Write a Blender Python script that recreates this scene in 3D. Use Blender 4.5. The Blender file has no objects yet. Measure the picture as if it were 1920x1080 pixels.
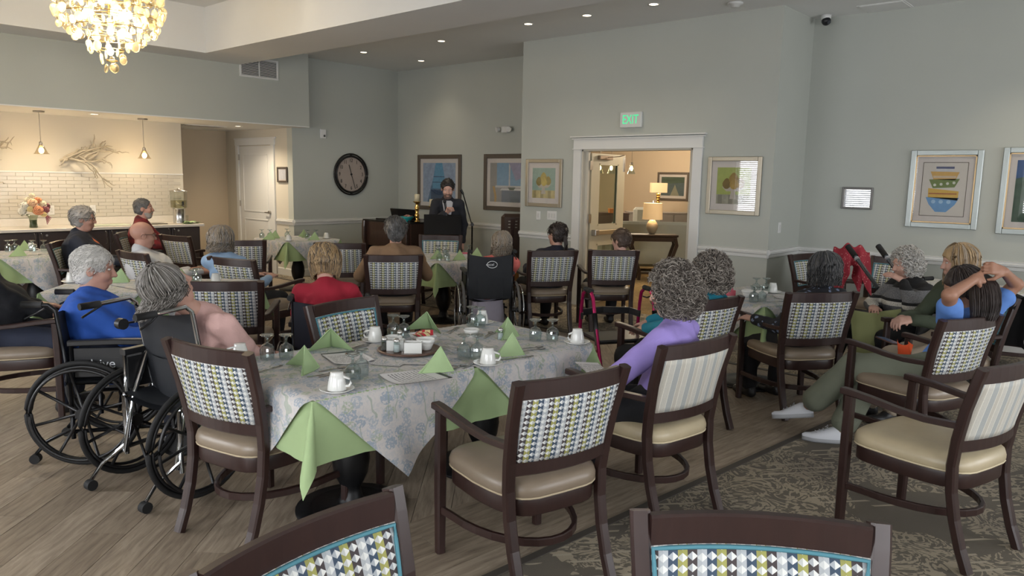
import bpy, bmesh, math, random
import numpy as np
from mathutils import Vector, Matrix
random.seed(7)
S = bpy.context.scene
COL = S.collection
R = math.radians
# ------------------------------------------------------------------ camera
CAM_H = 1.66
yaw, pitch, roll = R(48.3), R(-8.3), R(1.1)
fw = Vector((math.sin(yaw)*math.cos(pitch), math.cos(yaw)*math.cos(pitch), math.sin(pitch)))
rt = Vector((math.cos(yaw), -math.sin(yaw), 0.0))
up = rt.cross(fw)
cr, sr = math.cos(roll), math.sin(roll)
ax = rt*cr + up*sr
ay = up*cr - rt*sr
az = -fw
cd = bpy.data.cameras.new('camera')
cd.sensor_width = 36.0
cd.lens = 1398.0/1920.0*36.0
cd.clip_start = 0.02
cam = bpy.data.objects.new('camera', cd)
cam.matrix_world = Matrix(((ax.x, ay.x, az.x, 0), (ax.y, ay.y, az.y, 0), (ax.z, ay.z, az.z, CAM_H), (0, 0, 0, 1)))
COL.objects.link(cam)
S.camera = cam
# ------------------------------------------------------------------ world, exposure
S.view_settings.view_transform = 'Standard'
S.view_settings.look = 'None'
S.view_settings.exposure = -0.28
S.view_settings.gamma = 1.0
S.view_settings.use_curve_mapping = False
S.cycles.use_denoising = True
S.cycles.use_adaptive_sampling = True
S.cycles.adaptive_threshold = 0.03
S.cycles.light_sampling_threshold = 0.02
S.cycles.max_bounces = 5
S.cycles.diffuse_bounces = 3
S.cycles.glossy_bounces = 3
S.cycles.transparent_max_bounces = 10
S.cycles.sample_clamp_indirect = 6.0
S.cycles.caustics_reflective = False
S.cycles.caustics_refractive = False
W = bpy.data.worlds.new('world')
S.world = W
W.use_nodes = True
wn = W.node_tree.nodes
bg = wn['Background']
sky = wn.new('ShaderNodeTexSky')
sky.sky_type = 'HOSEK_WILKIE'
sky.sun_direction = Vector((0.5, 0.3, 0.8)).normalized()
sky.turbidity = 4
W.node_tree.links.new(sky.outputs[0], bg.inputs[0])
bg.inputs[1].default_value = 1.0
# ------------------------------------------------------------------ daylight through the windows of the wall beside the camera
WIN = [(-1.3, 0.4), (1.0, 2.7), (4.8, 6.5), (6.9, 8.6)]
WIN_Z = (0.75, 2.45)
WX = -2.2
def area(name, loc, rot, sx, sy, power, col):
    l = bpy.data.lights.new(name, 'AREA'); l.shape = 'RECTANGLE'
    l.size, l.size_y, l.energy, l.color = sx, sy, power, col
    o = bpy.data.objects.new(name, l); o.location = loc; o.rotation_euler = rot
    COL.objects.link(o); return o
def point(name, loc, power, col, rad=0.05):
    l = bpy.data.lights.new(name, 'POINT'); l.energy, l.color, l.shadow_soft_size = power, col, rad
    o = bpy.data.objects.new(name, l); o.location = loc; COL.objects.link(o); return o
def spot(name, loc, power, col, ang=100, blend=0.8, rad=0.06, rot=(0, 0, 0)):
    l = bpy.data.lights.new(name, 'SPOT'); l.energy, l.color, l.shadow_soft_size = power, col, rad
    l.spot_size, l.spot_blend = R(ang), blend
    o = bpy.data.objects.new(name, l); o.location = loc; o.rotation_euler = rot; COL.objects.link(o); return o
DAY = (0.95, 0.97, 1.0)
WARM = (1.0, 0.78, 0.5)
for i, (a, b) in enumerate(WIN):
    area('window_and_fill_light', (WX-0.35, (a+b)/2, (WIN_Z[0]+WIN_Z[1])/2+0.1), (0, R(-90), 0), 1.9, b-a+0.2, 240, DAY)
FILL_WIN = [(-1.4, 1.2), (2.2, 4.8), (5.8, 8.2)]          # unseen windows behind the camera, added for frontal fill light
for a, b in FILL_WIN:
    area('window_and_fill_light', ((a+b)/2, -4.4, 1.7), (R(90), 0, 0), b-a+.2, 1.9, 170, DAY)  # fill daylight through the added rear windows
# ------------------------------------------------------------------ helpers
def lin(c):
    if isinstance(c, str):
        c = c.lstrip('#'); c = tuple(int(c[i:i+2], 16) for i in (0, 2, 4))
    return tuple((v/255/12.92 if v/255 <= 0.04045 else ((v/255+0.055)/1.055)**2.4) for v in c) + (1.0,)
class NT:
    def __init__(s, name):
        s.m = bpy.data.materials.new(name); s.m.use_nodes = True
        s.t = s.m.node_tree; s.n = s.t.nodes; s.b = s.n['Principled BSDF']
    def new(s, k, **kw):
        n = s.n.new(k)
        for a, v in kw.items(): setattr(n, a, v)
        return n
    def link(s, a, b): s.t.links.new(a, b)
    def put(s, sock, v):
        if isinstance(v, bpy.types.NodeSocket): s.link(v, sock)
        else: sock.default_value = v
    def math(s, op, a, b=None, c=None, clamp=False):
        n = s.new('ShaderNodeMath', operation=op, use_clamp=clamp)
        s.put(n.inputs[0], a)
        if b is not None: s.put(n.inputs[1], b)
        if c is not None: s.put(n.inputs[2], c)
        return n.outputs[0]
    def coord(s, which='Object', scale=(1, 1, 1), rot=(0, 0, 0), loc=(0, 0, 0)):
        tc = s.new('ShaderNodeTexCoord'); mp = s.new('ShaderNodeMapping')
        s.link(tc.outputs[which], mp.inputs[0])
        mp.inputs['Scale'].default_value = scale; mp.inputs['Rotation'].default_value = rot; mp.inputs['Location'].default_value = loc
        return mp.outputs[0]
    def xyz(s, v):
        n = s.new('ShaderNodeSeparateXYZ'); s.link(v, n.inputs[0]); return n.outputs
    def noise(s, v, scale=5, detail=3, rough=0.5, dist=0.0):
        n = s.new('ShaderNodeTexNoise'); s.link(v, n.inputs['Vector'])
        n.inputs['Scale'].default_value = scale; n.inputs['Detail'].default_value = detail
        n.inputs['Roughness'].default_value = rough; n.inputs['Distortion'].default_value = dist
        return n.outputs[0]
    def ramp(s, f, stops, interp='LINEAR'):
        n = s.new('ShaderNodeValToRGB'); n.color_ramp.interpolation = interp
        e = n.color_ramp.elements
        while len(e) < len(stops): e.new(0.5)
        for el, (p, c) in zip(e, stops): el.position = p; el.color = lin(c) if not isinstance(c, float) else (c, c, c, 1)
        s.link(f, n.inputs[0]); return n.outputs[0]
    def mix(s, f, a, b, mode='MIX'):
        n = s.new('ShaderNodeMix', data_type='RGBA', blend_type=mode)
        s.put(n.inputs[0], f)
        s.put(n.inputs[6], a if isinstance(a, bpy.types.NodeSocket) else lin(a))
        s.put(n.inputs[7], b if isinstance(b, bpy.types.NodeSocket) else lin(b))
        return n.outputs[2]
    def bump(s, h, strength=0.3, dist=0.01):
        n = s.new('ShaderNodeBump'); n.inputs['Strength'].default_value = strength; n.inputs['Distance'].default_value = dist
        s.link(h, n.inputs['Height']); s.link(n.outputs[0], s.b.inputs['Normal'])
    def base(s, c): s.put(s.b.inputs['Base Color'], c if isinstance(c, bpy.types.NodeSocket) else lin(c))
    def set(s, **kw):
        for k, v in kw.items(): s.put(s.b.inputs[k.replace('_', ' ')], v)
        return s
MATS = {}
def mat(name, col, rough=0.6, metal=0.0, var=0.0, vscale=8.0, bump=0.0, bscale=60.0, stretch=(1, 1, 1), **kw):
    if name in MATS: return MATS[name]
    t = NT(name); v = None
    if var or bump: v = t.coord('Object', stretch)
    if var:
        c = lin(col)
        n = t.noise(v, vscale, 4)
        lo = tuple(max(0, x*(1-var)) for x in c[:3])+(1,); hi = tuple(min(1, x*(1+var)) for x in c[:3])+(1,)
        mx = t.new('ShaderNodeMix', data_type='RGBA'); t.link(n, mx.inputs[0]); mx.inputs[6].default_value = lo; mx.inputs[7].default_value = hi
        t.link(mx.outputs[2], t.b.inputs['Base Color'])
    else: t.base(col)
    t.set(Roughness=rough, Metallic=metal)
    if bump: t.bump(t.noise(v, bscale, 3), bump, 0.004)
    for k, vv in kw.items(): t.put(t.b.inputs[k.replace('_', ' ')], vv)
    MATS[name] = t.m; return t.m
def emis(name, col, strength):
    if name in MATS: return MATS[name]
    t = NT(name); t.base(col); t.set(Roughness=0.5); t.put(t.b.inputs['Emission Color'], lin(col)); t.put(t.b.inputs['Emission Strength'], strength)
    MATS[name] = t.m; return t.m
class MB:
    """collects shapes, builds one mesh object"""
    def __init__(s): s.v, s.f, s.sm, s.mi = [], [], [], []; s.cur = 0
    def add(s, vs, fs, smooth=False):
        o = len(s.v); s.v += [tuple(p) for p in vs]; s.f += [tuple(i+o for i in f) for f in fs]
        s.sm += [smooth]*len(fs); s.mi += [s.cur]*len(fs); return s
    def box(s, c, d, rot=None, bev=0.0):
        x, y, z = d[0]/2, d[1]/2, d[2]/2
        if bev <= 0:
            vs = [(sx*x, sy*y, sz*z) for sz in (-1, 1) for sy in (-1, 1) for sx in (-1, 1)]
            fs = [(0, 2, 3, 1), (4, 5, 7, 6), (0, 1, 5, 4), (2, 6, 7, 3), (0, 4, 6, 2), (1, 3, 7, 5)]
        else:
            b = min(bev, x*.95, y*.95, z*.95); vs = []; idx = {}
            for sx in (-1, 1):
                for sy in (-1, 1):
                    for sz in (-1, 1):
                        idx[(sx, sy, sz, 0)] = len(vs); vs.append((sx*x, sy*(y-b), sz*(z-b)))
                        idx[(sx, sy, sz, 1)] = len(vs); vs.append((sx*(x-b), sy*y, sz*(z-b)))
                        idx[(sx, sy, sz, 2)] = len(vs); vs.append((sx*(x-b), sy*(y-b), sz*z))
            fs = []
            for sg in (-1, 1):
                q = [idx[(sg, a, b2, 0)] for a, b2 in ((-1, -1), (1, -1), (1, 1), (-1, 1))]; fs.append(q if sg > 0 else q[::-1])
                q = [idx[(a, sg, b2, 1)] for a, b2 in ((-1, -1), (1, -1), (1, 1), (-1, 1))]; fs.append(q[::-1] if sg > 0 else q)
                q = [idx[(a, b2, sg, 2)] for a, b2 in ((-1, -1), (1, -1), (1, 1), (-1, 1))]; fs.append(q if sg > 0 else q[::-1])
            for a in (-1, 1):
                for b2 in (-1, 1):
                    q = [idx[(a, b2, -1, 0)], idx[(a, b2, -1, 1)], idx[(a, b2, 1, 1)], idx[(a, b2, 1, 0)]]; fs.append(q[::-1] if a*b2 < 0 else q)
                    q = [idx[(a, -1, b2, 0)], idx[(a, -1, b2, 2)], idx[(a, 1, b2, 2)], idx[(a, 1, b2, 0)]]; fs.append(q if a*b2 < 0 else q[::-1])
                    q = [idx[(-1, a, b2, 1)], idx[(-1, a, b2, 2)], idx[(1, a, b2, 2)], idx[(1, a, b2, 1)]]; fs.append(q[::-1] if a*b2 < 0 else q)
                    for c2 in (-1, 1):
                        q = [idx[(a, b2, c2, k)] for k in range(3)]; fs.append(q if a*b2*c2 > 0 else q[::-1])
        if rot is not None:
            M = rot if isinstance(rot, Matrix) else Matrix.Rotation(rot, 3, 'Z')
            vs = [tuple(M @ Vector(p)) for p in vs]
        return s.add([(p[0]+c[0], p[1]+c[1], p[2]+c[2]) for p in vs], fs)
    def bb(s, x0, x1, y0, y1, z0, z1, bev=0.0):
        return s.box(((x0+x1)/2, (y0+y1)/2, (z0+z1)/2), (abs(x1-x0), abs(y1-y0), abs(z1-z0)), None, bev)
    def sweep(s, pts, prof, smooth=True, closed=False, upv=(0, 0, 1), caps=True, scales=None):
        """sweep a closed 2D profile [(side, up)] along pts"""
        P = [Vector(p) for p in pts]; n = len(P); m = len(prof); vs = []
        U = Vector(upv)
        for i in range(n):
            if closed: t = P[(i+1) % n]-P[i-1]
            else: t = P[min(i+1, n-1)]-P[max(i-1, 0)]
            t.normalize()
            sd = t.cross(U)
            if sd.length < 1e-4: sd = t.cross(Vector((1, 0, 0)))
            sd.normalize(); u2 = sd.cross(t)
            k = scales[i] if scales else 1.0
            for a, b in prof: vs.append(P[i]+sd*a*k+u2*b*k)
        fs = []
        for i in range(n if closed else n-1):
            j = (i+1) % n
            for k in range(m):
                l = (k+1) % m; fs.append((i*m+k, j*m+k, j*m+l, i*m+l)[::-1])
        s.add(vs, fs, smooth)
        if not closed and caps:
            o = len(s.v)-n*m
            s.f += [tuple(o+k for k in range(m))[::-1], tuple(o+(n-1)*m+k for k in range(m))]; s.sm += [False]*2; s.mi += [s.cur]*2
            s.f[-2] = s.f[-2][::-1]; s.f[-1] = s.f[-1][::-1]
        return s
    def tube(s, pts, r, n=8, closed=False, caps=True, scales=None):
        prof = [(r*math.cos(2*math.pi*k/n), r*math.sin(2*math.pi*k/n)) for k in range(n)]
        return s.sweep(pts, prof, True, closed, (0.013, 0.021, 1), caps, scales)
    def bar(s, pts, w, h, upv=(0, 0, 1), scales=None, closed=False):
        b = min(w, h)*.18
        prof = [(-w/2+b, -h/2), (w/2-b, -h/2), (w/2, -h/2+b), (w/2, h/2-b), (w/2-b, h/2), (-w/2+b, h/2), (-w/2, h/2-b), (-w/2, -h/2+b)]
        return s.sweep(pts, prof, False, closed, upv, True, scales)
    def lathe(s, prof, c=(0, 0, 0), n=24, smooth=True, M=None):
        vs, fs = [], []; m = len(prof)
        for i in range(n):
            a = 2*math.pi*i/n; ca, sa = math.cos(a), math.sin(a)
            for r, z in prof:
                p = Vector((r*ca, r*sa, z))
                if M is not None: p = M @ p
                vs.append((p.x+c[0], p.y+c[1], p.z+c[2]))
        for i in range(n):
            j = (i+1) % n
            for k in range(m-1):
                a, b, c2, d = i*m+k, j*m+k, j*m+k+1, i*m+k+1
                if prof[k][0] < 1e-6: fs.append((a, c2, d))
                elif prof[k+1][0] < 1e-6: fs.append((a, b, c2))
                else: fs.append((a, b, c2, d))
        return s.add(vs, fs, smooth)
    def cyl(s, a, b, r, n=16, r2=None):
        a, b = Vector(a), Vector(b); d = b-a; L = d.length
        M = d.to_track_quat('Z', 'Y').to_matrix(); r2 = r if r2 is None else r2
        return s.lathe([(0, 0), (r, 0)], a, n, False, M).lathe([(r, 0), (r2, L)], a, n, True, M).lathe([(r2, L), (0, L)], a, n, False, M)
    def sphere(s, c, r, n=12, M=None, sc=(1, 1, 1)):
        prof = [(math.sin(math.pi*i/(n//2+2)), -math.cos(math.pi*i/(n//2+2))) for i in range(n//2+3)]
        prof[0] = (0, -1); prof[-1] = (0, 1)
        D = Matrix.Diagonal((r*sc[0], r*sc[1], r*sc[2]))
        return s.lathe(prof, c, n, True, (M @ D) if M is not None else D)
    def prism(s, poly, z0, z1, M=None, c=(0, 0, 0)):
        """extrude a 2D polygon (counter-clockwise) along z"""
        n = len(poly); vs = [Vector((x, y, z)) for z in (z0, z1) for x, y in poly]
        if M is not None: vs = [M @ v for v in vs]
        vs = [(v.x+c[0], v.y+c[1], v.z+c[2]) for v in vs]
        fs = [tuple(range(n))[::-1], tuple(range(n, 2*n))]+[(k, (k+1) % n, n+(k+1) % n, n+k) for k in range(n)]
        return s.add(vs, fs)
    def grid(s, fn, nu, nv, smooth=True):
        vs = [fn(i/nu, j/nv) for j in range(nv+1) for i in range(nu+1)]
        fs = [(j*(nu+1)+i, j*(nu+1)+i+1, (j+1)*(nu+1)+i+1, (j+1)*(nu+1)+i) for j in range(nv) for i in range(nu)]
        return s.add(vs, fs, smooth)
    def mesh(s, name, mats):
        me = bpy.data.meshes.new(name); me.from_pydata(s.v, [], s.f)
        me.polygons.foreach_set('use_smooth', s.sm)
        for m in (mats if isinstance(mats, (list, tuple)) else [mats]): me.materials.append(m)
        if any(s.mi): me.polygons.foreach_set('material_index', s.mi)
        me.update(); return me
    def build(s, name, mats, parent=None, loc=None, rot=None):
        return obj(name, s.mesh(name, mats), parent, loc, rot)
def obj(name, me, parent=None, loc=None, rot=None):
    o = bpy.data.objects.new(name, me); COL.objects.link(o)
    if parent is not None: o.parent = parent
    if loc is not None: o.location = loc
    if rot is not None: o.rotation_euler = (0, 0, rot) if not isinstance(rot, (tuple, list, Vector)) else rot
    return o
def tag(o, label=None, cat=None, group=None, kind=None):
    if label: o['label'] = label
    if cat: o['category'] = cat
    if group: o['group'] = group
    if kind: o['kind'] = kind
    return o
def thing(name, label, cat, loc=(0, 0, 0), rot=0, group=None):
    o = bpy.data.objects.new(name, None); o.empty_display_size = 0.05; COL.objects.link(o)
    o.location = loc; o.rotation_euler = (0, 0, rot) if not isinstance(rot, (tuple, list)) else rot
    return tag(o, label, cat, group)
def struct(o): o['kind'] = 'structure'; return o
def dup(root, loc, rot=None, label=None, group=None):
    r = root.copy(); COL.objects.link(r); r.location = loc
    if rot is not None: r.rotation_euler = (0, 0, rot) if not isinstance(rot, (tuple, list)) else rot
    if label: r['label'] = label
    if group: r['group'] = group
    for ch in list(root.children):
        c = ch.copy(); COL.objects.link(c); c.parent = r
        for g in list(ch.children):
            d = g.copy(); COL.objects.link(d); d.parent = c
    return r
def text(name, body, size, m, parent=None, loc=(0, 0, 0), rot=(0, 0, 0), ext=0.001, sx=1.0):
    cu = bpy.data.curves.new(name, 'FONT'); cu.body = body; cu.size = size; cu.extrude = ext
    cu.align_x = 'CENTER'; cu.align_y = 'CENTER'; cu.materials.append(m); cu.resolution_u = 3
    tmp = bpy.data.objects.new('tmp', cu); COL.objects.link(tmp)
    me = bpy.data.meshes.new_from_object(tmp); me.name = name
    bpy.data.objects.remove(tmp); bpy.data.curves.remove(cu)
    if not me.materials: me.materials.append(m)
    o = bpy.data.objects.new(name, me); COL.objects.link(o); o.location = loc; o.rotation_euler = rot; o.scale = (sx, 1, 1)
    if parent is not None: o.parent = parent
    return o
# ------------------------------------------------------------------ materials of the setting
def wall_mat(name, col):
    t = NT(name); v = t.coord('Object')
    n = t.noise(v, 1.3, 3); c = lin(col)
    t.base(t.mix(n, tuple(int(x*.965) for x in col), col)); t.set(Roughness=0.72)
    t.bump(t.noise(v, 160, 2), 0.08, 0.002); return t.m
M_WALL = wall_mat('sage_paint', (182, 185, 178))
M_CREAM = wall_mat('cream_paint', (205, 198, 184))
M_BEIGE = wall_mat('beige_paint', (198, 182, 158))
M_CEIL = wall_mat('ceiling_paint', (230, 230, 228))
M_WHITE = mat('white_trim', (216, 216, 214), 0.4)
def wood_mat():
    t = NT('grey_oak_vinyl'); v = t.coord('Object', (1, 1, 1))
    oi = t.new('ShaderNodeObjectInfo')
    add = t.new('ShaderNodeVectorMath', operation='ADD'); t.link(v, add.inputs[0])
    cmb = t.new('ShaderNodeCombineXYZ'); r10 = t.math('MULTIPLY', oi.outputs['Random'], 37.0)
    t.link(r10, cmb.inputs[0]); t.link(r10, cmb.inputs[1]); t.link(cmb.outputs[0], add.inputs[1])
    mp = t.new('ShaderNodeMapping'); t.link(add.outputs[0], mp.inputs[0]); mp.inputs['Scale'].default_value = (1.6, 14, 8)
    g = t.noise(mp.outputs[0], 3.0, 6, 0.62, 0.6)
    mp2 = t.new('ShaderNodeMapping'); t.link(add.outputs[0], mp2.inputs[0]); mp2.inputs['Scale'].default_value = (3, 60, 20)
    f = t.noise(mp2.outputs[0], 3.0, 3, 0.7)
    c1 = t.ramp(g, [(0.25, (120, 108, 97)), (0.45, (160, 147, 132)), (0.62, (184, 171, 154)), (0.8, (204, 192, 175))])
    c2 = t.mix(t.math('MULTIPLY', f, 0.45), c1, (108, 96, 85))
    tone = t.ramp(oi.outputs['Random'], [(0.0, (214, 208, 200)), (0.5, (230, 225, 218)), (1.0, (250, 246, 240))])
    t.base(t.mix(1.0, c2, tone, 'MULTIPLY')); t.set(Roughness=0.48)
    t.bump(f, 0.12, 0.002); return t.m
M_PLANK = wood_mat()
def carpet_mat(name, dark, light, line):
    t = NT(name); v = t.coord('Object', (1, 1, 1))
    w = t.noise(v, 4.2, 3, 0.55, 2.6)
    band = t.math('SINE', t.math('MULTIPLY', w, 40.0))
    patch = t.noise(v, 1.7, 2, 0.5, 0.8)
    m1 = t.math('GREATER_THAN', band, 0.05)
    m2 = t.math('GREATER_THAN', patch, 0.43)
    scroll = t.math('MULTIPLY', m1, m2)
    x = t.xyz(t.coord('Object', (1, 1, 1), (0, 0, R(40))))
    lines = t.math('GREATER_THAN', t.math('SINE', t.math('MULTIPLY', x[1], 95.0)), 0.72)
    lm = t.math('LESS_THAN', t.math('ABSOLUTE', t.math('SUBTRACT', t.noise(t.coord('Object', (1.1, 1.1, 1), loc=(4, 2, 0)), 1.9, 1), 0.55)), 0.035)
    fine = t.noise(v, 320, 2)
    c = t.mix(scroll, dark, light)
    c = t.mix(t.math('MULTIPLY', lines, lm), c, line)
    blot = t.ramp(t.noise(v, 0.9, 2), [(0.35, (188, 184, 180)), (0.65, (255, 250, 240))])
    c = t.mix(1.0, c, blot, 'MULTIPLY')
    t.base(t.mix(t.math('MULTIPLY', fine, 0.42), c, (66, 61, 55))); t.set(Roughness=0.97)
    t.bump(fine, 0.6, 0.006); return t.m
M_CARPET = carpet_mat('scroll_carpet', (118, 112, 103), (184, 174, 156), (194, 185, 168))
M_CARPET2 = carpet_mat('lobby_carpet', (150, 126, 84), (176, 152, 104), (186, 164, 120))
M_STRIP = mat('transition_strip', (72, 66, 60), 0.6)
CZ, TZ, BZ, SZ = 3.53, 3.81, 3.233, 2.42
DX, AX, RX = 8.0, 8.88, 8.87          # door wall, alcove wall, wall at the far right
DY0, DY1 = 3.36, 7.0                  # ends of the projecting door wall
OY0, OY1, OZ = 4.33, 5.94, 2.06       # double door opening
CY, WWX, PY, KY = 10.75, 6.70, 12.9, 11.6
# ------------------------------------------------------------------ floor
def clip_poly(P, Q):
    """clip convex polygon P by convex ccw polygon Q"""
    for i in range(len(Q)):
        a, b = Q[i], Q[(i+1) % len(Q)]; out = []
        def side(p): return (b[0]-a[0])*(p[1]-a[1])-(b[1]-a[1])*(p[0]-a[0])
        for k in range(len(P)):
            p, q = P[k], P[(k+1) % len(P)]; sp, sq = side(p), side(q)
            if sp >= 0: out.append(p)
            if (sp > 0 > sq) or (sp < 0 < sq):
                t = sp/(sp-sq); out.append((p[0]+(q[0]-p[0])*t, p[1]+(q[1]-p[1])*t))
        P = out
        if len(P) < 3: return []
    return P
def edge_y(x): return 2.23-0.1*x
XB = 6.42
sub = struct(MB().bb(WX, 15.7, -4.2, 13.1, -0.10, -0.012).build('floor', mat('subfloor', (60, 55, 50), 0.9)))
EA = math.atan(-0.1)
zone_border = [(WX, edge_y(WX)), (XB, edge_y(XB)), (XB, edge_y(XB)+.62), (WX, edge_y(WX)+.62)]
zone_field = [(WX, edge_y(WX)+.62), (XB, edge_y(XB)+.62), (XB, 13.0), (WX, 13.0)]
def planks(zone, ang, w, L, cx, cy, rng):
    res = []; ca, sa = math.cos(ang), math.sin(ang)
    for j in range(-60, 60):
        off = ((j*0.377) % 1.0)*L
        for i in range(-14, 14):
            u0 = i*L+off; v0 = j*w; g = 0.0012
            P = [(u0+g, v0+g), (u0+L-g, v0+g), (u0+L-g, v0+w-g), (u0+g, v0+w-g)]
            Wp = [(cx+x*ca-y*sa, cy+x*sa+y*ca) for x, y in P]
            C = clip_poly(Wp, zone)
            if len(C) >= 3: res.append((C, (cx+(u0+L/2)*ca-(v0+w/2)*sa, cy+(u0+L/2)*sa+(v0+w/2)*ca), ang))
    return res
def seen(p, z=0.0, m=0.0):
    q = Vector((p[0], p[1], z))-Vector((0, 0, CAM_H)); d = q.dot(-az)
    if d < 0.3: return None
    x = 960+1398*q.dot(ax)/d; y = 540-1398*q.dot(ay)/d
    return (x, y, d) if -m <= x <= 1920+m and -m <= y <= 1080+m else None
allp = planks(zone_border, EA, 0.155, 1.22, 0, edge_y(0), None)+planks(zone_field, R(42), 0.185, 1.22, 1.0, 4.0, None)
vis = sorted([(seen(p[1], 0, 260)[2] if seen(p[1], 0, 260) else 99, k) for k, p in enumerate(allp)])
near = {k for d, k in vis[:290] if d < 90}
far_mb = MB()
for k, (C, c, a) in enumerate(allp):
    zt = 0.0 + random.uniform(-.0004, .0004)
    if k in near:
        ca, sa = math.cos(-a), math.sin(-a)
        Lc = [((x-c[0])*ca-(y-c[1])*sa, (x-c[0])*sa+(y-c[1])*ca) for x, y in C]
        MB().prism(Lc, -0.011, zt).build('plank', M_PLANK, sub, (c[0], c[1], 0), a)
    else: far_mb.prism(C, -0.011, zt)
o = far_mb.build('plank_field', M_PLANK, sub); o['kind'] = 'stuff'
# carpet: near the camera, along the door side, and into the lobby
cp = MB()
cp.prism([(WX, -4.1), (9.0, -4.1), (9.0, edge_y(XB)), (XB, edge_y(XB)), (WX, edge_y(WX))], -0.011, 0.003)
cp.prism([(XB, edge_y(XB)), (9.0, edge_y(XB)), (9.0, 10.75), (6.7, 10.75), (6.7, 13.0), (XB, 13.0)], -0.011, 0.003)
struct(tag(cp.build('carpet', M_CARPET), 'taupe and beige scroll patterned carpet', None))
lc = MB(); lc.bb(8.07, 15.6, 3.49, DY1-.12, -0.011, 0.004); lc.bb(AX+.15, 15.6, DY1-.12, 11.6, -0.011, 0.004); struct(lc.build('floor_lobby', M_CARPET2))
st = MB(); st.bar([(WX, edge_y(WX)-.012, 0.003), (XB, edge_y(XB)-.012, 0.003)], 0.045, 0.008)
st.bar([(XB+.01, edge_y(XB), 0.003), (XB+.01, 13.0, 0.003)], 0.045, 0.008)
struct(st.build('trim_floor_strip', M_STRIP))
# ------------------------------------------------------------------ walls and ceiling
w = MB()
prev = -4.2
for a, b in WIN+[(13.1, 13.1)]:
    w.bb(WX-.16, WX, prev, a, 0, TZ)
    if b > a: w.bb(WX-.16, WX, a, b, 0, WIN_Z[0]); w.bb(WX-.16, WX, a, b, WIN_Z[1], TZ)
    prev = b
struct(w.build('wall_left', M_WALL))
w = MB(); prev = WX-.16
for a, b in FILL_WIN+[(9.1, 9.1)]:
    w.bb(prev, a, -4.2, -4.05, 0, TZ)
    if b > a: w.bb(a, b, -4.2, -4.05, 0, WIN_Z[0]); w.bb(a, b, -4.2, -4.05, WIN_Z[1], TZ)
    prev = b
struct(w.build('wall_rear', M_WALL))
struct(MB().bb(RX, RX+.15, -4.2, DY0, 0, CZ).build('wall_right', M_WALL))
struct(MB().bb(DX+.15, RX+.15, DY0, DY0+.12, 0, CZ).build('wall_return', M_WALL))
w = MB(); w.bb(DX, DX+.15, DY0, OY0, 0, CZ); w.bb(DX, DX+.15, OY1, DY1, 0, CZ); w.bb(DX, DX+.15, OY0, OY1, OZ, CZ)
struct(w.build('wall_front', M_WALL))
struct(MB().bb(DX+.15, AX+.15, DY1-.12, DY1, 0, CZ).build('wall_front_return', M_WALL))
struct(MB().bb(AX, AX+.15, DY1, CY+.15, 0, CZ).build('wall_alcove', M_WALL))
struct(MB().bb(WWX, AX, CY, CY+.15, 0, CZ).build('wall_back', M_WALL))
w = MB(); w.bb(WWX, WWX+.12, CY+.15, PY, 0, SZ); struct(w.build('wall_pantry', M_CREAM))
struct(MB().bb(5.28, WWX+.12, PY, PY+.12, 0, SZ).build('wall_pantry_back', M_BEIGE))
w = MB(); w.bb(WX, 5.30, KY, KY+.12, 0, SZ); w.bb(5.18, 5.30, KY+.12, PY, 0, SZ); struct(w.build('wall_kitchen', M_CREAM))
struct(MB().bb(WX, 6.83, 10.45, 10.57, SZ, CZ).build('wall_soffit', M_WALL))
struct(MB().bb(WX, 6.83, 10.45, PY+.12, SZ-.012, SZ).build('ceiling_kitchen', M_CEIL))
struct(MB().bb(6.815, 6.83, 10.57, 10.75, SZ, CZ).build('wall_soffit_end', M_WALL))
w = MB(); w.bb(5.68, 9.1, -4.2, 10.9, CZ, CZ+.1); struct(w.build('ceiling', M_CEIL))
w = MB(); w.bb(4.87, 5.68, -4.2, 10.45, BZ, CZ+.1); w.bb(WX, 4.87, 9.83, 10.45, BZ, CZ+.4); w.bb(4.87, 5.0, -4.2, 9.83, CZ+.1, TZ+.05)
struct(w.build('ceiling_beam', M_CEIL))
struct(MB().bb(WX-.16, 4.9, -4.2, 9.9, TZ, TZ+.1).build('ceiling_tray', M_CEIL))
# lobby shell
struct(MB().bb(15.5, 15.65, 3.4, 11.6, 0, 2.7).build('wall_lobby_back', M_BEIGE))
w = MB(); w.bb(DX+.15, 15.6, 3.49, 3.58, 0, 2.7); w.bb(AX+.15, 15.6, 11.5, 11.62, 0, 2.7); w.bb(AX+.152, AX+.17, DY1-.12, 11.6, 0, 2.7)
struct(w.build('wall_lobby_side', M_BEIGE))
w = MB(); w.bb(DX+.151, 15.6, 3.49, DY1-.12, 2.7, 2.8); w.bb(AX+.152, 15.6, DY1-.12, 11.6, 2.7, 2.8); struct(w.build('ceiling_lobby', M_CEIL))
# ------------------------------------------------------------------ chair rails and baseboards
def rail_prof(sign=1):
    return [(0, -.055), (.012, -.05), (.014, -.018), (.03, -.008), (.034, .012), (.022, .02), (.026, .034), (0, .038)]
def rail(name, pts, z=0.9):
    m = MB(); m.sweep([(p[0], p[1], z) for p in pts], [(a, b) for a, b in rail_prof()], False); struct(m.build(name, M_WHITE))
def basebd(name, pts):
    m = MB(); m.sweep([(p[0], p[1], 0) for p in pts], [(0, 0.003), (.016, 0.003), (.016, .11), (.008, .125), (0, .125)], False); struct(m.build(name, M_WHITE))
runs = {'right': [(RX, -4.0), (RX, DY0)], 'return': [(RX, DY0), (DX, DY0)], 'door_side': [(DX, DY0), (DX, OY0-.13)],
        'door_far_side': [(DX, OY1+.13), (DX, DY1)], 'door_return': [(DX, DY1), (AX, DY1)], 'alcove': [(AX, DY1), (AX, CY)],
        'back': [(AX, CY), (WWX, CY)], 'pantry': [(WWX, CY), (WWX, 11.25)]}
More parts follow.
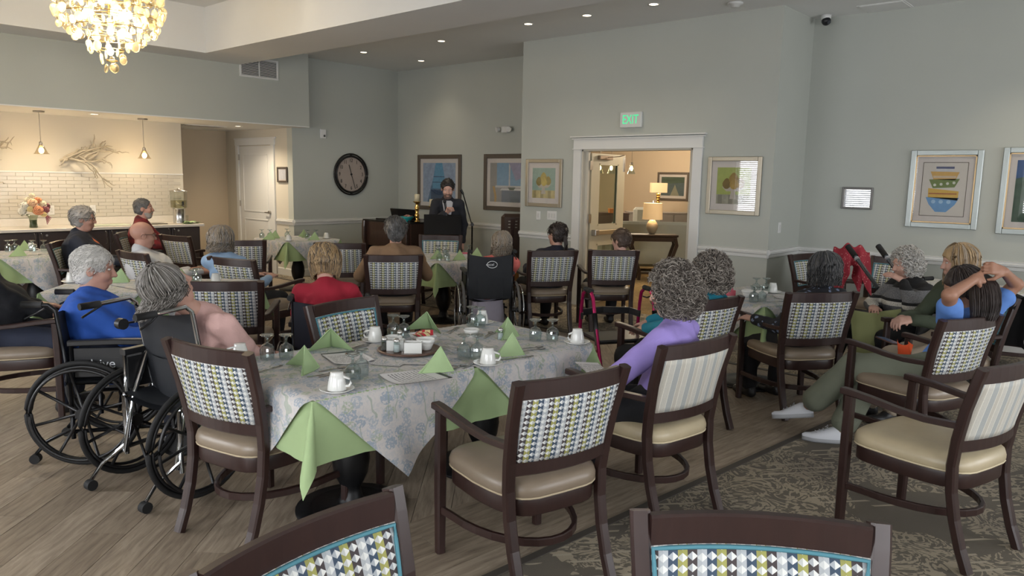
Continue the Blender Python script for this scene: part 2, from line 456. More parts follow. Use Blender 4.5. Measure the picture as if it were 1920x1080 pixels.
for k, pts in runs.items():
    P = [Vector((p[0], p[1], 0)) for p in pts]
    rail('trim_chair_rail_'+k, pts[::-1]); basebd('baseboard_'+k, pts[::-1])
# ------------------------------------------------------------------ windows beside the camera, with venetian blinds
slat = MB().box((0, 0, 0), (.036, 1.66, .0018), Matrix.Rotation(R(38), 3, 'Y')).mesh('slat', mat('blind_white', (225, 225, 222), 0.5))
for i, (a, b) in enumerate(WIN):
    fr = MB(); zc0, zc1 = WIN_Z
    for (y0, y1, z0, z1) in ((a, a+.05, zc0, zc1), (b-.05, b, zc0, zc1), (a, b, zc0, zc0+.05), (a, b, zc1-.05, zc1), ((a+b)/2-.02, (a+b)/2+.02, zc0, zc1)):
        fr.bb(WX-.13, WX-.07, y0, y1, z0, z1)
    f = struct(fr.build('window_%d' % (i+1), M_WHITE))
    cs = MB()
    for (y0, y1, z0, z1) in ((a-.09, a, zc0-.09, zc1+.09), (b, b+.09, zc0-.09, zc1+.09), (a, b, zc0-.09, zc0), (a, b, zc1, zc1+.09)): cs.bb(WX-.005, WX+.02, y0, y1, z0, z1)
    cs.build('window_casing', M_WHITE, f)
    for k in range(32): obj('slat', slat, f, (WX-.03, (a+b)/2, zc0+.06+k*.051))
for i, (a, b) in enumerate(FILL_WIN):  # frames for the added fill windows in the rear wall
    fr = MB()
    for (x0, x1, z0, z1) in ((a, a+.05, zc0, zc1), (b-.05, b, zc0, zc1), (a, b, zc0, zc0+.05), (a, b, zc1-.05, zc1), ((a+b)/2-.02, (a+b)/2+.02, zc0, zc1)): fr.bb(x0, x1, -4.17, -4.11, z0, z1)
    struct(fr.build('window_%d' % (i+5), M_WHITE))
# ------------------------------------------------------------------ dining chairs
def fabric_bow():
    t = NT('bowtie_fabric'); x = t.xyz(t.coord('Object'))
    u = t.math('DIVIDE', x[0], 0.0222); col = t.math('FLOOR', u)
    fu = t.math('SUBTRACT', t.math('FRACT', u), 0.5)
    par = t.math('MODULO', t.math('ADD', col, 400.0), 2.0)
    v = t.math('ADD', t.math('DIVIDE', x[2], 0.0235), t.math('MULTIPLY', par, 0.12))
    fv = t.math('SUBTRACT', t.math('FRACT', v), 0.5)
    bow = t.math('LESS_THAN', t.math('ABSOLUTE', fv), t.math('ADD', 0.11, t.math('MULTIPLY', t.math('ABSOLUTE', fu), 0.70)))
    m4 = t.math('DIVIDE', t.math('ADD', t.math('MODULO', t.math('ADD', col, 400.0), 4.0), 0.5), 4.0)
    cc = t.ramp(m4, [(0.0, (52, 72, 94)), (0.25, (178, 182, 186)), (0.5, (62, 52, 54)), (0.75, (160, 158, 86))], 'CONSTANT')
    alt = t.ramp(m4, [(0.0, (176, 182, 188)), (0.25, (212, 214, 212)), (0.5, (176, 180, 184)), (0.75, (200, 202, 198))], 'CONSTANT')
    half = t.math('GREATER_THAN', fu, 0.0)
    bg_ = t.mix(half, (226, 226, 222), alt)
    c = t.mix(bow, bg_, cc)
    c = t.mix(t.math('MULTIPLY', half, 0.12), c, (40, 44, 50))
    wv = t.noise(t.coord('Object', (1, 1, .3)), 900, 1)
    t.base(t.mix(t.math('MULTIPLY', wv, 0.16), c, (120, 120, 118))); t.set(Roughness=0.85); t.bump(wv, 0.15, 0.001)
    return t.m
def fabric_stripe():
    t = NT('stripe_fabric'); x = t.xyz(t.coord('Object'))
    u = t.math('FRACT', t.math('ADD', t.math('DIVIDE', x[0], 0.088), 20.3))
    c = t.ramp(u, [(0.0, (196, 192, 182)), (0.3, (218, 214, 202)), (0.335, (168, 170, 168)), (0.68, (214, 210, 198)), (0.72, (190, 184, 172)), (0.96, (222, 217, 205))], 'CONSTANT')
    n = t.noise(t.coord('Object', (1, 1, 1)), 240, 2, 0.6, 1.5)
    g = t.math('MULTIPLY', t.math('GREATER_THAN', n, 0.52), 0.16)
    t.base(t.mix(g, c, (140, 142, 138))); t.set(Roughness=0.85); t.bump(n, 0.1, 0.001); return t.m
F_BOW, F_STR = fabric_bow(), fabric_stripe()
def wood_dark(name, a, b, rough=0.34):
    t = NT(name); v = t.coord('Object', (14, 14, 2.5)); n = t.noise(v, 2.2, 4, 0.6, 0.4)
    t.base(t.mix(n, a, b)); t.set(Roughness=rough, Coat_Weight=0.15, Coat_Roughness=0.3); return t.m
M_MAHOG = wood_dark('dark_mahogany', (40, 25, 23), (56, 36, 32))
M_PIPE = mat('teal_piping', (78, 132, 146), 0.7)
def vinyl(name, col):
    t = NT(name); v = t.coord('Object'); n = t.noise(v, 9, 4); c = col
    t.base(t.mix(n, tuple(int(k*.86) for k in c), c)); t.set(Roughness=0.36, Specular_IOR_Level=0.55); t.bump(t.noise(v, 26, 4, .6, .5), 0.12, 0.004); return t.m
V_TAUPE, V_CREAM = vinyl('taupe_vinyl', (142, 126, 108)), vinyl('cream_vinyl', (196, 180, 148))
def arc_x(w, y0, sag, z, n=10, z2=None):
    """points from -w to w, ends at y0, the middle sagging back by sag"""
    return [(-w+2*w*i/n, y0-sag*(1-(2*i/n-1)**2), z) for i in range(n+1)]
def make_chair(kind):
    fab, vin = (F_STR, V_CREAM) if kind == 'stripe' else (F_BOW, V_TAUPE)
    t = thing('dining_chair', 'chair', 'chair')
    # rear posts: sabre leg below, raked back above
    def post(s):
        pts = [(s*.225, -.325, 0), (s*.226, -.285, .1), (s*.228, -.25, .22), (s*.231, -.228, .34), (s*.235, -.222, .46), (s*.243, -.235, .58), (s*.252, -.262, .72), (s*.2615, -.30, .86), (s*.264, -.316, .915)]
        m = MB(); m.bar(pts, .046, .04, (0, 1, 0)); return m
    for s in (-1, 1): post(s).build('rear_leg', M_MAHOG, t)
    for s in (-1, 1):
        m = MB(); m.bar([(s*.268, .262, 0), (s*.268, .262, .3), (s*.268, .262, .48), (s*.271, .257, .655)], .045, .045, (0, 1, 0), [.86, 1, 1, .9]); m.build('front_leg', M_MAHOG, t)
    for s in (-1, 1):
        pts = [(s*.272, .30, .672), (s*.272, .26, .672), (s*.272, .15, .664), (s*.268, .02, .648), (s*.262, -.10, .640), (s*.251, -.2, .644), (s*.247, -.245, .648)]
        m = MB(); m.bar(pts, .044, .03, (0, 0, 1), [1.05, 1.05, 1, .95, .9, .9, .9]); m.build('armrest', M_MAHOG, t)
    m = MB(); m.bar([(x, y-.297, .878) for x, y, _ in arc_x(.243, 0, .035, 0)], .03, .075, (0, 0, 1)); m.build('top_rail', M_MAHOG, t)
    m = MB(); m.bar([(x, y-.236, .552) for x, y, _ in arc_x(.222, 0, .035, 0)], .03, .06, (0, 0, 1)); m.build('lower_rail', M_MAHOG, t)
    # upholstered back, curved like the rails
    def pan(off, bul):
        def f(u, v):
            z = .578+.268*v; w_ = (.2185+.0235*v)*(2*u-1); y = -.238-.058*v**1.3-.035*(1-(2*u-1)**2)
            return (w_, y+off+bul*math.sin(math.pi*u)**.5*math.sin(math.pi*v)**.5, z)
        return f
    m = MB(); m.grid(pan(.016, .012), 14, 10); n0 = len(m.v); m.grid(pan(-.016, -.010), 14, 10)
    m.f[140:] = [f[::-1] for f in m.f[140:]]
    rim = [(i, 0) for i in range(15)]+[(14, j) for j in range(1, 11)]+[(i, 10) for i in range(13, -1, -1)]+[(0, j) for j in range(9, 0, -1)]
    ids = [j*15+i for i, j in rim]
    for k in range(len(ids)):
        a, b = ids[k], ids[(k+1) % len(ids)]; m.f.append((b, a, a+n0, b+n0)); m.sm.append(False); m.mi.append(0)
    pn = m.build('back_panel', fab, t)
    fr = pan(.018, .0)
    loop = [fr(.015+.97*i/14, .02) for i in range(15)]+[fr(.985, .02+.96*j/8) for j in range(1, 9)]+[fr(.985-.97*i/14, .98) for i in range(1, 15)]+[fr(.015, .98-.96*j/8) for j in range(1, 8)]
    MB().tube(loop, .0055, 6, True).build('piping', M_PIPE, pn)
    # seat: apron and cushion share a rounded outline
    def outline(k=1.0, n=32):
        pts = []
        for i in range(n):
            a = 2*math.pi*i/n; c, s_ = math.cos(a), math.sin(a)
            x = .262*math.copysign(abs(c)**.42, c); y = .275*math.copysign(abs(s_)**(.30 if s_ > 0 else .62), s_)
            if y < 0: x *= 1-.10*(-y/.275)
            pts.append((x*k, y*k+.0))
        return pts
    def rings(spec):
        m = MB(); n = 32; vs = []
        for k, z in spec: vs += [(x, y, z) for x, y in outline(k, n)]
        fs = [(r*n+i, r*n+(i+1) % n, (r+1)*n+(i+1) % n, (r+1)*n+i) for r in range(len(spec)-1) for i in range(n)]
        fs.append(tuple(range(n))[::-1]); fs.append(tuple((len(spec)-1)*n+i for i in range(n)))
        m.add(vs, fs, True); return m
    rings([(.90, .345), (.955, .345), (.96, .349), (.96, .411), (.955, .415), (.90, .415)]).build('seat_apron', M_MAHOG, t)
    cu = rings([(.93, .417), (.985, .42), (1.0, .432), (1.0, .45), (.975, .473), (.92, .487), (.8, .497), (.5, .504), (.2, .506)]).build('seat_cushion', vin, t)
    MB().tube([(x*1.002, y*1.002, .421) for x, y in outline(.985)], .0045, 5, True).build('welt', mat('welt_'+kind, (184, 168, 140) if kind != 'stripe' else (206, 192, 160), .5), cu)
    # curved stretcher: sides and rear in one hoop
    hp = [(-.268, .262, .205)]+[(.258*math.cos(R(180+a))*(1 if abs(math.cos(R(a))) > .2 else 1), .16+.40*math.sin(R(180+a)), .205) for a in range(0, 181, 12)]+[(.268, .262, .205)]
    MB().bar(hp, .022, .034, (0, 0, 1)).build('stretcher', M_MAHOG, t)
    return t
_ch = {}
def chair(rx, ry, yaw_deg, label, kind='bow', exact=False):
    """rx, ry: where the middle of the top rail stands; yaw 0 faces +Y"""
    a = R(yaw_deg)
    loc = (rx, ry, 0) if exact else (rx-math.sin(a)*.325, ry+math.cos(a)*.325, 0.0035)
    if kind not in _ch:
        _ch[kind] = t = make_chair(kind); t.location = loc; t.rotation_euler = (0, 0, a); t['label'] = label; t['group'] = 'dining chairs'
        return t
    return dup(_ch[kind], loc, a, label, 'dining chairs')
CH = {}
def C_(k, *a, **kw): CH[k] = chair(*a, **kw)
C_('C1', 1.474, 3.098, -77.6, 'empty bow-tie patterned chair beside the wheelchairs at the large front table')
C_('C2', 2.258, 1.672, -13.8, 'empty bow-tie patterned chair at the near long side of the large front table')
C_('C3', .83, 1.34, 184, 'bow-tie chair back with teal piping on the wood floor at the bottom edge')
C_('C4', 1.572, .643, 127, 'bow-tie chair back with teal piping on the carpet at the bottom edge')
C_('C5', 3.192, 1.635, -10, 'striped chair under the curly-haired woman in a lilac top', 'stripe')
C_('C6', 4.433, 2.18, -13, 'bow-tie chair under the curly-haired woman in teal')
C_('C7', 5.293, 1.80, -36, 'bow-tie chair under the woman with dark bobbed hair')
C_('C8', 4.955, .83, -22, 'bow-tie chair under the woman in a blue polo shirt raising her arms')
C_('C9', 3.80, .46, -16, 'empty striped chair with cream seat at the far right of the carpet', 'stripe')
C_('C10', 8.16, 3.02, 166, 'empty bow-tie chair in the corner under the wall switch')
C_('C11', 8.52, 2.16, 80, 'empty bow-tie chair by the wall behind the red cloth')
C_('C12', 6.767, 4.55, -43, 'bow-tie chair under the short-haired person by the double doors')
C_('C13', 6.175, 4.92, -31, 'bow-tie chair under the woman with a dark ponytail')
C_('C14', 4.553, 5.585, -38, 'bow-tie chair under the man in a tan shirt')
C_('C15', 4.898, 6.946, -43, 'empty bow-tie chair beside the man in a tan shirt')
C_('C16', 6.66, 7.20, 131, 'empty bow-tie chair in front of the music stand')
C_('C17', 2.484, 4.922, -40, 'empty bow-tie chair behind the reclining wheelchair, facing the middle table')
C_('C18', 3.24, 6.24, -74, 'bow-tie chair under the woman in a pale blue hoodie')
C_('C19', 4.225, 7.894, -35, 'empty bow-tie chair with its arm in front of the far corner table')
C_('C20', 3.94, 8.93, -78, 'empty bow-tie chair between the man in white and the man in a red jacket')
C_('C21', 2.80, 7.272, -85, 'bow-tie chair under the bald man in a white sweater')
C_('C24', 2.626, 3.718, 187, 'bow-tie chair with teal piping at the far side of the large front table')
# ------------------------------------------------------------------ tables with two cloths
def topper_mat():
    t = NT('floral_topper'); v = t.coord('Object')
    base = t.mix(t.noise(v, 3.0, 2), (196, 190, 186), (212, 207, 204))
    fine = t.noise(v, 46, 2, 0.6, 1.2)
    mott = t.math('MULTIPLY', t.math('GREATER_THAN', fine, 0.52), 0.28)
    base = t.mix(mott, base, (172, 178, 186))
    def flower(scale, col, th, loc, seed):
        vv = t.coord('Object', (1, 1, 1), (0, 0, seed), loc)
        vo = t.new('ShaderNodeTexVoronoi'); t.link(vv, vo.inputs['Vector']); vo.inputs['Scale'].default_value = scale
        spot_ = t.math('LESS_THAN', vo.outputs['Distance'], th)
        hs = t.math('GREATER_THAN', t.noise(vv, 95, 1), 0.47)
        pick = t.math('GREATER_THAN', t.xyz(vo.outputs['Color'])[0], 0.45)
        return t.math('MULTIPLY', t.math('MULTIPLY', spot_, hs), pick), col
    for f in (flower(13, (126, 148, 170), .44, (0, 0, 0), .3), flower(12, (152, 168, 136), .40, (3.1, 1.7, 2), 1.1), flower(9, (170, 178, 190), .5, (7, 4, 1), 2.2), flower(17, (150, 164, 178), .5, (2, 9, 4), .8)):
        base = t.mix(t.math('MULTIPLY', f[0], .62), base, f[1])
    w = t.new('ShaderNodeTexWave'); t.link(t.coord('Object', (1, .7, .8), (0, 0, .6)), w.inputs['Vector']); w.inputs['Scale'].default_value = 5.5; w.inputs['Distortion'].default_value = 13; w.inputs['Detail'].default_value = 2
    stem = t.math('MULTIPLY', t.math('GREATER_THAN', w.outputs['Fac'], 0.965), t.math('GREATER_THAN', t.noise(v, 6, 1), .5))
    base = t.mix(t.math('MULTIPLY', stem, .6), base, (146, 160, 142))
    t.base(base); t.set(Roughness=0.8); t.bump(t.noise(v, 11, 2, .5, .8), 0.12, 0.01); return t.m
M_TOP = topper_mat()
M_GREEN = mat('sage_cloth', (158, 180, 132), 0.8, var=.08, vscale=6, bump=.15, bscale=12)
M_NAPKIN = mat('napkin_green', (166, 190, 142), 0.85, var=.07, vscale=20, bump=.1, bscale=90)
M_BLACKIRON = mat('black_iron', (22, 22, 24), 0.42, 0.3)
HALF = .4375; TTOP = .735
def green_cloth(hx, hy, drop=.27, n=22, seed=1):
    """cloth with hanging sides and folded corner drapes"""
    rnd = random.Random(seed); m = MB(); per = []
    ns = n
    def rip(s): return .010*math.sin(s*17+seed)+.007*math.sin(s*31+seed*2.3)
    rows = 9
    sides = []
    for (cx, cy, dx, dy, L, nx, ny) in ((-hx, -hy, 1, 0, 2*hx, 0, -1), (hx, -hy, 0, 1, 2*hy, 1, 0), (hx, hy, -1, 0, 2*hx, 0, 1), (-hx, hy, 0, -1, 2*hy, -1, 0)):
        for i in range(ns+1):
            s = i/ns*L
            e = min(s, L-s)
            per.append(((cx+dx*s, cy+dy*s), (nx, ny), 0.0, drop, s+L*cx, 1.0))
        # corner fan after this side
        ex, ey = cx+dx*L, cy+dy*L; n2 = (dx, dy)
        K = 10
        for k in range(1, K):
            th = math.pi/2*k/K
            nn = (nx*math.cos(th)+n2[0]*math.sin(th), ny*math.cos(th)+n2[1]*math.sin(th))
            ln = drop/max(math.cos(th), math.sin(th))
            per.append(((ex, ey), nn, math.sin(2*th), ln, 0, 0.0))
    cols = len(per); vs = []
    for r in range(rows+1):
        f = r/rows
        for (p, nn, fold, ln, s, str_) in per:
            out = .004+.016*min(1, f*3)+(rip(s)*f*str_) + fold**1.5*ln*.34*f**1.2
            vs.append((p[0]+nn[0]*out, p[1]+nn[1]*out, TTOP+.003-ln*f*(1-.05*fold)-(0 if r else 0)))
    fs = [(r*cols+i, r*cols+(i+1) % cols, (r+1)*cols+(i+1) % cols, (r+1)*cols+i) for r in range(rows) for i in range(cols)]
    fs.append(tuple(range(cols))[::-1]) if False else None
    m.add(vs, fs, True)
    m.add([(-hx-.004, -hy-.004, TTOP+.003), (hx+.004, -hy-.004, TTOP+.003), (hx+.004, hy+.004, TTOP+.003), (-hx-.004, hy+.004, TTOP+.003)], [(0, 1, 2, 3)])
    return m
def topper(h, D, sx=0.0, sy=0.0, n=44, seed=1, clipx=(-9, 9)):
    """square cloth laid diagonally: |u|+|v| <= D; what passes the table edge hangs down"""
    m = MB(); vs = []; fs = []
    def P(a, b):
        u, v = (a-b)*D/1.0/1.0, (a+b-1)*D
        u, v = u+sx, v+sy
        x, y, z, nx, ny = u, v, TTOP+.0065, 0, 0
        lo, hi = max(-h, clipx[0]), min(h, clipx[1])
        ov = 0
        if v < -h: ov = -h-v; y = -h; ny = -1
        elif v > h: ov = v-h; y = h; ny = 1
        ovx = 0
        if u < lo: ovx = lo-u; x = lo; nx = -1
        elif u > hi: ovx = u-hi; x = hi; nx = 1
        tot = max(ov, ovx) if not (ov and ovx) else math.hypot(ov, ovx)
        if nx and abs(clipx[0 if nx < 0 else 1]) < 5:          # runs on over the neighbouring table
            return (u, y+ny*.034*min(1, ov*50), z+.002-ov)
        f = min(1, tot*50)
        rp = (.010*math.sin(u*15+seed)+.008*math.sin(u*27+v*9+seed))*min(1, tot*3)
        if nx: rp = (.010*math.sin(v*15+seed)+.008*math.sin(v*27+seed))*min(1, tot*3)
        o = .034*f+rp+.03*tot
        return (x+nx*o, y+ny*o, z-tot if tot > .004 else z)
    for j in range(n+1):
        for i in range(n+1): vs.append(P(i/n, j/n))
    for j in range(n):
        for i in range(n): fs.append((j*(n+1)+i, j*(n+1)+i+1, (j+1)*(n+1)+i+1, (j+1)*(n+1)+i))
    m.add(vs, fs, True); return m
def table(cx, cy, rot, label, HALF=HALF):
    """one square pedestal table"""
    t = thing('pedestal_table', label, 'table', (cx, cy, 0.0035), rot, 'pedestal tables')
    MB().bb(-HALF, HALF, -HALF, HALF, TTOP-.03, TTOP, .004).build('tabletop', M_MAHOG, t)
    prof = [(0, 0), (.275, 0), (.275, .012), (.2, .022), (.075, .03), (.06, .05), (.05, .09), (.045, .11), (.06, .135), (.085, .19), (.095, .26), (.09, .33), (.07, .40), (.055, .44), (.05, .47), (.065, .485), (.065, .50), (.045, .52), (.045, .66), (.12, .70), (.12, .705), (0, .705)]
    MB().lathe(prof[:4], (0, 0, 0), 40).build('base_plate', M_BLACKIRON, t)
    MB().lathe(prof[3:], (0, 0, 0), 24).build('pedestal', M_BLACKIRON, t)
    return t
# ------------------------------------------------------------------ table settings
def thin_glass(name, tint=(235, 242, 240), f=1.0, rough=0.03, add=0.0):
    if name in MATS: return MATS[name]
    t = NT(name); t.n.remove(t.b)
    out = t.n['Material Output']
    tr = t.new('ShaderNodeBsdfTransparent'); tr.inputs[0].default_value = lin(tint)
    gl = t.new('ShaderNodeBsdfGlossy'); gl.inputs['Roughness'].default_value = rough
    lw = t.new('ShaderNodeLayerWeight'); lw.inputs[0].default_value = 0.5
    sch = t.math('ADD', t.math('MULTIPLY', t.math('POWER', lw.outputs['Facing'], 5.0), .9), .045)          # Schlick reflectance, same from both sides
    fac = t.math('ADD', t.math('MULTIPLY', sch, f), add, clamp=True)
    mx = t.new('ShaderNodeMixShader'); t.link(fac, mx.inputs[0]); t.link(tr.outputs[0], mx.inputs[1]); t.link(gl.outputs[0], mx.inputs[2])
    t.link(mx.outputs[0], out.inputs[0]); MATS[name] = t.m; return t.m
M_GLASS = thin_glass('clear_glass', (228, 237, 237), 2.0, .05, .08)
M_CHINA = mat('white_china', (226, 226, 222), 0.18, Coat_Weight=0.4)
M_STEEL = mat('steel', (190, 188, 184), 0.22, 1.0)
ZT = TTOP+.0105
def cup_proto():
    t = thing('coffee_cup', 'cup', 'cup')
    body = [(0, .078), (.026, .078), (.0275, .076), (.0275, .068), (.029, .066), (.034, .05), (.0385, .025), (.042, .002), (.0415, 0), (.039, .001), (.036, .02), (.030, .055), (0, .06)]
    MB().lathe(body, (0, 0, .010), 22).build('body', M_CHINA, t)
    MB().tube([(.036, 0, .028), (.055, 0, .03), (.063, 0, .044), (.058, 0, .062), (.030, 0, .069)], .0055, 6).build('handle', M_CHINA, t)
    return t
def saucer_proto():
    t = thing('saucer', 'saucer', 'saucer')
    MB().lathe([(0, .004), (.035, .004), (.05, .007), (.073, .016), (.075, .0145), (.05, .003), (.03, 0), (0, 0)], (0, 0, 0), 28).build('plate', M_CHINA, t)
    return t
def goblet_proto():
    t = thing('water_goblet', 'goblet', 'goblet')
    bowl = [(.033, 0), (.0355, .02), (.037, .045), (.035, .06), (.026, .074), (.012, .081), (.007, .086)]
    m = MB()
    n = 20; vs = []; fs = []
    for i in range(n):
        a = 2*math.pi*i/n; k = 1-.035*(i % 2)
        for r, z in bowl: q = r*(k if z < .07 else 1); vs.append((q*math.cos(a), q*math.sin(a), z))
    L = len(bowl)
    for i in range(n):
        for j in range(L-1): fs.append((i*L+j, ((i+1) % n)*L+j, ((i+1) % n)*L+j+1, i*L+j+1))
    m.add(vs, fs, False); m.build('bowl', M_GLASS, t)
    MB().lathe([(.007, .086), (.0058, .097), (.007, .108), (.012, .114)], (0, 0, 0), 12).build('stem', M_GLASS, t)
    MB().lathe([(.012, .114), (.026, .118), (.034, .124), (.034, .127), (.02, .124), (0, .122)], (0, 0, 0), 22).build('foot', M_GLASS, t)
    return t
def napkin_proto():
    t = thing('folded_napkin', 'napkin', 'napkin')
    A, F = Vector((0, .0, .115)), Vector((.0, -.07, 0))
    for s in (-1, 1):
        E_ = Vector((s*.118, .045, 0)); m = MB()
        for lay in range(3):
            off = Vector((s*.004*lay, .007*lay, 0)); k = 1-.05*lay
            def fn(u, v, off=off, k=k):
                b = F.lerp(E_, u); p = b.lerp(A*k, v); bow = .012*math.sin(math.pi*u)*(1-v)
                return tuple(p+off*(1-v)+Vector((-s*.0, -bow, 0))+Vector((0, 0, .0015)))
            m.grid(fn, 6, 6)
        rim = [Vector(p)+Vector((0, 0, .002)) for p in (F, E_)]
        m.tube([F+Vector((0, 0, .003)), F.lerp(E_, .5)+Vector((0, -.011, .003)), E_+Vector((0, 0, .003))], .003, 5)
        m.tube([E_+Vector((0, 0, .003)), E_.lerp(A, .5), A], .0028, 5)
        m.build('fold', M_NAPKIN, t)
    MB().tube([F+Vector((0, 0, .003)), F.lerp(A, .5), A+Vector((0, 0, -.002))], .003, 6).build('crease', M_NAPKIN, t)
    return t
def cutlery_proto(kind):
    t = thing(kind, kind, kind); L = {'spoon': .15, 'fork': .175, 'knife': .2}[kind]
    MB().sweep([(-L/2, 0, .002), (-L*.3, 0, .003), (0, 0, .0045), (L*.15, 0, .004)], [(-.006, -.001), (.006, -.001), (.006, .001), (-.006, .001)], False, scales=[1.1, .9, .6, .5]).build('handle', M_STEEL, t)
    if kind == 'spoon':
        MB().grid(lambda u, v: ((u-.5)*.05+L*.30, (v-.5)*.034*math.sin(math.pi*min(max(u, .04), .96))**.6, .006-.005*(1-(2*v-1)**2)*math.sin(math.pi*u)), 8, 6).build('bowl', M_STEEL, t)
    elif kind == 'fork':
        m = MB(); m.bb(L*.15, L*.27, -.010, .010, .003, .0045)
        for k in range(4): m.bb(L*.27, L*.5, -.010+k*.006, -.0075+k*.006, .003, .005)
        m.build('tines', M_STEEL, t)
    else:
        MB().prism([(L*.12, -.008), (L*.45, -.009), (L*.5, -.002), (L*.46, .007), (L*.12, .006)], .002, .0035).build('blade', M_STEEL, t)
    return t
_pr = {}
def item(kind, x, y, rot, label, group, z=None, sc=1.0):
    z = ZT if z is None else z
    mk = dict(cup=cup_proto, saucer=saucer_proto, goblet=goblet_proto, napkin=napkin_proto, spoon=lambda: cutlery_proto('spoon'), fork=lambda: cutlery_proto('fork'), knife=lambda: cutlery_proto('knife'))
    if kind not in _pr:
        o = mk[kind](); _pr[kind] = o; o.location = (x, y, z); o.rotation_euler = (0, 0, rot); o['label'] = label; o['group'] = group
    else: o = dup(_pr[kind], (x, y, z), rot, label, group)
    if sc != 1.0: o.scale = (sc, sc, sc)
    return o
def setting(where, tbl, cup=None, gl=(), nap=None, spoons=(), forks=(), knives=(), crot=0.3, gs=1.0):
    if cup:
        item('saucer', cup[0], cup[1], 0, 'white china saucer '+where, 'saucers on '+tbl, ZT+.0006)
        item('cup', cup[0], cup[1], crot, 'upturned white coffee cup '+where, 'cups on '+tbl, ZT-.002)
    for g in gl: item('goblet', g[0], g[1], random.random(), 'upturned glass goblet '+where, 'goblets on '+tbl, ZT+.0005, gs)
    if nap: item('napkin', nap[0], nap[1], nap[2], 'green folded napkin '+where, 'napkins on '+tbl, ZT+.0005)
    for k, L in (('spoon', spoons), ('fork', forks), ('knife', knives)):
        for p in L: item(k, p[0], p[1], p[2], 'steel %s lying %s' % (k, where), '%s on %s' % ({'knife': 'knives'}.get(k, k+'s'), tbl), ZT+.0006)
def place_table(c, rot, n, label, clabel, seeds, HALF=HALF, drop=.27):
    """n square tables in a row along the local x axis, each with a green under-cloth and a floral topper"""
    ca, sa = math.cos(rot), math.sin(rot)
    for k in range(n):
        u = (k-(n-1)/2)*2*HALF; x, y = c[0]+u*ca, c[1]+u*sa
        nm = '' if n == 1 else (', its nearer half' if k == 0 else ', its farther half')
        table(x, y, rot, label+nm, HALF)
        tl = topper(HALF, HALF*2-.01, 0, 0, 44, seeds+k, (-9 if k == 0 else -HALF, 9 if k == n-1 else HALF)).build('tablecloth', M_TOP, None, (x, y, .0045+.002*k), rot)
        tag(tl, 'pale floral cloth laid diagonally on '+clabel+nm, 'tablecloth', 'floral toppers')
    g = green_cloth(HALF*n, HALF, drop, 22, seeds).build('tablecloth', M_GREEN, None, (c[0], c[1], .0035), rot)
    tag(g, 'sage green under-cloth hanging from '+clabel, 'tablecloth', 'green under-cloths')
TR = R(-5)
place_table((2.578, 2.93), TR, 2, 'square table with black pedestal of the large front table', 'the large front table', 3)
FT = 'the large front table'
setting('at the near corner of the front table', FT, (1.82, 2.615), ((1.965, 2.70), (2.045, 2.745)), None, (), (), (), -1.0)
setting('at the wheelchair end of the front table', FT, (1.80, 3.40), ((1.905, 3.325), (1.975, 3.265)), (1.93, 3.03, 1.3), ((2.02, 2.93, -.1), (2.04, 2.88, -.1)), (), ((1.95, 2.87, -.25), (1.99, 2.84, -.15), (1.80, 3.14, 0.3)), 2.6)
setting('before the empty chair at the far side of the front table', FT, (2.545, 3.285), ((2.71, 3.33), (2.735, 3.265)), (2.255, 3.29, 2.5), (), ((2.42, 3.25, .25), (2.40, 3.22, .3)), (), 2.6)
setting('by the sweetener packets on the front table', FT, None, (), (2.96, 3.32, 1.9), (), ((3.08, 3.22, .4), (3.06, 3.19, .5)), ())
setting('beside the small white bowl on the front table', FT, (3.36, 3.245), ((3.25, 3.225), (3.265, 3.17)), None, (), (), (), -2.0)
setting('at the lilac woman\'s end of the front table', FT, (3.335, 2.47), ((3.215, 2.68), (3.285, 2.61)), (3.19, 2.87, .9), ((3.15, 2.985, .5),), ((3.12, 2.95, .4),), (), 2.8)
setting('at the middle of the near side of the front table', FT, (2.62, 2.485), ((2.62, 2.655), (2.67, 2.61)), (2.88, 2.555, .35), ((3.03, 2.53, -.3), (3.06, 2.57, -.35)), (), ((2.83, 2.47, -.25), (2.74, 2.50, -.2)), -1.0)
setting('behind the printed program on the front table', FT, None, (), (2.385, 2.575, .35), ((2.475, 2.545, .15), (2.55, 2.53, .2)), (), ())
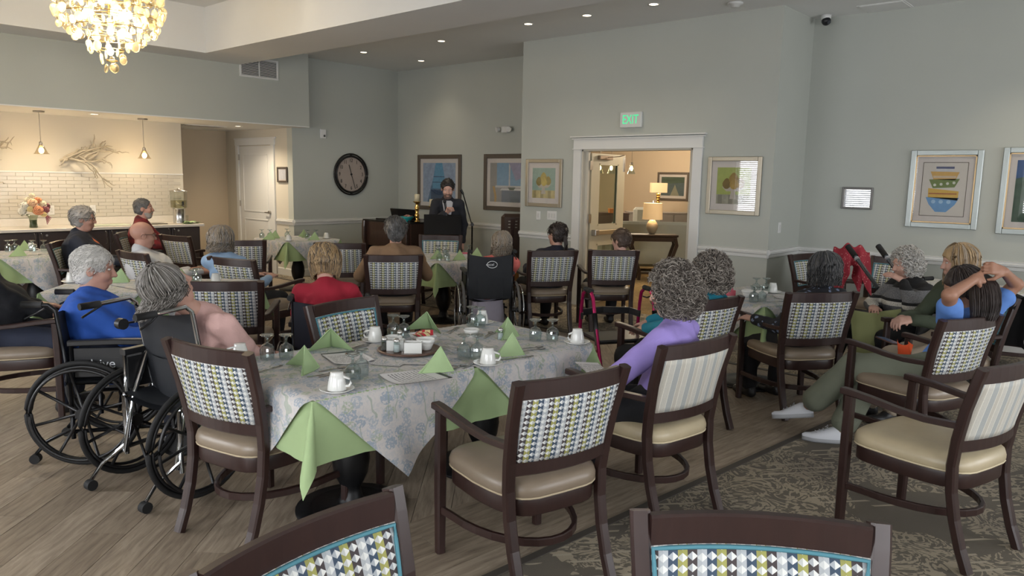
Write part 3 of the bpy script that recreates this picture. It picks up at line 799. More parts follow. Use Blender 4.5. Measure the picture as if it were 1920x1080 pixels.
def lazy_susan():
    x, y = 2.52, 2.965
    t = thing('lazy_susan', 'round brown wooden turntable in the middle of the front table', 'tray', (x, y, ZT))
    MB().lathe([(0, 0), (.10, 0), (.10, .008), (.155, .009), (.168, .014), (.168, .02), (.16, .023), (.15, .02), (0, .02)], (0, 0, 0), 40).build('plate', wood_dark('turntable_wood', (78, 54, 44), (104, 74, 58)), t)
    z = ZT+.0205
    def shaker(x, y, label, fill, zz):
        s = thing('shaker', label, 'shaker', (x, y, zz), 0, 'salt and pepper shakers')
        MB().lathe([(0, 0), (.017, 0), (.0185, .004), (.0155, .05), (.0145, .055)], (0, 0, 0), 10, False).build('jar', M_GLASS, s)
        MB().lathe([(0, .002), (.0155, .002), (.014, .04), (0, .041)], (0, 0, 0), 10).build('filling', fill, s)
        MB().lathe([(.0155, .054), (.0165, .058), (.015, .066), (.009, .073), (0, .075)], (0, 0, 0), 14).build('cap', M_STEEL, s)
    salt, pep = mat('salt', (232, 232, 230), .9), mat('pepper', (92, 84, 76), .9, var=.5, vscale=300)
    shaker(2.395, 3.015, 'glass pepper shaker on the turntable, nearest the folded napkin', pep, z)
    shaker(2.415, 2.94, 'glass salt shaker on the turntable beside the pepper', salt, z)
    shaker(3.09, 2.835, 'glass salt shaker standing alone on the front table', salt, ZT+.0005)
    shaker(2.56, 3.09, 'glass pepper shaker behind the white bowls on the turntable', pep, z)
    def bowl(x, y, label, r, h, zz=z):
        s = thing('small_bowl', label, 'bowl', (x, y, zz), 0, 'white bowls')
        MB().lathe([(0, 0), (r*.55, 0), (r*.62, .004), (r*.9, h*.6), (r*.9, h*.66), (r, h*.68), (r*1.02, h), (r*.97, h), (r*.85, h*.6), (r*.5, .008), (0, .008)], (0, 0, 0), 26).build('body', M_CHINA, s)
    bowl(2.565, 2.885, 'deep white ribbed bowl at the front of the turntable', .048, .058)
    bowl(2.505, 3.075, 'white bowl at the back of the turntable', .045, .05)
    bowl(3.02, 3.00, 'white footed bowl standing alone on the front table', .045, .05, ZT+.0005)
    c = thing('sugar_caddy', 'rectangular white china sweetener caddy on the turntable', 'caddy', (2.475, 2.88, z), R(-45))
    m = MB(); a, b, h, w_ = .045, .03, .055, .004
    m.bb(-a, a, -b, b, 0, .004); m.bb(-a, a, -b, -b+w_, 0, h, .001); m.bb(-a, a, b-w_, b, 0, h, .001); m.bb(-a, -a+w_, -b, b, 0, h, .001); m.bb(a-w_, a, -b, b, 0, h, .001)
    m.build('body', M_CHINA, c)
    c2 = dup(c, (2.445, 2.985, z), R(-45), 'white china sweetener caddy behind the front caddy on the turntable')
    sq = thing('snack_dish', 'flared square white dish of candy packets on the turntable', 'dish', (2.635, 2.99, z), R(-20))
    m = MB(); m.add([(-.03, -.03, 0), (.03, -.03, 0), (.03, .03, 0), (-.03, .03, 0), (-.06, -.06, .055), (.06, -.06, .055), (.06, .06, .055), (-.06, .06, .055), (-.055, -.055, .055), (.055, -.055, .055), (.055, .055, .055), (-.055, .055, .055), (-.027, -.027, .005), (.027, -.027, .005), (.027, .027, .005), (-.027, .027, .005)],
        [(3, 2, 1, 0), (0, 1, 5, 4), (1, 2, 6, 5), (2, 3, 7, 6), (3, 0, 4, 7), (4, 5, 9, 8), (5, 6, 10, 9), (6, 7, 11, 10), (7, 4, 8, 11), (8, 9, 13, 12), (9, 10, 14, 13), (10, 11, 15, 14), (11, 8, 12, 15), (12, 13, 14, 15)])
    m.build('body', M_CHINA, sq)
    tpk = NT('packet_print'); xx = tpk.xyz(tpk.coord('Object')); st_ = tpk.math('GREATER_THAN', tpk.math('ABSOLUTE', xx[0]), .014)
    tpk.base(tpk.mix(st_, (218, 200, 150), (178, 40, 52))); tpk.set(Roughness=.35)
    for k, (dx, dy, dz, rz, rx) in enumerate(((-.03, -.015, .055, .5, .5), (0, -.03, .06, .1, .4), (.028, -.01, .062, -.7, .6), (.01, .025, .058, 1.6, -.3), (-.02, .02, .05, 2.2, .2))):
        p = MB(); p.grid(lambda u, v: ((u-.5)*.06, (v-.5)*.04, .006*math.sin(math.pi*u)*math.sin(math.pi*v)), 6, 4); p.grid(lambda u, v: ((u-.5)*.06, (.5-v)*.04, -.006*math.sin(math.pi*u)*math.sin(math.pi*v)), 6, 4)
        o = p.build('candy_packet', tpk.m, None, (2.635+dx, 2.99+dy, z+dz), (rx, 0, rz)); tag(o, 'red and cream candy packet heaped in the square white dish', 'packet', 'candy packets')
lazy_susan()
def printed(name):
    t = NT(name); x = t.xyz(t.coord('Object'))
    ln = t.math('LESS_THAN', t.math('FRACT', t.math('MULTIPLY', x[1], 58.0)), 0.4)
    wd = t.math('GREATER_THAN', t.noise(t.coord('Object', (1, .12, 1)), 260, 1), 0.42)
    inn = t.math('MULTIPLY', t.math('LESS_THAN', t.math('ABSOLUTE', x[0]), .085), t.math('LESS_THAN', t.math('ABSOLUTE', t.math('ADD', x[1], .02)), .09))
    f = t.math('MULTIPLY', t.math('MULTIPLY', ln, wd), inn)
    head = t.math('GREATER_THAN', x[1], .112)
    c = t.mix(t.math('MULTIPLY', f, .8), (222, 220, 220), (70, 70, 74)); c = t.mix(head, c, (58, 62, 62))
    t.base(c); t.set(Roughness=.6); return t.m
M_PRINT = printed('printed_sheet')
def sheet(x, y, rot, label, w=.2, h=.27, curl=.012, z=None, tilt=(0, 0)):
    p = MB()
    p.grid(lambda u, v: ((u-.5)*w, (v-.5)*h, .004+curl*(2*u-1)**2*(1-v)), 8, 8); n0 = len(p.v)
    p.grid(lambda u, v: ((u-.5)*w, (.5-v)*h, .0015+curl*(2*u-1)**2*v), 8, 8)
    o = p.build('program_booklet', M_PRINT, None, (x, y, ZT if z is None else z), (tilt[0], tilt[1], rot)); return tag(o, label, 'booklet')
sheet(2.205, 2.545, R(-99), 'white printed program with dark border, near side of the front table')
sheet(2.20, 3.07, R(-20), 'white printed program curling up behind the goblets at the wheelchair end')
sheet(2.33, 2.87, R(-60), 'thin white program lying flat before the turntable', .16, .22, .002)
# ------------------------------------------------------------------ the other tables
place_table((2.58, 6.19), R(-38), 2, 'square table with black pedestal of the middle table', 'the middle table by the bald man', 11, .37)
MT = 'the middle table'
setting('at the left corner of the middle table', MT, (2.13, 6.78), ((2.22, 6.70), (2.21, 6.64)), (2.44, 6.55, .4))
setting('on the middle table beside the empty chair', MT, (2.97, 5.98), ((2.87, 6.10), (2.80, 6.02)), (2.80, 6.24, .2))
setting('at the near side of the middle table', MT, (2.62, 6.35), ((2.50, 6.30),), None)
place_table((2.62, 9.50), 0, 1, 'square table with black pedestal nearest the kitchen counter', 'the table nearest the kitchen counter', 21)
KT = 'the table nearest the kitchen counter'
setting('at the right corner of the table nearest the kitchen', KT, (2.90, 9.62), ((2.66, 9.66), (2.76, 9.60)), (2.42, 9.24, 0.9), ((2.56, 9.22, .3), (2.66, 9.24, .2)))
setting('at the back of the table nearest the kitchen', KT, (2.70, 9.84), ((2.46, 9.80), (2.54, 9.86)), (2.64, 9.86, 1.0))
place_table((6.02, 9.58), 0, 1, 'square table with black pedestal in front of the white door', 'the far corner table', 31)
CT = 'the far corner table'
setting('on the front corner of the far corner table', CT, (5.68, 9.26), ((5.74, 9.36),), (5.62, 9.62, .4))
setting('at the left side of the far corner table', CT, None, ((5.64, 9.90), (5.72, 9.82)), (5.80, 9.80, .5))
setting('at the right side of the far corner table', CT, (6.34, 9.32), ((6.10, 9.44), (6.22, 9.40)), (6.10, 9.25, .6))
setting('at the back of the far corner table', CT, None, ((6.0, 9.82),), (6.22, 9.72, 1.2))
place_table((5.93, 6.36), R(-5), 1, 'square table with black pedestal before the performer', 'the table before the performer', 41)
PT = 'the table before the performer'
setting('at the left of the table before the performer', PT, None, ((5.62, 6.10), (5.70, 6.06)), (5.78, 6.30, .6))
setting('at the front of the table before the performer', PT, None, ((5.92, 6.45), (6.00, 6.40)), (5.88, 6.04, .6), ((5.72, 5.99, .2), (6.0, 5.98, .3)))
setting('at the right of the table before the performer', PT, None, ((6.28, 6.30),), (6.22, 6.10, .4))
bx_ = thing('sweetener_box', 'small white and pink box on the table before the performer', 'box', (6.05, 6.12, ZT), R(-40)); MB().bb(-.05, .05, -.03, .03, 0, .05).build('tray', M_CHINA, bx_); MB().bb(-.045, .045, -.025, .025, .05, .066).build('packets', mat('pink_packets', (196, 96, 116), .6), bx_)
place_table((5.90, 2.56), R(-14), 1, 'square table with black pedestal beside the woman in teal', 'the table by the woman with dark bobbed hair', 51, .41)
ST = 'the table by the woman with dark bobbed hair'
setting('at the back of the table beside the woman in teal', ST, (6.16, 2.52), ((6.05, 2.62), (6.11, 2.56)), (5.82, 2.80, 1.2))
setting('at the front of the table beside the woman in teal', ST, None, ((5.56, 2.42), (5.62, 2.38)), None, (), ((5.70, 2.30, -.5), (5.75, 2.28, -.5)), ())
for (x, y, l) in ((5.80, 2.46, 'white ribbed bowl on the table beside the woman in teal'), (5.77, 2.57, 'white bowl half hidden behind another bowl beside the woman in teal')):
    s = thing('small_bowl', l, 'bowl', (x, y, ZT), 0, 'white bowls')
    MB().lathe([(0, 0), (.026, 0), (.03, .004), (.043, .035), (.043, .038), (.048, .04), (.049, .058), (.046, .058), (.04, .035), (.024, .008), (0, .008)], (0, 0, 0), 24).build('body', M_CHINA, s)
s = thing('sweetener_box', 'pink sweetener holder on the table beside the woman in teal', 'box', (5.74, 2.70, ZT), R(-30)); MB().bb(-.035, .035, -.025, .025, 0, .045, .004).build('tray', mat('pink_plastic', (205, 96, 112), .4), s); MB().bb(-.015, .015, -.012, .012, .045, .062).build('packets', mat('pink_packets', (196, 96, 116), .6), s)
sheet(5.98, 2.34, R(-60), 'white printed sheet on the table beside the woman in teal', .16, .2, .002)
place_table((7.98, 1.42), R(-4), 1, 'square table with black pedestal against the picture wall', 'the table against the picture wall', 61)
# ------------------------------------------------------------------ wheelchairs and walkers
M_RUB = mat('black_rubber', (20, 20, 21), 0.75)
M_BLKPL = mat('black_plastic', (26, 26, 28), 0.4)
M_CHROME = mat('chrome', (205, 207, 210), 0.12, 1.0)
M_BLKTUBE = mat('black_tube', (30, 31, 34), 0.3, 0.5)
M_NYLON = mat('black_nylon', (24, 27, 33), 0.62, var=.2, vscale=20, bump=.2, bscale=16)
M_NYLONB = mat('navy_nylon', (28, 34, 48), 0.5, var=.2, vscale=14, bump=.3, bscale=10)
M_GREYRUB = mat('grey_tyre', (96, 94, 92), 0.8)
def ring(R_, z=0, n=40): return [(R_*math.cos(2*math.pi*i/n), 0, R_*math.sin(2*math.pi*i/n)+z) for i in range(n)]
def wheel(parent, x, y, z, r=.305, mag=True, tyre=M_RUB, side=1):
    """big rear wheel whose axle is along local x"""
    w = MB(); RY = Matrix.Rotation(R(90), 3, 'Z')
    def rr(rad, off=0): return [(x+off, y+rad*math.cos(2*math.pi*i/48), z+rad*math.sin(2*math.pi*i/48)) for i in range(48)]
    wh = MB().tube(rr(r-.014), .014, 8, True).build('wheel', tyre, parent)
    MB().tube(rr(r-.036), .010, 6, True).build('rim', M_BLKPL if mag else M_CHROME, wh)
    MB().tube(rr(r-.045, side*.045), .009, 6, True).build('hand_rim', M_BLKPL if mag else M_CHROME, wh)
    MB().cyl((x-.035, y, z), (x+.035, y, z), .035 if mag else .025, 14).build('hub', M_BLKPL, wh)
    n = 8 if mag else 14
    for k in range(n):
        a = 2*math.pi*(k+.3)/n
        MB().tube([(x+(.012 if k % 2 else -.012), y+.03*math.cos(a), z+.03*math.sin(a)), (x, y+(r-.04)*math.cos(a), z+(r-.04)*math.sin(a))], .0085 if mag else .0022, 6).build('spoke', M_BLKPL if mag else M_CHROME, wh)
def wheelchair(loc, yaw, label, kind='std', recl=0.0, tube=M_BLKTUBE, back=M_NYLON, bw=.225, top=.92, tyre=M_RUB, mag=True, arms=True, by=-.2):
    """local: faces +Y, x to the right, floor at z 0"""
    t = thing('wheelchair', label, 'wheelchair', (loc[0], loc[1], 0.0035), R(yaw), 'wheelchairs')
    AYL = -.12
    for s in (-1, 1): wheel(t, s*(bw+.055), AYL, .305, .305, mag, tyre, s)
    for s in (-1, 1):           # casters
        c = MB().tube([(s*bw+0, .36+.095*math.cos(a*.3927), .10+.085*math.sin(a*.3927)) for a in range(16)], .016, 6, True).build('caster', tyre, t)
        MB().bar([(s*bw, .36, .10), (s*bw, .34, .2), (s*bw, .33, .30)], .05, .02).build('fork', M_BLKPL, c)
        MB().cyl((s*bw-.025, .36, .10), (s*bw+.025, .36, .10), .07, 16).build('hub', M_BLKPL, c)
    sb = math.sin(recl); cb = math.cos(recl)
    def bp(h): return (by-sb*(h), .47+cb*h)          # (y, z) along the back post
    H = (top-.47)
    for s in (-1, 1):
        m = MB()
        m.tube([(s*bw, -.2, .18), (s*bw, .30, .20), (s*bw, .34, .26), (s*bw, .34, .46), (s*bw, .30, .48), (s*bw, -.2, .47)], .0125, 8)
        m.tube([(s*bw, -.2, .14), (s*bw, -.2, .47)], .0125, 8)
        m.tube([(s*bw, .34, .44), (s*(bw-.01), .46, .36), (s*(bw-.01), .56, .14)], .011, 8)
        m.build('side_frame', tube, t)
        y1, z1 = bp(H)
        m = MB(); ge = .0 if kind == 'std' else .13; m.tube([(s*bw,)+bp(0), (s*bw,)+bp(H*.5), (s*bw,)+bp(H-.03), (s*bw, y1-.03, z1), (s*bw, y1-.13-ge, z1+(.0 if kind == 'std' else -.02))], .0125, 8); m.build('back_post', tube if kind == 'std' else M_CHROME, t)
        g = MB().tube([(s*bw, y1-.06-ge, z1+.002-ge*.12), (s*bw, y1-.165-ge, z1+.004-ge*.16)], .018, 10).build('push_grip', M_RUB, t)
        if kind != 'std' or kind == 'std':
            MB().tube([(s*bw, y1-.05-ge, z1-.02), (s*bw+s*.01, y1-.09-ge, z1-.045), (s*bw+s*.012, y1-.15-ge, z1-.075)], .006, 6).build('brake_lever', M_BLKPL, g)
        if arms:
            m = MB(); m.bar([(s*(bw+.01), -.19, .70), (s*(bw+.012), .05, .705), (s*(bw+.01), .24, .70)], .052, .032); m.build('armrest', M_BLKPL, t)
            for yy in (-.18, .2): MB().tube([(s*(bw+.01), yy, .475), (s*(bw+.01), yy, .69)], .011, 8).build('arm_support', tube, t)
            m = MB(); m.bb(s*(bw+.006)-.004, s*(bw+.006)+.004, -.17, .19, .50, .67, .003); m.build('skirt_guard', M_BLKPL, t)
        # footrest
        m = MB(); m.bb(s*.11-.07, s*.11+.07, .55, .70, .12, .13, .004); m.build('footplate', M_BLKPL, t)
        m = MB(); m.tube([(s*bw, -.2, .2), (s*bw, -.34, .13), (s*bw, -.40, .06)], .010, 8); tb = m.build('anti_tipper', M_CHROME if kind != 'std' else tube, t)
        MB().cyl((s*bw-.02, -.405, .032), (s*bw+.02, -.405, .032), .028, 14).build('roller', M_RUB, tb)
    MB().bar([(-bw, .05, .30), (bw, -.05, .42)], .02, .02).bar([(bw, .05, .30), (-bw, -.05, .42)], .02, .02).build('cross_brace', tube, t)
    MB().grid(lambda u, v: ((u-.5)*2*bw, -.2+.5*v, .485-.02*math.sin(math.pi*u)), 10, 6).grid(lambda u, v: ((.5-u)*2*bw, -.2+.5*v, .455-.02*math.sin(math.pi*u)), 10, 6).build('seat', back, t)
    def bk(off):
        return lambda u, v: ((u-.5)*2*(bw+.012), bp(-.03+(H-.01)*v)[0]-.035*math.sin(math.pi*u)+off, bp(-.03+(H-.01)*v)[1]-.028*math.sin(math.pi*u)*(v > .9))
    bp_ = MB().grid(bk(.008), 14, 12).grid(bk(-.008), 14, 12).build('back_sling', back, t)
    f1 = bk(-.014)
    MB().grid(lambda u, v: (lambda p: (p[0], p[1]-.01*math.sin(math.pi*u), p[2]))(f1(.22+.56*u, .04+.44*v)), 8, 6).build('back_pocket', back, bp_)
    return t, bp_, bk
def white_print(): return mat('white_print', (222, 224, 226), .5)
# A: black chair with logo before the performer's table
tA, bA, fA = wheelchair((5.62, 5.36), -38, 'black wheelchair with a white oval logo on its back', 'std', .06, bw=.225, top=.94, tyre=M_GREYRUB, mag=False)
p0 = fA(-.016)(.5, .78)
lg = MB().tube([(p0[0]+.01+.052*math.cos(i*.3142), p0[1]-.004, p0[2]+.034*math.sin(i*.3142)) for i in range(20)], .0035, 6, True).build('logo_ring', white_print(), bA)
text('logo_lettering', 'excel', .036, white_print(), bA, (p0[0]-.012, p0[1]-.006, p0[2]), (R(90), 0, 0), .001, 1.1)
tb_ = thing('tote_bag', 'pale lilac cloth bag hanging under the logo wheelchair', 'bag', (5.60, 5.33, .12), R(-38)); MB().grid(lambda u, v: (.19*math.cos(2*math.pi*u)*(1-.15*v), .12*math.sin(2*math.pi*u)*(1+.1*math.sin(6*u)), .28*v+.01*math.sin(9*u)), 20, 8).build('bag', mat('lilac_canvas', (186, 180, 196), .85, var=.08, vscale=20), tb_); MB().prism([(.19*math.cos(2*math.pi*k/16), .12*math.sin(2*math.pi*k/16)) for k in range(16)], 0, .008).build('bottom', mat('lilac_canvas', (186, 180, 196), .85), tb_)
# B: red-shirted woman's chair
wheelchair((2.90, 4.20), -38, 'dark navy wheelchair of the woman in a red shirt', 'std', .05, back=M_NYLONB, bw=.235, top=.90)
# C: blue-shirted man's chair
tC, bC, fC = wheelchair((1.70, 4.65), -127, 'black wheelchair of the man in a blue shirt', 'std', .12, bw=.235, top=.92)
tC.rotation_euler = (0, 0, R(-37-90))
lbl = MB().bb(.243, .246, -.13, .07, .545, .61).build('side_label', M_BLKPL, tC)
text('brand_lettering', 'drive', .075, white_print(), tC, (.2465, -.03, .575), (R(90), 0, R(90)), .001)
# D: reclining chair of the woman lying back
tD, bD, fD = wheelchair((1.755, 3.93), -80, 'black reclining wheelchair with chrome frame and a high back', 'recline', .17, tube=M_CHROME, bw=.24, top=1.0, by=-.02)
MB().tube([(-.225, -.08, .86), (-.225, -.16, .86), (-.225, -.20, .86)], .006, 6).cyl((-.245, -.2, .86), (-.205, -.2, .86), .03, 12).build('clamp_knob', M_BLKPL, tD)
for s_ in (-1, 1): MB().tube([(s_*.225, -.22, .16), (s_*.225, -.16, .45), (s_*.225, -.06, .70)], .014, 8).build('recline_strut', M_CHROME, tD)
# E: striped sweater woman's chair
wheelchair((6.70, 1.55), 60, 'black wheelchair of the white-haired woman in a striped sweater', 'std', .1, bw=.22, top=.88)
# pink rollator
def rollator():
    M_PINK = mat('magenta_metal', (176, 34, 92), .25, .6)
    t = thing('rollator', 'magenta rollator walker with black hand grips by the front table', 'walker', (4.55, 2.98, 0.0035), R(-30))
    for s in (-1, 1):
        m = MB(); m.tube([(s*.24, -.30, .12), (s*.24, -.16, .45), (s*.24, -.06, .72), (s*.24, -.03, .82), (s*.24, .02, .87), (s*.24, .09, .87), (s*.24, .15, .83), (s*.24, .17, .74), (s*.24, .20, .45), (s*.24, .26, .12)], .0135, 8); m.build('side_tube', M_PINK, t)
        MB().tube([(s*.24, .0, .87), (s*.24, .11, .87)], .019, 10).build('hand_grip', M_RUB, t)
        MB().tube([(s*.24, -.13, .50), (s*.24, -.06, .72)], .019, 8).build('height_sleeve', M_BLKPL, t)
        MB().tube([(s*.24, .0, .82), (s*.24, .06, .80), (s*.24, .12, .80)], .006, 6).build('brake_lever', M_BLKPL, t)
        MB().tube([(s*.24, -.15, .47), (s*.24, -.06, .43), (s*.24, .06, .41), (s*.24, .19, .41)], .011, 8).build('lower_tube', M_PINK, t)
        for y in (-.30, .26):
            wq = MB().tube([(s*.24, y+.075*math.cos(a*.3927), .09+.075*math.sin(a*.3927)) for a in range(16)], .015, 6, True).build('wheel', M_RUB, t)
            MB().cyl((s*.24-.012, y, .09), (s*.24+.012, y, .09), .066, 14).build('hub', M_BLKPL, wq)
    MB().bar([(-.24, .16, .66), (-.2, .26, .67), (0, .31, .675), (.2, .26, .67), (.24, .16, .66)], .02, .05).build('back_strap', M_BLKPL, t)
    MB().bb(-.22, .22, -.12, .2, .50, .53, .01).build('seat', M_BLKPL, t)
rollator()
# folded walker handles with a red patterned cloth, beside the striped sweater woman
def red_walker():
    t = thing('rollator', 'grey walker with long black handles draped with a red cloth', 'walker', (6.95, 1.98, 0.0035))
    o3 = Vector((6.95, 1.98, .0035)); GT = mat('grey_tube', (74, 78, 82), .35, .5)
    for top_, low in (((7.12, 2.20, 1.06), (6.93, 1.90, .78)), ((7.40, 2.02, 1.06), (7.18, 1.72, .78))):
        a, b = Vector(top_)-o3, Vector(low)-o3
        MB().tube([tuple(a), tuple(a.lerp(b, .5)), tuple(b)], .017, 8).build('handle_tube', GT, t); MB().tube([tuple(a+(a-b)*.18), tuple(a.lerp(b, .12))], .026, 10).build('hand_grip', M_RUB, t); MB().tube([tuple(a.lerp(b, .16)), tuple(a.lerp(b, .22))], .023, 8).build('clamp', mat('grey_clamp', (150, 152, 154), .4), t)
        for dx, dy in ((.14, .16), (-.06, -.04)):
            w_ = Vector((b.x+dx, b.y+dy, .08)); MB().tube([tuple(b), tuple(w_)], .012, 8).build('leg', GT, t); MB().cyl((w_.x-.014, w_.y, .08), (w_.x+.014, w_.y, .08), .076, 16).build('wheel', M_RUB, t)
    MB().tube([tuple(Vector((6.93, 1.90, .78))-o3), tuple(Vector((7.18, 1.72, .78))-o3)], .012, 8).build('cross_tube', GT, t)
    tr = NT('red_bandana'); vo = tr.new('ShaderNodeTexVoronoi'); tr.link(tr.coord('Object'), vo.inputs['Vector']); vo.inputs['Scale'].default_value = 46
    sp = tr.math('LESS_THAN', vo.outputs['Distance'], .20); tr.base(tr.mix(sp, tr.mix(tr.noise(tr.coord('Object'), 7, 2), (120, 24, 40), (172, 44, 60)), (200, 140, 132))); tr.set(Roughness=.8)
    m = MB(); A, B_ = Vector((7.10, 2.36, 1.08)), Vector((7.36, 2.12, 1.06)); dn = Vector((-.55, -.6, 0)).normalized()
    def drape(u, v):
        p = A.lerp(B_, u); side = (v-.5)*2; L = (.30+.12*math.sin(u*7+1))*abs(side)**1.1
        q = p+dn*side*(.07+.05*math.sin(u*9))+Vector((0, 0, -L+.02*math.sin(u*17+v*3)+.05*math.sin(math.pi*u)))+dn*.025*math.sin(u*23+v*6)*abs(side)
        return tuple(q)
    m.grid(drape, 34, 26)
    tag(m.build('cloth', tr.m), 'red printed cloth hanging over the walker handles', 'cloth')
red_walker()
# ------------------------------------------------------------------ people: implicit-surface bodies
def axis_coords(lo, hi, h, fine):
    """grid lines from lo to hi, step h, finer inside the given (a, b, step) intervals"""
    xs = [lo]
    while xs[-1] < hi:
        x = xs[-1]; st = h
        for a, b, s in fine:
            if a-.5*h <= x <= b: st = min(st, s)
        xs.append(x+st)
    return np.array(xs, np.float32)
class Field:
    def __init__(s, lo, hi, h, fine=((), (), ())):
        s.c = [axis_coords(lo[i], hi[i], h, fine[i]) for i in range(3)]
        s.D = np.full([len(c) for c in s.c], .12, np.float32)
    def _sl(s, lo, hi):
        return tuple(slice(max(0, int(np.searchsorted(c, a))-1), int(np.searchsorted(c, b))+1) for c, a, b in zip(s.c, lo, hi))
    def _grid(s, sl):
        x, y, z = (c[k] for c, k in zip(s.c, sl)); return x[:, None, None], y[None, :, None], z[None, None, :]
    def _apply(s, sl, d, k, sub):
        A = s.D[sl]
        if sub: d = -d; h = np.clip(.5-.5*(A-d)/k, 0, 1); s.D[sl] = A*(1-h)+d*h+k*h*(1-h)
        else: h = np.clip(.5+.5*(A-d)/k, 0, 1); s.D[sl] = A*(1-h)+d*h-k*h*(1-h)
    def cone(s, a, b, ra, rb, k=.012, sub=False, flat=None):
        """tapered capsule; flat=(axis vector, factor) squeezes it along an axis"""
        a, b = np.array(a, float), np.array(b, float); m = max(ra, rb)*(max(1, 1/flat[1]) if flat and flat[1] < 1 else 1)+.03+k
        sl = s._sl(np.minimum(a, b)-m, np.maximum(a, b)+m); x, y, z = s._grid(sl)
        ba = b-a; L = max(ba@ba, 1e-9)
        px, py, pz = x-a[0], y-a[1], z-a[2]
        t = np.clip((px*ba[0]+py*ba[1]+pz*ba[2])/L, 0, 1)
        dx, dy, dz = px-t*ba[0], py-t*ba[1], pz-t*ba[2]
        r2 = dx*dx+dy*dy+dz*dz
        if flat is not None:
            n = np.array(flat[0], float); n /= np.linalg.norm(n); q = dx*n[0]+dy*n[1]+dz*n[2]
            r2 = r2+q*q*(flat[1]**2-1)
        s._apply(sl, np.sqrt(np.maximum(r2, 0))-(ra+(rb-ra)*t), k, sub); return s
    def ell(s, c, r, M=None, k=.012, sub=False):
        """ellipsoid; M columns are its axes"""
        c = np.array(c, float); m = max(r)+.03+k; sl = s._sl(c-m, c+m); x, y, z = s._grid(sl)
        px, py, pz = x-c[0], y-c[1], z-c[2]
        M = np.eye(3) if M is None else np.array(M, float)
        u = [(px*M[0, i]+py*M[1, i]+pz*M[2, i])/r[i] for i in range(3)]
        k0 = np.sqrt(u[0]**2+u[1]**2+u[2]**2)+1e-6
        k1 = np.sqrt((u[0]/r[0])**2+(u[1]/r[1])**2+(u[2]/r[2])**2)+1e-6
        s._apply(sl, k0*(k0-1)/k1, k, sub); return s
    def folds(s, amp, freq, seed=0.0, zstretch=.6):
        x, y, z = s._grid((slice(None),)*3)
        s.D += (amp*np.sin(freq*(x*.9+y*.5)+1.7*np.sin(freq*.45*z+seed)+seed)*np.sin(freq*zstretch*z+1.3*np.sin(freq*.5*(y-x)+seed*2))).astype(np.float32); return s
    def cut(s, p, n, k=.006):
        """keep only the side the normal n points away from"""
        x, y, z = s._grid((slice(None),)*3); n = np.array(n, float); n /= np.linalg.norm(n)
        d = (x-p[0])*n[0]+(y-p[1])*n[1]+(z-p[2])*n[2]
        s.D = np.maximum(s.D, d.astype(np.float32)); return s
    def mesh(s):
        D, c = s.D, s.c; ins = D < 0
        n = ins.astype(np.uint8); cnt = n[:-1]+n[1:]; cnt = cnt[:, :-1]+cnt[:, 1:]; cnt = cnt[:, :, :-1]+cnt[:, :, 1:]
        I, J, K = np.nonzero((cnt > 0) & (cnt < 8))
        idx = np.full(cnt.shape, -1, np.int32); idx[I, J, K] = np.arange(len(I))
        acc = np.zeros((len(I), 3)); num = np.zeros(len(I))
        cor = [(a, b, d) for a in (0, 1) for b in (0, 1) for d in (0, 1)]
        V = {q: D[I+q[0], J+q[1], K+q[2]] for q in cor}
        X = [[c[0][I], c[0][I+1]], [c[1][J], c[1][J+1]], [c[2][K], c[2][K+1]]]
        for q in cor:
            for axn in range(3):
                if q[axn]: continue
                r = list(q); r[axn] = 1; r = tuple(r); a, b = V[q], V[r]
                m = (a < 0) != (b < 0); t = np.where(m, a/np.where(m, a-b, 1), 0)
                for d in range(3):
                    p = X[d][q[d]]+(X[d][1]-X[d][0])*t if d == axn else X[d][q[d]]
                    acc[:, d] += np.where(m, p, 0)
                num += m
        P = acc/np.maximum(num, 1)[:, None]
        F = []
        for axn in range(3):
            sl0 = [slice(None)]*3; sl1 = [slice(None)]*3; sl0[axn] = slice(0, -1); sl1[axn] = slice(1, None)
            a, b = ins[tuple(sl0)], ins[tuple(sl1)]
            o1, o2 = [d for d in range(3) if d != axn]
            G = np.nonzero(a != b); G = [g for g in G]
            ok = (G[o1] > 0) & (G[o2] > 0) & (G[o1] < D.shape[o1]-1) & (G[o2] < D.shape[o2]-1)
            G = [g[ok] for g in G]; fl = a[tuple(G)]
            def at(d1, d2):
                q = list(G); q[o1] = q[o1]+d1; q[o2] = q[o2]+d2; return idx[tuple(q)]
            f = np.stack([at(-1, -1), at(0, -1), at(0, 0), at(-1, 0)], 1)
            flip = fl if axn != 1 else ~fl
            f = np.where(flip[:, None], f, f[:, ::-1]); F.append(f)
        F = np.concatenate(F); F = F[(F >= 0).all(1)]
        return P, F
def np_mesh(name, P, F, m, parent, org):
    me = bpy.data.meshes.new(name); nv, nf = len(P), len(F)
    me.vertices.add(nv); me.vertices.foreach_set('co', (P-np.array(org)).astype(np.float32).ravel())
    me.loops.add(nf*4); me.loops.foreach_set('vertex_index', F.astype(np.int32).ravel())
    me.polygons.add(nf); me.polygons.foreach_set('loop_start', np.arange(0, nf*4, 4, dtype=np.int32))
    try: me.polygons.foreach_set('loop_total', np.full(nf, 4, np.int32))
    except Exception: pass
    me.polygons.foreach_set('use_smooth', np.ones(nf, bool))
    me.materials.append(m); me.update(calc_edges=True); me.validate()
    return obj(name, me, parent)
def skin(name, col):
    if name in MATS: return MATS[name]
    t = NT(name); v = t.coord('Object'); n = t.noise(v, 34, 3); big = t.noise(v, 9, 2)
    c = t.mix(t.math('MULTIPLY', n, .35), col, tuple(int(a*b) for a, b in zip(col, (.88, .76, .71))))
    c = t.mix(t.math('MULTIPLY', big, .3), c, tuple(min(255, int(a*1.08)) for a in col))
    t.base(c); t.set(Roughness=.5); t.bump(t.noise(v, 120, 2), .12, .002); MATS[name] = t.m; return t.m
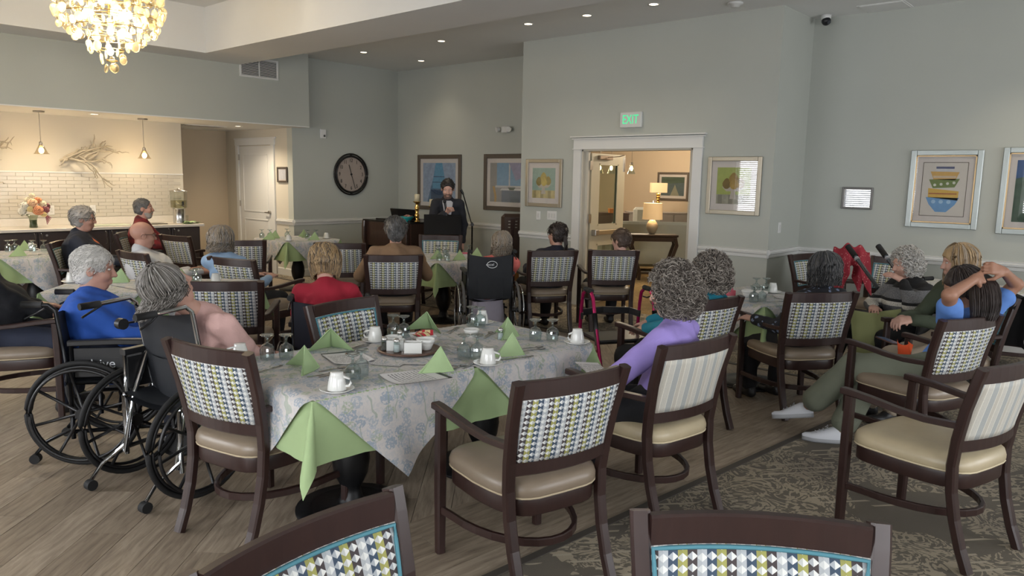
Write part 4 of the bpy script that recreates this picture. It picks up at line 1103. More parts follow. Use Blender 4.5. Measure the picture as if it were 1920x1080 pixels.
def hairm(name, a, b, rough=.45):
    if name in MATS: return MATS[name]
    t = NT(name); v = t.coord('Object', (1, 1, .25)); n = t.noise(v, 75, 3, .6)
    t.base(t.mix(n, a, b)); t.set(Roughness=rough); t.bump(n, .35, .003); MATS[name] = t.m; return t.m
SKIN1 = skin('skin_fair', (192, 152, 136)); SKIN2 = skin('skin_ruddy', (180, 137, 120)); SKIN3 = skin('skin_tan', (158, 116, 94))
M_EYEW = mat('eye_white', (205, 200, 194), .25); M_EYED = mat('eye_iris', (52, 40, 34), .2)
M_LENS = thin_glass('lens', (238, 242, 242), .7, .02)
M_GLFR = mat('spectacle_frame', (44, 32, 28), .3)
def V3(*a): return np.array(a, float)
def ik(a, b, l1, l2, pole):
    """middle joint of a two-bone chain from a to b bending towards pole"""
    d = b-a; L = np.linalg.norm(d); L2 = min(L, (l1+l2)*.998); u = d/max(L, 1e-6)
    if L > L2: b = a+u*L2; L = L2
    x = (l1*l1-l2*l2+L*L)/(2*L); h = math.sqrt(max(l1*l1-x*x, 0)); p = np.array(pole, float); p = p-u*(p@u); p /= max(np.linalg.norm(p), 1e-6)
    return a+u*x+p*h, b
def head_frame(yaw_, pitch_, roll_=0.0):
    f = V3(math.cos(yaw_)*math.cos(pitch_), math.sin(yaw_)*math.cos(pitch_), math.sin(pitch_)); l = V3(-math.sin(yaw_), math.cos(yaw_), 0); u = np.cross(f, l)
    if roll_: l, u = l*math.cos(roll_)+u*math.sin(roll_), u*math.cos(roll_)-l*math.sin(roll_)
    return np.stack([f, l, u], 1)
def head_sdf(F, C, M, s=1.0):
    w = lambda x, y, z: C+M@V3(x, y, z)*s
    F.ell(w(-.012, 0, .034), (.097*s, .077*s, .086*s), M, .01)
    F.ell(w(.028, 0, -.035), (.064*s, .060*s, .082*s), M, .03)
    F.cone(w(.048, -.02, -.094), w(.048, .02, -.094), .026*s, .026*s, .02)
    for y in (-1, 1):
        F.ell(w(.058, y*.036, -.03), (.03*s, .026*s, .026*s), M, .02)
        F.cone(w(.079, y*.012, .030), w(.068, y*.045, .026), .012*s, .010*s, .014)
    F.cone(w(.084, 0, .02), w(.107, 0, -.028), .0085*s, .0125*s, .012)
    for y in (-1, 1): F.ell(w(.095, y*.011, -.032), (.010*s, .0085*s, .008*s), M, .006)
    for y in (-1, 1): F.ell(w(.093, y*.032, .008), (.014*s, .015*s, .010*s), M, .012, True)
    F.ell(w(.084, 0, -.062), (.013*s, .024*s, .0075*s), M, .008); F.ell(w(.082, 0, -.074), (.013*s, .021*s, .008*s), M, .008)
    F.cone(w(.099, -.018, -.0675), w(.099, .018, -.0675), .0028*s, .0028*s, .004, True)
    for y in (-1, 1):
        F.ell(w(-.006, y*.079, -.006), (.021*s, .010*s, .031*s), M, .006); F.ell(w(.001, y*.089, -.004), (.010*s, .007*s, .016*s), M, .005, True)
def hand_sdf(F, wr, d, nrm, side, curl=.35, s=1.0, spread=.12):
    """wrist point, finger direction, back-of-hand normal, side=+1 thumb to the left of the fingers"""
    d = d/np.linalg.norm(d); n = nrm-d*(nrm@d); n /= np.linalg.norm(n); l = np.cross(n, d)*side
    F.cone(wr, wr+d*.03*s, .026*s, .03*s, .014, flat=(n, 1.5))
    for q in (-.028, -.010, .009, .027): F.cone(wr+d*.02*s+l*q*.6*s, wr+d*.085*s+l*q*s, .015*s, .0125*s, .012, flat=(n, 1.15))
    for q, L in ((-.030, .062), (-.0105, .078), (.009, .084), (.0285, .074)):
        p = wr+d*.085*s+l*q*s; a = 0.0; dd = d+l*q*spread*12
        dd /= np.linalg.norm(dd); L *= s
        for seg, fr in enumerate((.45, .32, .23)):
            a += curl*(1.0, 1.15, .8)[seg]; v = dd*math.cos(a)-n*math.sin(a); q2 = p+v*L*fr*1.05
            F.cone(p, q2, (.0092, .0085, .0078)[seg]*s, (.0085, .0078, .0068)[seg]*s, .004); p = q2
    p = wr+d*.025*s+l*.028*s; v = d*.62+l*.62-n*.35; v /= np.linalg.norm(v); q2 = p+v*.042*s; F.cone(p, q2, .0145*s, .011*s, .010)
    v2 = d*.85+l*.25-n*.45*(1+curl); v2 /= np.linalg.norm(v2); F.cone(q2, q2+v2*.034*s, .0105*s, .0085*s, .005)
def lock(m, pts, r0, r1, n=3):
    k = len(pts); m.tube(pts, r0, n, False, True, [1+(r1/r0-1)*(i/(k-1))**2 for i in range(k)])
def person(name_label, pel, head, yaw_deg, hy=0.0, hp=0.0, hr=0.0, s=1.0, skinm=SKIN1, top=None, topname='shirt', bottom=None, hands=None, feet=None, sleeve='long', hvox=.0065, bvox=.011,
           hair=None, glasses=False, sh_w=.165, girth=1.0, curl=.35, poleA=None, elbows=None, shoes=None, legw=1.0, nbs=(0, 0, 0), beard=None, collar=None, legs=True, stand=False, fold=.0045, lower_cut=None, handn=None, extra=None):
    """pel, head: world points of pelvis centre and head centre; yaw 0 faces +X"""
    yw = R(yaw_deg); f, l, u = V3(math.cos(yw), math.sin(yw), 0), V3(-math.sin(yw), math.cos(yw), 0), V3(0, 0, 1)
    pel, head = np.array(pel, float), np.array(head, float); org = (pel[0], pel[1], 0.0)
    HM = head_frame(yw+R(hy), R(hp), R(hr))
    hb = head-HM[:, 2]*.085*s-HM[:, 0]*.018*s                    # base of skull
    sp = hb-pel; sl_ = np.linalg.norm(sp); su = sp/sl_
    nb = hb-(su*.6+HM[:, 2]*.4)*.085*s-f*.012                      # base of neck
    nb = nb+f*nbs[0]+l*nbs[1]+u*nbs[2]
    ch = pel*.36+nb*.64; ch = ch-f*.015; ch = ch+(-f*.02)
    L, Rr = l*sh_w*s, -l*sh_w*s
    shc = nb-su*.045*s
    SH = [shc+L, shc+Rr]
    lu, lf = .285*s, .245*s
    W_ = lambda v: pel+f*v[0]+l*v[1]+u*v[2]
    hands = hands or ((.36, .12, .12), (.36, -.12, .12))
    HD = [np.array(h[1:], float) if h[0] == 'w' else W_(h) for h in hands]
    EL = []
    for i, sg in enumerate((1, -1)):
        pole = (l*sg*.5-u*.8-f*.4) if poleA is None else (f*poleA[i][0]+l*poleA[i][1]+u*poleA[i][2])
        e, h2 = ik(SH[i], HD[i], lu, lf, pole); EL.append(e); HD[i] = h2
    HIP = [pel+l*.085*s-u*.01, pel-l*.085*s-u*.01]
    if stand: feet = feet or ((.02, .11, 0), (-.02, -.11, 0))
    else: feet = feet or ((.40, .11, 0), (.38, -.12, 0))
    FT_ = []; KN = []
    for i in range(2):
        fx = feet[i]; p = (np.array(fx[1:], float) if fx[0] == 'w' else V3(*(pel[:2]+f[:2]*fx[0]+l[:2]*fx[1]), fx[2]))+u*.085
        kn, p = ik(HIP[i], p, .42*s, .40*s, f*1.0+u*.9+l*(.25 if i == 0 else -.25)); KN.append(kn); FT_.append(p)
    allp = [pel, head+HM[:, 2]*.13, head, head+HM[:, 0]*.13, head-HM[:, 0]*.13]+SH+EL+HD+HIP+KN+FT_
    A = np.array(allp); lo, hi = A.min(0)-.17, A.max(0)+.17; lo[2] = max(lo[2], -.02)
    hd = [HD[i]+(HD[i]-EL[i])/np.linalg.norm(HD[i]-EL[i])*.06 for i in range(2)]
    fine = tuple([(head[d]-.135, head[d]+.135, hvox)]+[(q[d]-.10, q[d]+.10, max(hvox, .0062)) for q in hd] for d in range(3))
    B = Field(lo, hi, bvox, fine)
    # body
    B.cone(pel, ch, .10*s, .105*s, .03, flat=(f, 1.35)); B.cone(ch, shc, .105*s, .08*s, .03, flat=(f, 1.3)); B.cone(SH[0]*.85+SH[1]*.15, SH[1]*.85+SH[0]*.15, .05*s, .05*s, .03)
    B.cone(nb-su*.02, hb+HM[:, 2]*.03, .056*s, .05*s, .02)
    head_sdf(B, head, HM, s)
    dirs = []
    for i, sg in enumerate((1, -1)):
        B.cone(SH[i], EL[i], .046*s, .040*s, .02); B.cone(EL[i], HD[i], .038*s, .026*s, .016)
        d = HD[i]-EL[i]; d /= np.linalg.norm(d); dirs.append(d)
        nn = (np.array(handn[i][:3]) if handn and handn[i] is not None else u+l*sg*.3)
        dd = d if not (handn and handn[i] is not None and len(handn[i]) > 3) else np.array(handn[i][3:])
        hand_sdf(B, HD[i], dd, nn, -sg if True else sg, curl, s)
    for i in range(2):
        B.cone(HIP[i], KN[i], .062*s, .05*s, .02); B.cone(KN[i], FT_[i], .045*s, .034*s, .015)
    root = thing('person', name_label, 'person', org)
    P, Fc = B.mesh(); np_mesh('body', P, Fc, skinm, root, org)
    wf = lambda x, y, z: head+HM@V3(x, y, z)*s-np.array(org)
    # eyes
    Mr = Matrix(HM.tolist())
    for y in (-1, 1):
        e = MB().sphere(wf(.0775, y*.031, .008), .0118*s, 10, Mr, (1, 1, .55)).build('eye', M_EYEW, root)
        MB().sphere(wf(.0865, y*.031, .007), .0048*s, 8, Mr, (.6, 1, 1)).build('iris', M_EYED, e)
    # top garment
    if top:
        T = Field(lo, hi, max(bvox-.001, .0085)); g = girth
        T.cone(pel-su*.02, ch, .135*s*g, .148*s*g, .05, flat=(f, 1.22)); T.cone(ch, shc-su*.02, .148*s*g, .105*s*g, .05, flat=(f, 1.25))
        T.cone(shc*.3+SH[0]*.7, shc*.3+SH[1]*.7, .066*s, .066*s, .045); T.cone(nb-su*.03, nb+su*.012, .078*s, .066*s, .02)
        if girth > 1.05: T.ell(pel+su*.17+f*.05, (.15*s*g, .16*s*g, .17*s), None, .06)
        for i in range(2):
            T.cone(SH[i], EL[i]*.96+SH[i]*.04 if sleeve != 'short' else SH[i]*.38+EL[i]*.62, .068*s, .058*s if sleeve != 'short' else .068*s, .03)
            if sleeve == 'long': T.cone(EL[i], EL[i]*.08+HD[i]*.92, .056*s, .042*s, .02)
            elif sleeve == 'mid': T.cone(EL[i], EL[i]*.55+HD[i]*.45, .056*s, .046*s, .02)
        T.folds(fold, 34, 1.0+pel[0]*3); T.folds(fold*.6, 62, pel[1]*5)
        if extra: extra(T, pel, ch, shc, nb, SH, EL, HD, f, l, u, su, s)
        P, Fc = T.mesh(); np_mesh(topname, P, Fc, top, root, org)
    if bottom and legs:
        T = Field(lo-V3(0, 0, 0), hi, bvox+.001)
        T.cone(pel+l*.06, pel-l*.06, .118*s*girth, .118*s*girth, .03)
        for i in range(2): T.cone(HIP[i], KN[i], .094*s*legw**.5, .076*s*legw, .035); T.cone(KN[i], KN[i]*(.06 if legw == 1 else .16)+FT_[i]*(.94 if legw == 1 else .84), .074*s*legw, .060*s*legw**1.6, .03)
        T.folds(.004, 30, 2.0+pel[0]); P, Fc = T.mesh(); np_mesh('trousers', P, Fc, bottom, root, org)
    if legs and shoes != 'none':
        for i in range(2):
            sm = shoes or mat('black_shoe', (28, 27, 28), .45)
            d = f.copy(); a0 = FT_[i]-u*.05
            T = Field(a0-.2, a0+.3, .011)
            T.cone(a0-d*.03+u*.0, a0+d*.15-u*.01, .040*s, .036*s, .02, flat=(u, 1.05)); T.cone(a0-d*.02+u*.03, a0+d*.03+u*.02, .042*s, .04*s, .02); T.cut(a0-u*.034, -u)
            P, Fc = T.mesh(); np_mesh('shoe', P, Fc, sm, root, org)
    if glasses:
        for y in (-1, 1):
            pts = [wf(.104-.012*abs(math.cos(a))*(1 if y*math.cos(a) > 0 else .2), y*.033+.022*math.cos(a), .006+.017*math.sin(a)) for a in [2*math.pi*k/16 for k in range(16)]]
            gg = MB().tube([tuple(p) for p in pts], .0022, 5, True).build('spectacle_rim', M_GLFR, root)
            MB().tube([tuple(wf(.092, y*.055, .012)), tuple(wf(.05, y*.08, .012)), tuple(wf(-.02, y*.086, .01)), tuple(wf(-.03, y*.084, -.006))], .0025, 5).build('temple_arm', M_GLFR, gg)
            MB().add([tuple(p) for p in pts], [tuple(range(16))]).build('lens', M_LENS, gg)
        MB().tube([tuple(wf(.103, -.011, .008)), tuple(wf(.107, 0, .012)), tuple(wf(.103, .011, .008))], .002, 5).build('bridge', M_GLFR, root)
    if beard:
        T = Field(head-.17, head+.17, .006); w = lambda x, y, z: head+HM@V3(x, y, z)*s
        T.ell(w(.028, 0, -.037), (.068*s, .0635*s, .085*s), HM, .02); T.cone(w(.050, -.02, -.096), w(.050, .02, -.096), .029*s, .029*s, .02); T.ell(w(.089, 0, -.052), (.015*s, .030*s, .006*s), HM, .006)
        T.cut(w(.05, 0, -.046), HM[:, 2]-HM[:, 0]*.1); T.ell(w(.104, 0, -.068), (.02*s, .02*s, .008*s), HM, .004, True)
        P, Fc = T.mesh(); np_mesh('beard', P, Fc, beard, root, org)
    if hair: hair(root, head, HM, s, org, wf, yw)
    return root, dict(pel=pel, head=head, HM=HM, nb=nb, SH=SH, EL=EL, HD=HD, KN=KN, FT=FT_, f=f, l=l, u=u, shc=shc, ch=ch, org=org, su=su)
# ---- hair
def cap_field(head, HM, s, grow=.012, h=.0075, front=.055, low=-.03, backlow=-.09, seed=0., rough=.0, fore=.055):
    """volume of hair over the skull, open at the face"""
    T = Field(head-.24, head+.24, h); w = lambda x, y, z: head+HM@V3(x, y, z)*s
    T.ell(w(-.014, 0, .036), ((.097+grow)*s, (.077+grow)*s, (.086+grow)*s), HM, .01)
    T.ell(w(-.045, 0, -.03), ((.058+grow)*s, (.066+grow)*s, (.07+grow)*s), HM, .03)
    if rough: T.folds(rough, 70, seed, 1.0); T.folds(rough*.7, 130, seed+1, 1.0)
    T.ell(w(.125, 0, -.03), (.085*s, .10*s, fore*1.75*s), HM, .012, True)           # open the face
    for y in (-1, 1): T.ell(w(.012, y*.09, -.03), (.034*s, .03*s, .045*s), HM, .008, True)   # ears
    T.cut(w(-.05, 0, backlow), -(HM[:, 2]*.9+HM[:, 0]*.35)); return T
def hair_short(m, grow=.012, locks=260, length=.05, backlow=-.075, seed=1, rad=.0042, bald=0.0, rough=.003, fore=.055, droop=.6):
    def fn(root, head, HM, s, org, wf, yw):
        rnd = random.Random(seed)
        T = cap_field(head, HM, s, grow, backlow=backlow, seed=seed, rough=rough, fore=fore)
        if bald:
            w = lambda x, y, z: head+HM@V3(x, y, z)*s
            T.ell(w(-.045 if bald < .15 else -.055, 0, .125), (.045*s+bald*.25, .035*s+bald*.15, .05*s), HM, .012, True)
        P, Fc = T.mesh(); ho = np_mesh('hair', P, Fc, m, root, org)
        P = P-np.array(org); c = wf(-.02, 0, .0); mb = MB(); dn = -HM[:, 2]
        loc_ = (P-wf(0, 0, 0))@HM/s; okk = np.nonzero((loc_[:, 2] > .0) | (loc_[:, 0] < -.045))[0]; okk = okk if len(okk) else np.arange(len(P))
        pick = [int(okk[rnd.randrange(len(okk))]) for _ in range(locks)]
        for i in pick:
            p = P[i]; nrm = p-c; nrm = nrm/np.linalg.norm(nrm)
            back = -HM[:, 0]*.6+dn*droop+V3(rnd.gauss(0, .25), rnd.gauss(0, .25), rnd.gauss(0, .2)); t = back-nrm*(back@nrm); t /= max(np.linalg.norm(t), 1e-6)
            L = length*rnd.uniform(.6, 1.2)
            pts = [tuple(p+t*L*k/4-nrm*(.004-.012*math.sin(k/4*2.6))-nrm*.010*(k/4)**2) for k in range(5)]
            lock(mb, pts, rad*rnd.uniform(.7, 1.2), .0012)
        o = mb.build('hair_strands', m, ho); o['kind'] = 'stuff'
    return fn
def hair_flow(m, length=.16, grow=.016, locks=420, seed=1, rad=.0036, wave=0.0, bottom_in=.02, part=0.0, m2=None, front_open=52, jit=.012, volume=1.0, frontlen=None, upv=None):
    """locks start near the parting, run over the skull and then hang down"""
    def fn(root, head, HM, s, org, wf, yw):
        rnd = random.Random(seed)
        T = cap_field(head, HM, s, grow*.8, backlow=-.10, seed=seed, rough=.002, fore=.05); P, Fc = T.mesh(); ho = np_mesh('hair', P, Fc, m, root, org)
        mb = MB(); mb2 = MB()
        dnw = V3(0, 0, -1); G = HM.T@dnw                       # gravity in head axes
        if upv is not None: G = np.array(upv, float)
        for q in range(int(locks*1.6)):
            az_ = R(rnd.uniform(front_open, 360-front_open)); ex = grow+rnd.uniform(-.004, .012); jx = rnd.gauss(0, .006)
            rx, ry, rz = (.097+ex)*volume, (.079+ex)*volume, (.086+ex)
            st = rnd.uniform(.0, .9); pts = []; n1 = 7
            for k in range(n1):
                el = 80-(80-(-12))*(st*.5+(1-st*.5)*k/(n1-1)); el = R(el)
                pts.append(V3(-.014+rx*math.cos(el)*math.cos(az_), part*(1-k/n1)*.5+jx+ry*math.cos(el)*math.sin(az_+.12*math.sin(k*.9+q)), .032+rz*math.sin(el)))
            p = pts[-1]; dirv = pts[-1]-pts[-2]; dirv /= np.linalg.norm(dirv)
            Lh = length*rnd.uniform(.8, 1.05)*(1 if frontlen is None or abs(math.degrees(az_)-180) < 90 else frontlen); n2 = 7
            ph = rnd.uniform(0, 6.3); cen = V3(-.02, 0, 0)
            for k in range(1, n2+1):
                t = k/n2; dirv = dirv*.55+G*.45; dirv /= np.linalg.norm(dirv); p = p+dirv*Lh/n2
                cq, rq = V3(-.022, 0, -.005), V3(.108+ex*.6, .086+ex*.6, .125); qq = (p-cq)/rq; nq = np.linalg.norm(qq)
                if nq < 1: p = cq+qq/max(nq, 1e-4)*rq
                rad_in = V3(p[0]-cen[0], p[1], 0); rad_in /= max(np.linalg.norm(rad_in), 1e-6)
                side = np.cross(rad_in, V3(0, 0, 1)); wv = wave*(math.sin(t*9+ph)*side+.7*math.cos(t*9+ph)*rad_in)*min(1, t*2)
                pts.append(p-rad_in*bottom_in*t*t+wv+V3(rnd.gauss(0, 1), rnd.gauss(0, 1), 0)*jit*.12)
            W = [tuple(wf(*x)) for x in pts]
            lock(mb2 if (m2 and rnd.random() < .35) else mb, W, rad*rnd.uniform(.7, 1.25), .0016)
        o = mb.build('hair_strands', m, ho); o['kind'] = 'stuff'
        if m2: o = mb2.build('hair_strands', m2, ho); o['kind'] = 'stuff'
    return fn
def hair_curly(m, m2, R_=(.135, .125, .135), locks=520, seed=1, cen=(-.02, 0, .03), rad=.0023, cr=.013, face=1.0):
    def fn(root, head, HM, s, org, wf, yw):
        rnd = random.Random(seed)
        T = Field(head-.26, head+.26, .009); w = lambda x, y, z: head+HM@V3(x, y, z)*s
        T.ell(w(*cen), tuple(r*s*.93 for r in R_), HM, .01); T.ell(w(cen[0]-.02, 0, cen[2]-.06), (R_[0]*.85*s, R_[1]*.92*s, R_[2]*.8*s), HM, .03)
        T.folds(.008, 75, seed, 1.0); T.folds(.006, 140, seed+2, 1.)
        T.ell(w(.15-.03*(face-1), 0, -.035), (.095*s*face, .10*s*face, .09*s*face), HM, .015, True); T.cut(w(-.03, 0, -.115), -HM[:, 2]+HM[:, 0]*.1)
        P, Fc = T.mesh(); ho = np_mesh('hair', P, Fc, m, root, org); P = P-np.array(org); c = wf(*cen); lx = ((P-wf(0, 0, 0))@HM/s); P = P[(lx[:, 0] < .06) | (lx[:, 2] > .07)]
        for mm, fr in ((m, .55), (m2, .45)):
            mb = MB()
            for q in range(int(locks*2.0*fr)):
                p = P[rnd.randrange(len(P))]; n = p-c; n /= np.linalg.norm(n)
                t = V3(rnd.gauss(0, 1), rnd.gauss(0, 1), rnd.gauss(0, .7)-.5); t -= n*(t@n); t /= np.linalg.norm(t); b = np.cross(n, t)
                r = cr*rnd.uniform(.7, 1.3); L = rnd.uniform(.03, .075); tw = rnd.uniform(1.0, 1.8)*2*math.pi; ph = rnd.uniform(0, 6)
                pts = [tuple(p+t*L*(k/9-.5)+n*(.003+r*.75*(1+math.sin(ph+tw*k/9)))+b*r*math.cos(ph+tw*k/9)) for k in range(10)]
                lock(mb, pts, rad*rnd.uniform(.7, 1.2), .0015)
            o = mb.build('hair_strands', mm, ho); o['kind'] = 'stuff'
    return fn
def cloth(name, col, var=.07, rough=.85, bump=.2, bs=180): return mat(name, col, rough, var=var, vscale=10, bump=bump, bscale=bs)
# ------------------------------------------------------------------ the people
GREY_CURL, GREY_CURL2 = hairm('hair_grey_brown', (86, 78, 72), (118, 109, 101)), hairm('hair_grey_light', (128, 120, 112), (168, 160, 150))
WHITE_H = hairm('hair_white', (188, 184, 178), (222, 219, 214)); SILV = hairm('hair_silver', (128, 124, 120), (172, 166, 160))
DARK_H = hairm('hair_dark_brown', (34, 27, 25), (58, 46, 42)); BLOND = hairm('hair_blond', (146, 118, 84), (190, 162, 122)); ASH = hairm('hair_ash', (132, 118, 102), (174, 158, 138)); BLK_GREY = hairm('hair_black_grey', (40, 40, 42), (84, 84, 86))
STEELG = hairm('hair_steel', (66, 66, 66), (112, 110, 108))
NAVY, BLACKC, DENIM = cloth('navy_cloth', (34, 40, 56)), cloth('black_cloth', (26, 26, 30)), cloth('denim', (38, 44, 62))
GREYT = cloth('grey_trousers', (72, 74, 80)); BEIGET = cloth('cream_trousers', (186, 170, 150)); SAGET = cloth('sage_trousers', (118, 122, 106))
# lilac top, curly hair
person('woman with curly grey hair in a lilac top by the front table', (3.20, 1.87, .56), (3.27, 1.85, 1.117), 100, hy=5, hp=-8, s=.97, top=cloth('lilac_knit', (150, 132, 200), bump=.3), sleeve='mid', bottom=BLACKC,
       hands=(('w', 3.10, 2.10, .67), ('w', 3.28, 2.12, .66)), poleA=((-.25, 1.3, -.15), (-.3, -1, -.6)), hair=hair_curly(GREY_CURL, GREY_CURL2, (.125, .118, .128), 760, 3), bvox=.0105, girth=1.0, sh_w=.16)
# teal top
person('woman with loose grey curls in a teal top behind the lilac woman', (4.48, 2.40, .55), (4.575, 2.31, 1.055), 95, hy=5, hp=-8, s=.95, top=cloth('teal_knit', (22, 116, 138)), bottom=BLACKC,
       hands=(('w', 4.30, 2.62, .68), ('w', 4.5, 2.72, .68)), poleA=((-.2, 1.2, -.4), (-.3, -1, -.6)), hair=hair_curly(GREY_CURL2, GREY_CURL, (.12, .11, .122), 560, 8, rad=.0036, cr=.014), bvox=.012, hvox=.008)
# dark bob, floral top
def floral():
    t = NT('black_floral'); vo = t.new('ShaderNodeTexVoronoi'); t.link(t.coord('Object'), vo.inputs['Vector']); vo.inputs['Scale'].default_value = 19; vo.inputs['Randomness'].default_value = 1
    n = t.noise(t.coord('Object'), 60, 2); sp = t.math('LESS_THAN', t.math('ADD', vo.outputs['Distance'], t.math('MULTIPLY', n, .5)), .52)
    xx = t.xyz(t.coord('Object', loc=(0, 0, 0)))
    t.base(t.mix(t.math('MULTIPLY', sp, .8), (24, 25, 32), (132, 146, 176))); t.set(Roughness=.8); return t.m
person('woman with chin-length dark grey hair in a black floral top', (5.43, 1.99, .55), (5.555, 1.91, 1.05), 62, hy=8, hp=-6, s=.95, top=floral(), bottom=BLACKC,
       hands=(('w', 5.30, 2.30, .66), ('w', 5.72, 2.22, .64)), hair=hair_flow(BLK_GREY, .13, .018, 480, 4, wave=.006, bottom_in=.0, m2=STEELG, volume=1.05), bvox=.012, hvox=.008)
# striped sweater
def striped():
    t = NT('striped_sweater'); z = t.xyz(t.coord('Object'))[2]
    f = t.math('DIVIDE', t.math('SUBTRACT', z, .50), .45)
    kn = t.noise(t.coord('Object', (1, 1, 2)), 150, 2)
    a = t.ramp(f, [(0, (24, 24, 26)), (.22, (110, 110, 112)), (.45, (214, 210, 200)), (.53, (24, 24, 26)), (.58, (122, 122, 124)), (.77, (24, 24, 26))], 'CONSTANT')
    t.base(t.mix(t.math('MULTIPLY', t.math('GREATER_THAN', kn, .5), .45), a, (30, 30, 32))); t.set(Roughness=.9); t.bump(kn, .4, .004); return t.m
person('white-haired woman in a black and grey striped sweater resting her hand on her mouth', (6.66, 1.56, .55), (6.725, 1.655, 1.03), 150, hy=-14, hp=-12, s=.97, top=striped(), bottom=BLACKC, topname='sweater',
       hands=(('w', 6.545, 1.61, .905), ('w', 6.40, 1.78, .69)), poleA=((-.1, .9, -1.0), (-.2, -1, -.5)), curl=.3, handn=((-.3, -.4, .85, -.25, .75, .45), (0, 0, 1)), hair=hair_curly(WHITE_H, hairm('hair_white2', (176, 170, 162), (214, 209, 200)), (.108, .094, .106), 420, 5, rad=.0034, cr=.016, face=1.28), bvox=.011, hvox=.0065, girth=1.1)
# blonde, green sweater
person('woman with shoulder-length blond hair in a dark green sweater with clasped hands', (6.06, 1.14, .56), (6.10, 1.16, 1.13), 140, hy=-22, hp=-8, s=.97, top=cloth('olive_knit', (62, 70, 54), bump=.4), bottom=BEIGET, topname='sweater',
       hands=(('w', 5.83, 1.35, .72), ('w', 5.86, 1.43, .72)), curl=.55, handn=((-.2, -.5, .8, -.6, .75, -.1), (-.5, .2, .8, -.75, .1, -.1)), feet=((.50, .1, 0), (.56, -.06, 0)), hair=hair_flow(BLOND, .20, .02, 520, 6, bottom_in=-.005, m2=ASH, volume=1.06), bvox=.011, hvox=.0068)
# blue polo, arms raised
def brown_tail(m):
    base = hair_flow(m, .05, .014, 360, 11, bottom_in=-.01, front_open=50)
    def fn(root, head, HM, s, org, wf, yw):
        base(root, head, HM, s, org, wf, yw); rnd = random.Random(5); mb = MB(); o3 = np.array(org)
        for q in range(520):
            a = rnd.uniform(0, 6.28); r = math.sqrt(rnd.random()); W = []
            st = head+HM@V3(-.085, -.035, .075)-o3; k1 = V3(math.cos(R(-42)), math.sin(R(-42)), 0); k2 = V3(-.66, -.75, 0)
            en = V3(5.06, .80, .90)-o3
            for k in range(9):
                t = k/8; w_ = (.045+.06*math.sin(min(1, t*1.3)*1.7))*(1-.25*t*t)
                p = st*(1-t)+en*t+V3(0, 0, .035*math.sin(math.pi*min(1, t*1.6)))+k2*.05*math.sin(math.pi*t)
                W.append(tuple(p+k1*w_*r*math.cos(a)+k2*w_*.55*r*math.sin(a)+V3(0, 0, rnd.gauss(0, .004))))
            lock(mb, W, .0052*rnd.uniform(.7, 1.2), .0018)
        o = mb.build('ponytail', m, root); o['kind'] = 'stuff'
    return fn
_, polo = person('woman in a blue polo shirt gathering her brown hair with both hands', (5.12, 1.04, .55), (5.18, .945, 1.055), 72, hy=38, hp=-18, s=1.0, skinm=SKIN3, top=cloth('blue_pique', (92, 134, 204)), topname='polo_shirt', sleeve='short', bottom=SAGET,
       hands=(('w', 5.035, .865, 1.13), ('w', 5.20, .745, 1.175)), poleA=((.1, 1, -.6), (.2, -1, -.5)), legw=1.22, girth=.88, curl=.85, handn=((-.3, -.9, .5, .9, -.3, .1), (-.5, -.8, .3, -.6, .5, .2)), feet=(('w', 4.99, 1.74, .10), ('w', 4.92, 1.50, 0)), shoes='none', hair=brown_tail(DARK_H), bvox=.010, hvox=.0062)
def sneaker(root, org, heel, toe, up_):
    """white lace-up trainer between a heel and a toe point"""
    h, t_, u = Vector(heel)-Vector(org), Vector(toe)-Vector(org), Vector(up_).normalized(); d = (t_-h); L = d.length; d.normalize(); sd = d.cross(u).normalized(); u = sd.cross(d)
    def out(x): return .034+.012*math.sin(math.pi*min(1, x*1.15))+.006*x-(.030*max(0, x-.8)/.2)
    sole = MB(); up = MB(); N = 14
    def pt(x, y, z): return tuple(h+d*x*L+sd*y+u*z)
    sv = []
    for z, g in ((-.028, .96), (-.016, 1.06), (.0, 1.05)): sv += [[pt(k/N, out(k/N)*g, z) for k in range(N+1)]+[pt(k/N, -out(k/N)*g, z) for k in range(N, -1, -1)]]
    n = len(sv[0]); vs = [p for r in sv for p in r]; fs = [(r*n+i, r*n+(i+1) % n, (r+1)*n+(i+1) % n, (r+1)*n+i) for r in range(2) for i in range(n)]+[tuple(range(n))[::-1]]
    sh = MB(); M_W = mat('white_leather', (214, 216, 222), .45, bump=.1, bscale=60); so = sole.add(vs, fs, True)
    hp = lambda x: .075 if x < .28 else .075-.05*min(1, (x-.28)/.5)
    rows = 8; vs = []
    for j in range(rows+1):
        a = math.pi*j/rows
        for k in range(N+1): x = k/N; vs.append(pt(x, out(x)*math.cos(a), -.002+(hp(x) if x < .93 else hp(x)*.6)*math.sin(a)**.7))
    fs = [(j*(N+1)+k, j*(N+1)+k+1, (j+1)*(N+1)+k+1, (j+1)*(N+1)+k) for j in range(rows) for k in range(N)]
    u_ = up.add(vs, fs, True).build('shoe', M_W, root); so.build('sole', mat('pale_sole', (176, 178, 182), .7), u_)
    for k in range(4): x = .42+k*.09; MB().tube([pt(x, .022, hp(x)*.95), pt(x+.01, 0, hp(x)+.004), pt(x, -.022, hp(x)*.95)], .003, 5).build('lace', M_W, u_)
    MB().tube([pt(.42, .005, hp(.42)+.004), pt(.40, .03, hp(.42)+.012), pt(.46, .035, hp(.46)-.005), pt(.44, .006, hp(.44)+.004)], .0025, 5).build('lace_bow', M_W, u_)
    for k in range(3): x = .38+k*.075; MB().tube([pt(x, out(x)*.98, .008), pt(x-.06, out(x)*.80, .036)], .003, 4).build('stripe', mat('grey_stripe', (158, 160, 166), .5), u_)
fl, fr_ = polo['FT'][0], polo['FT'][1]
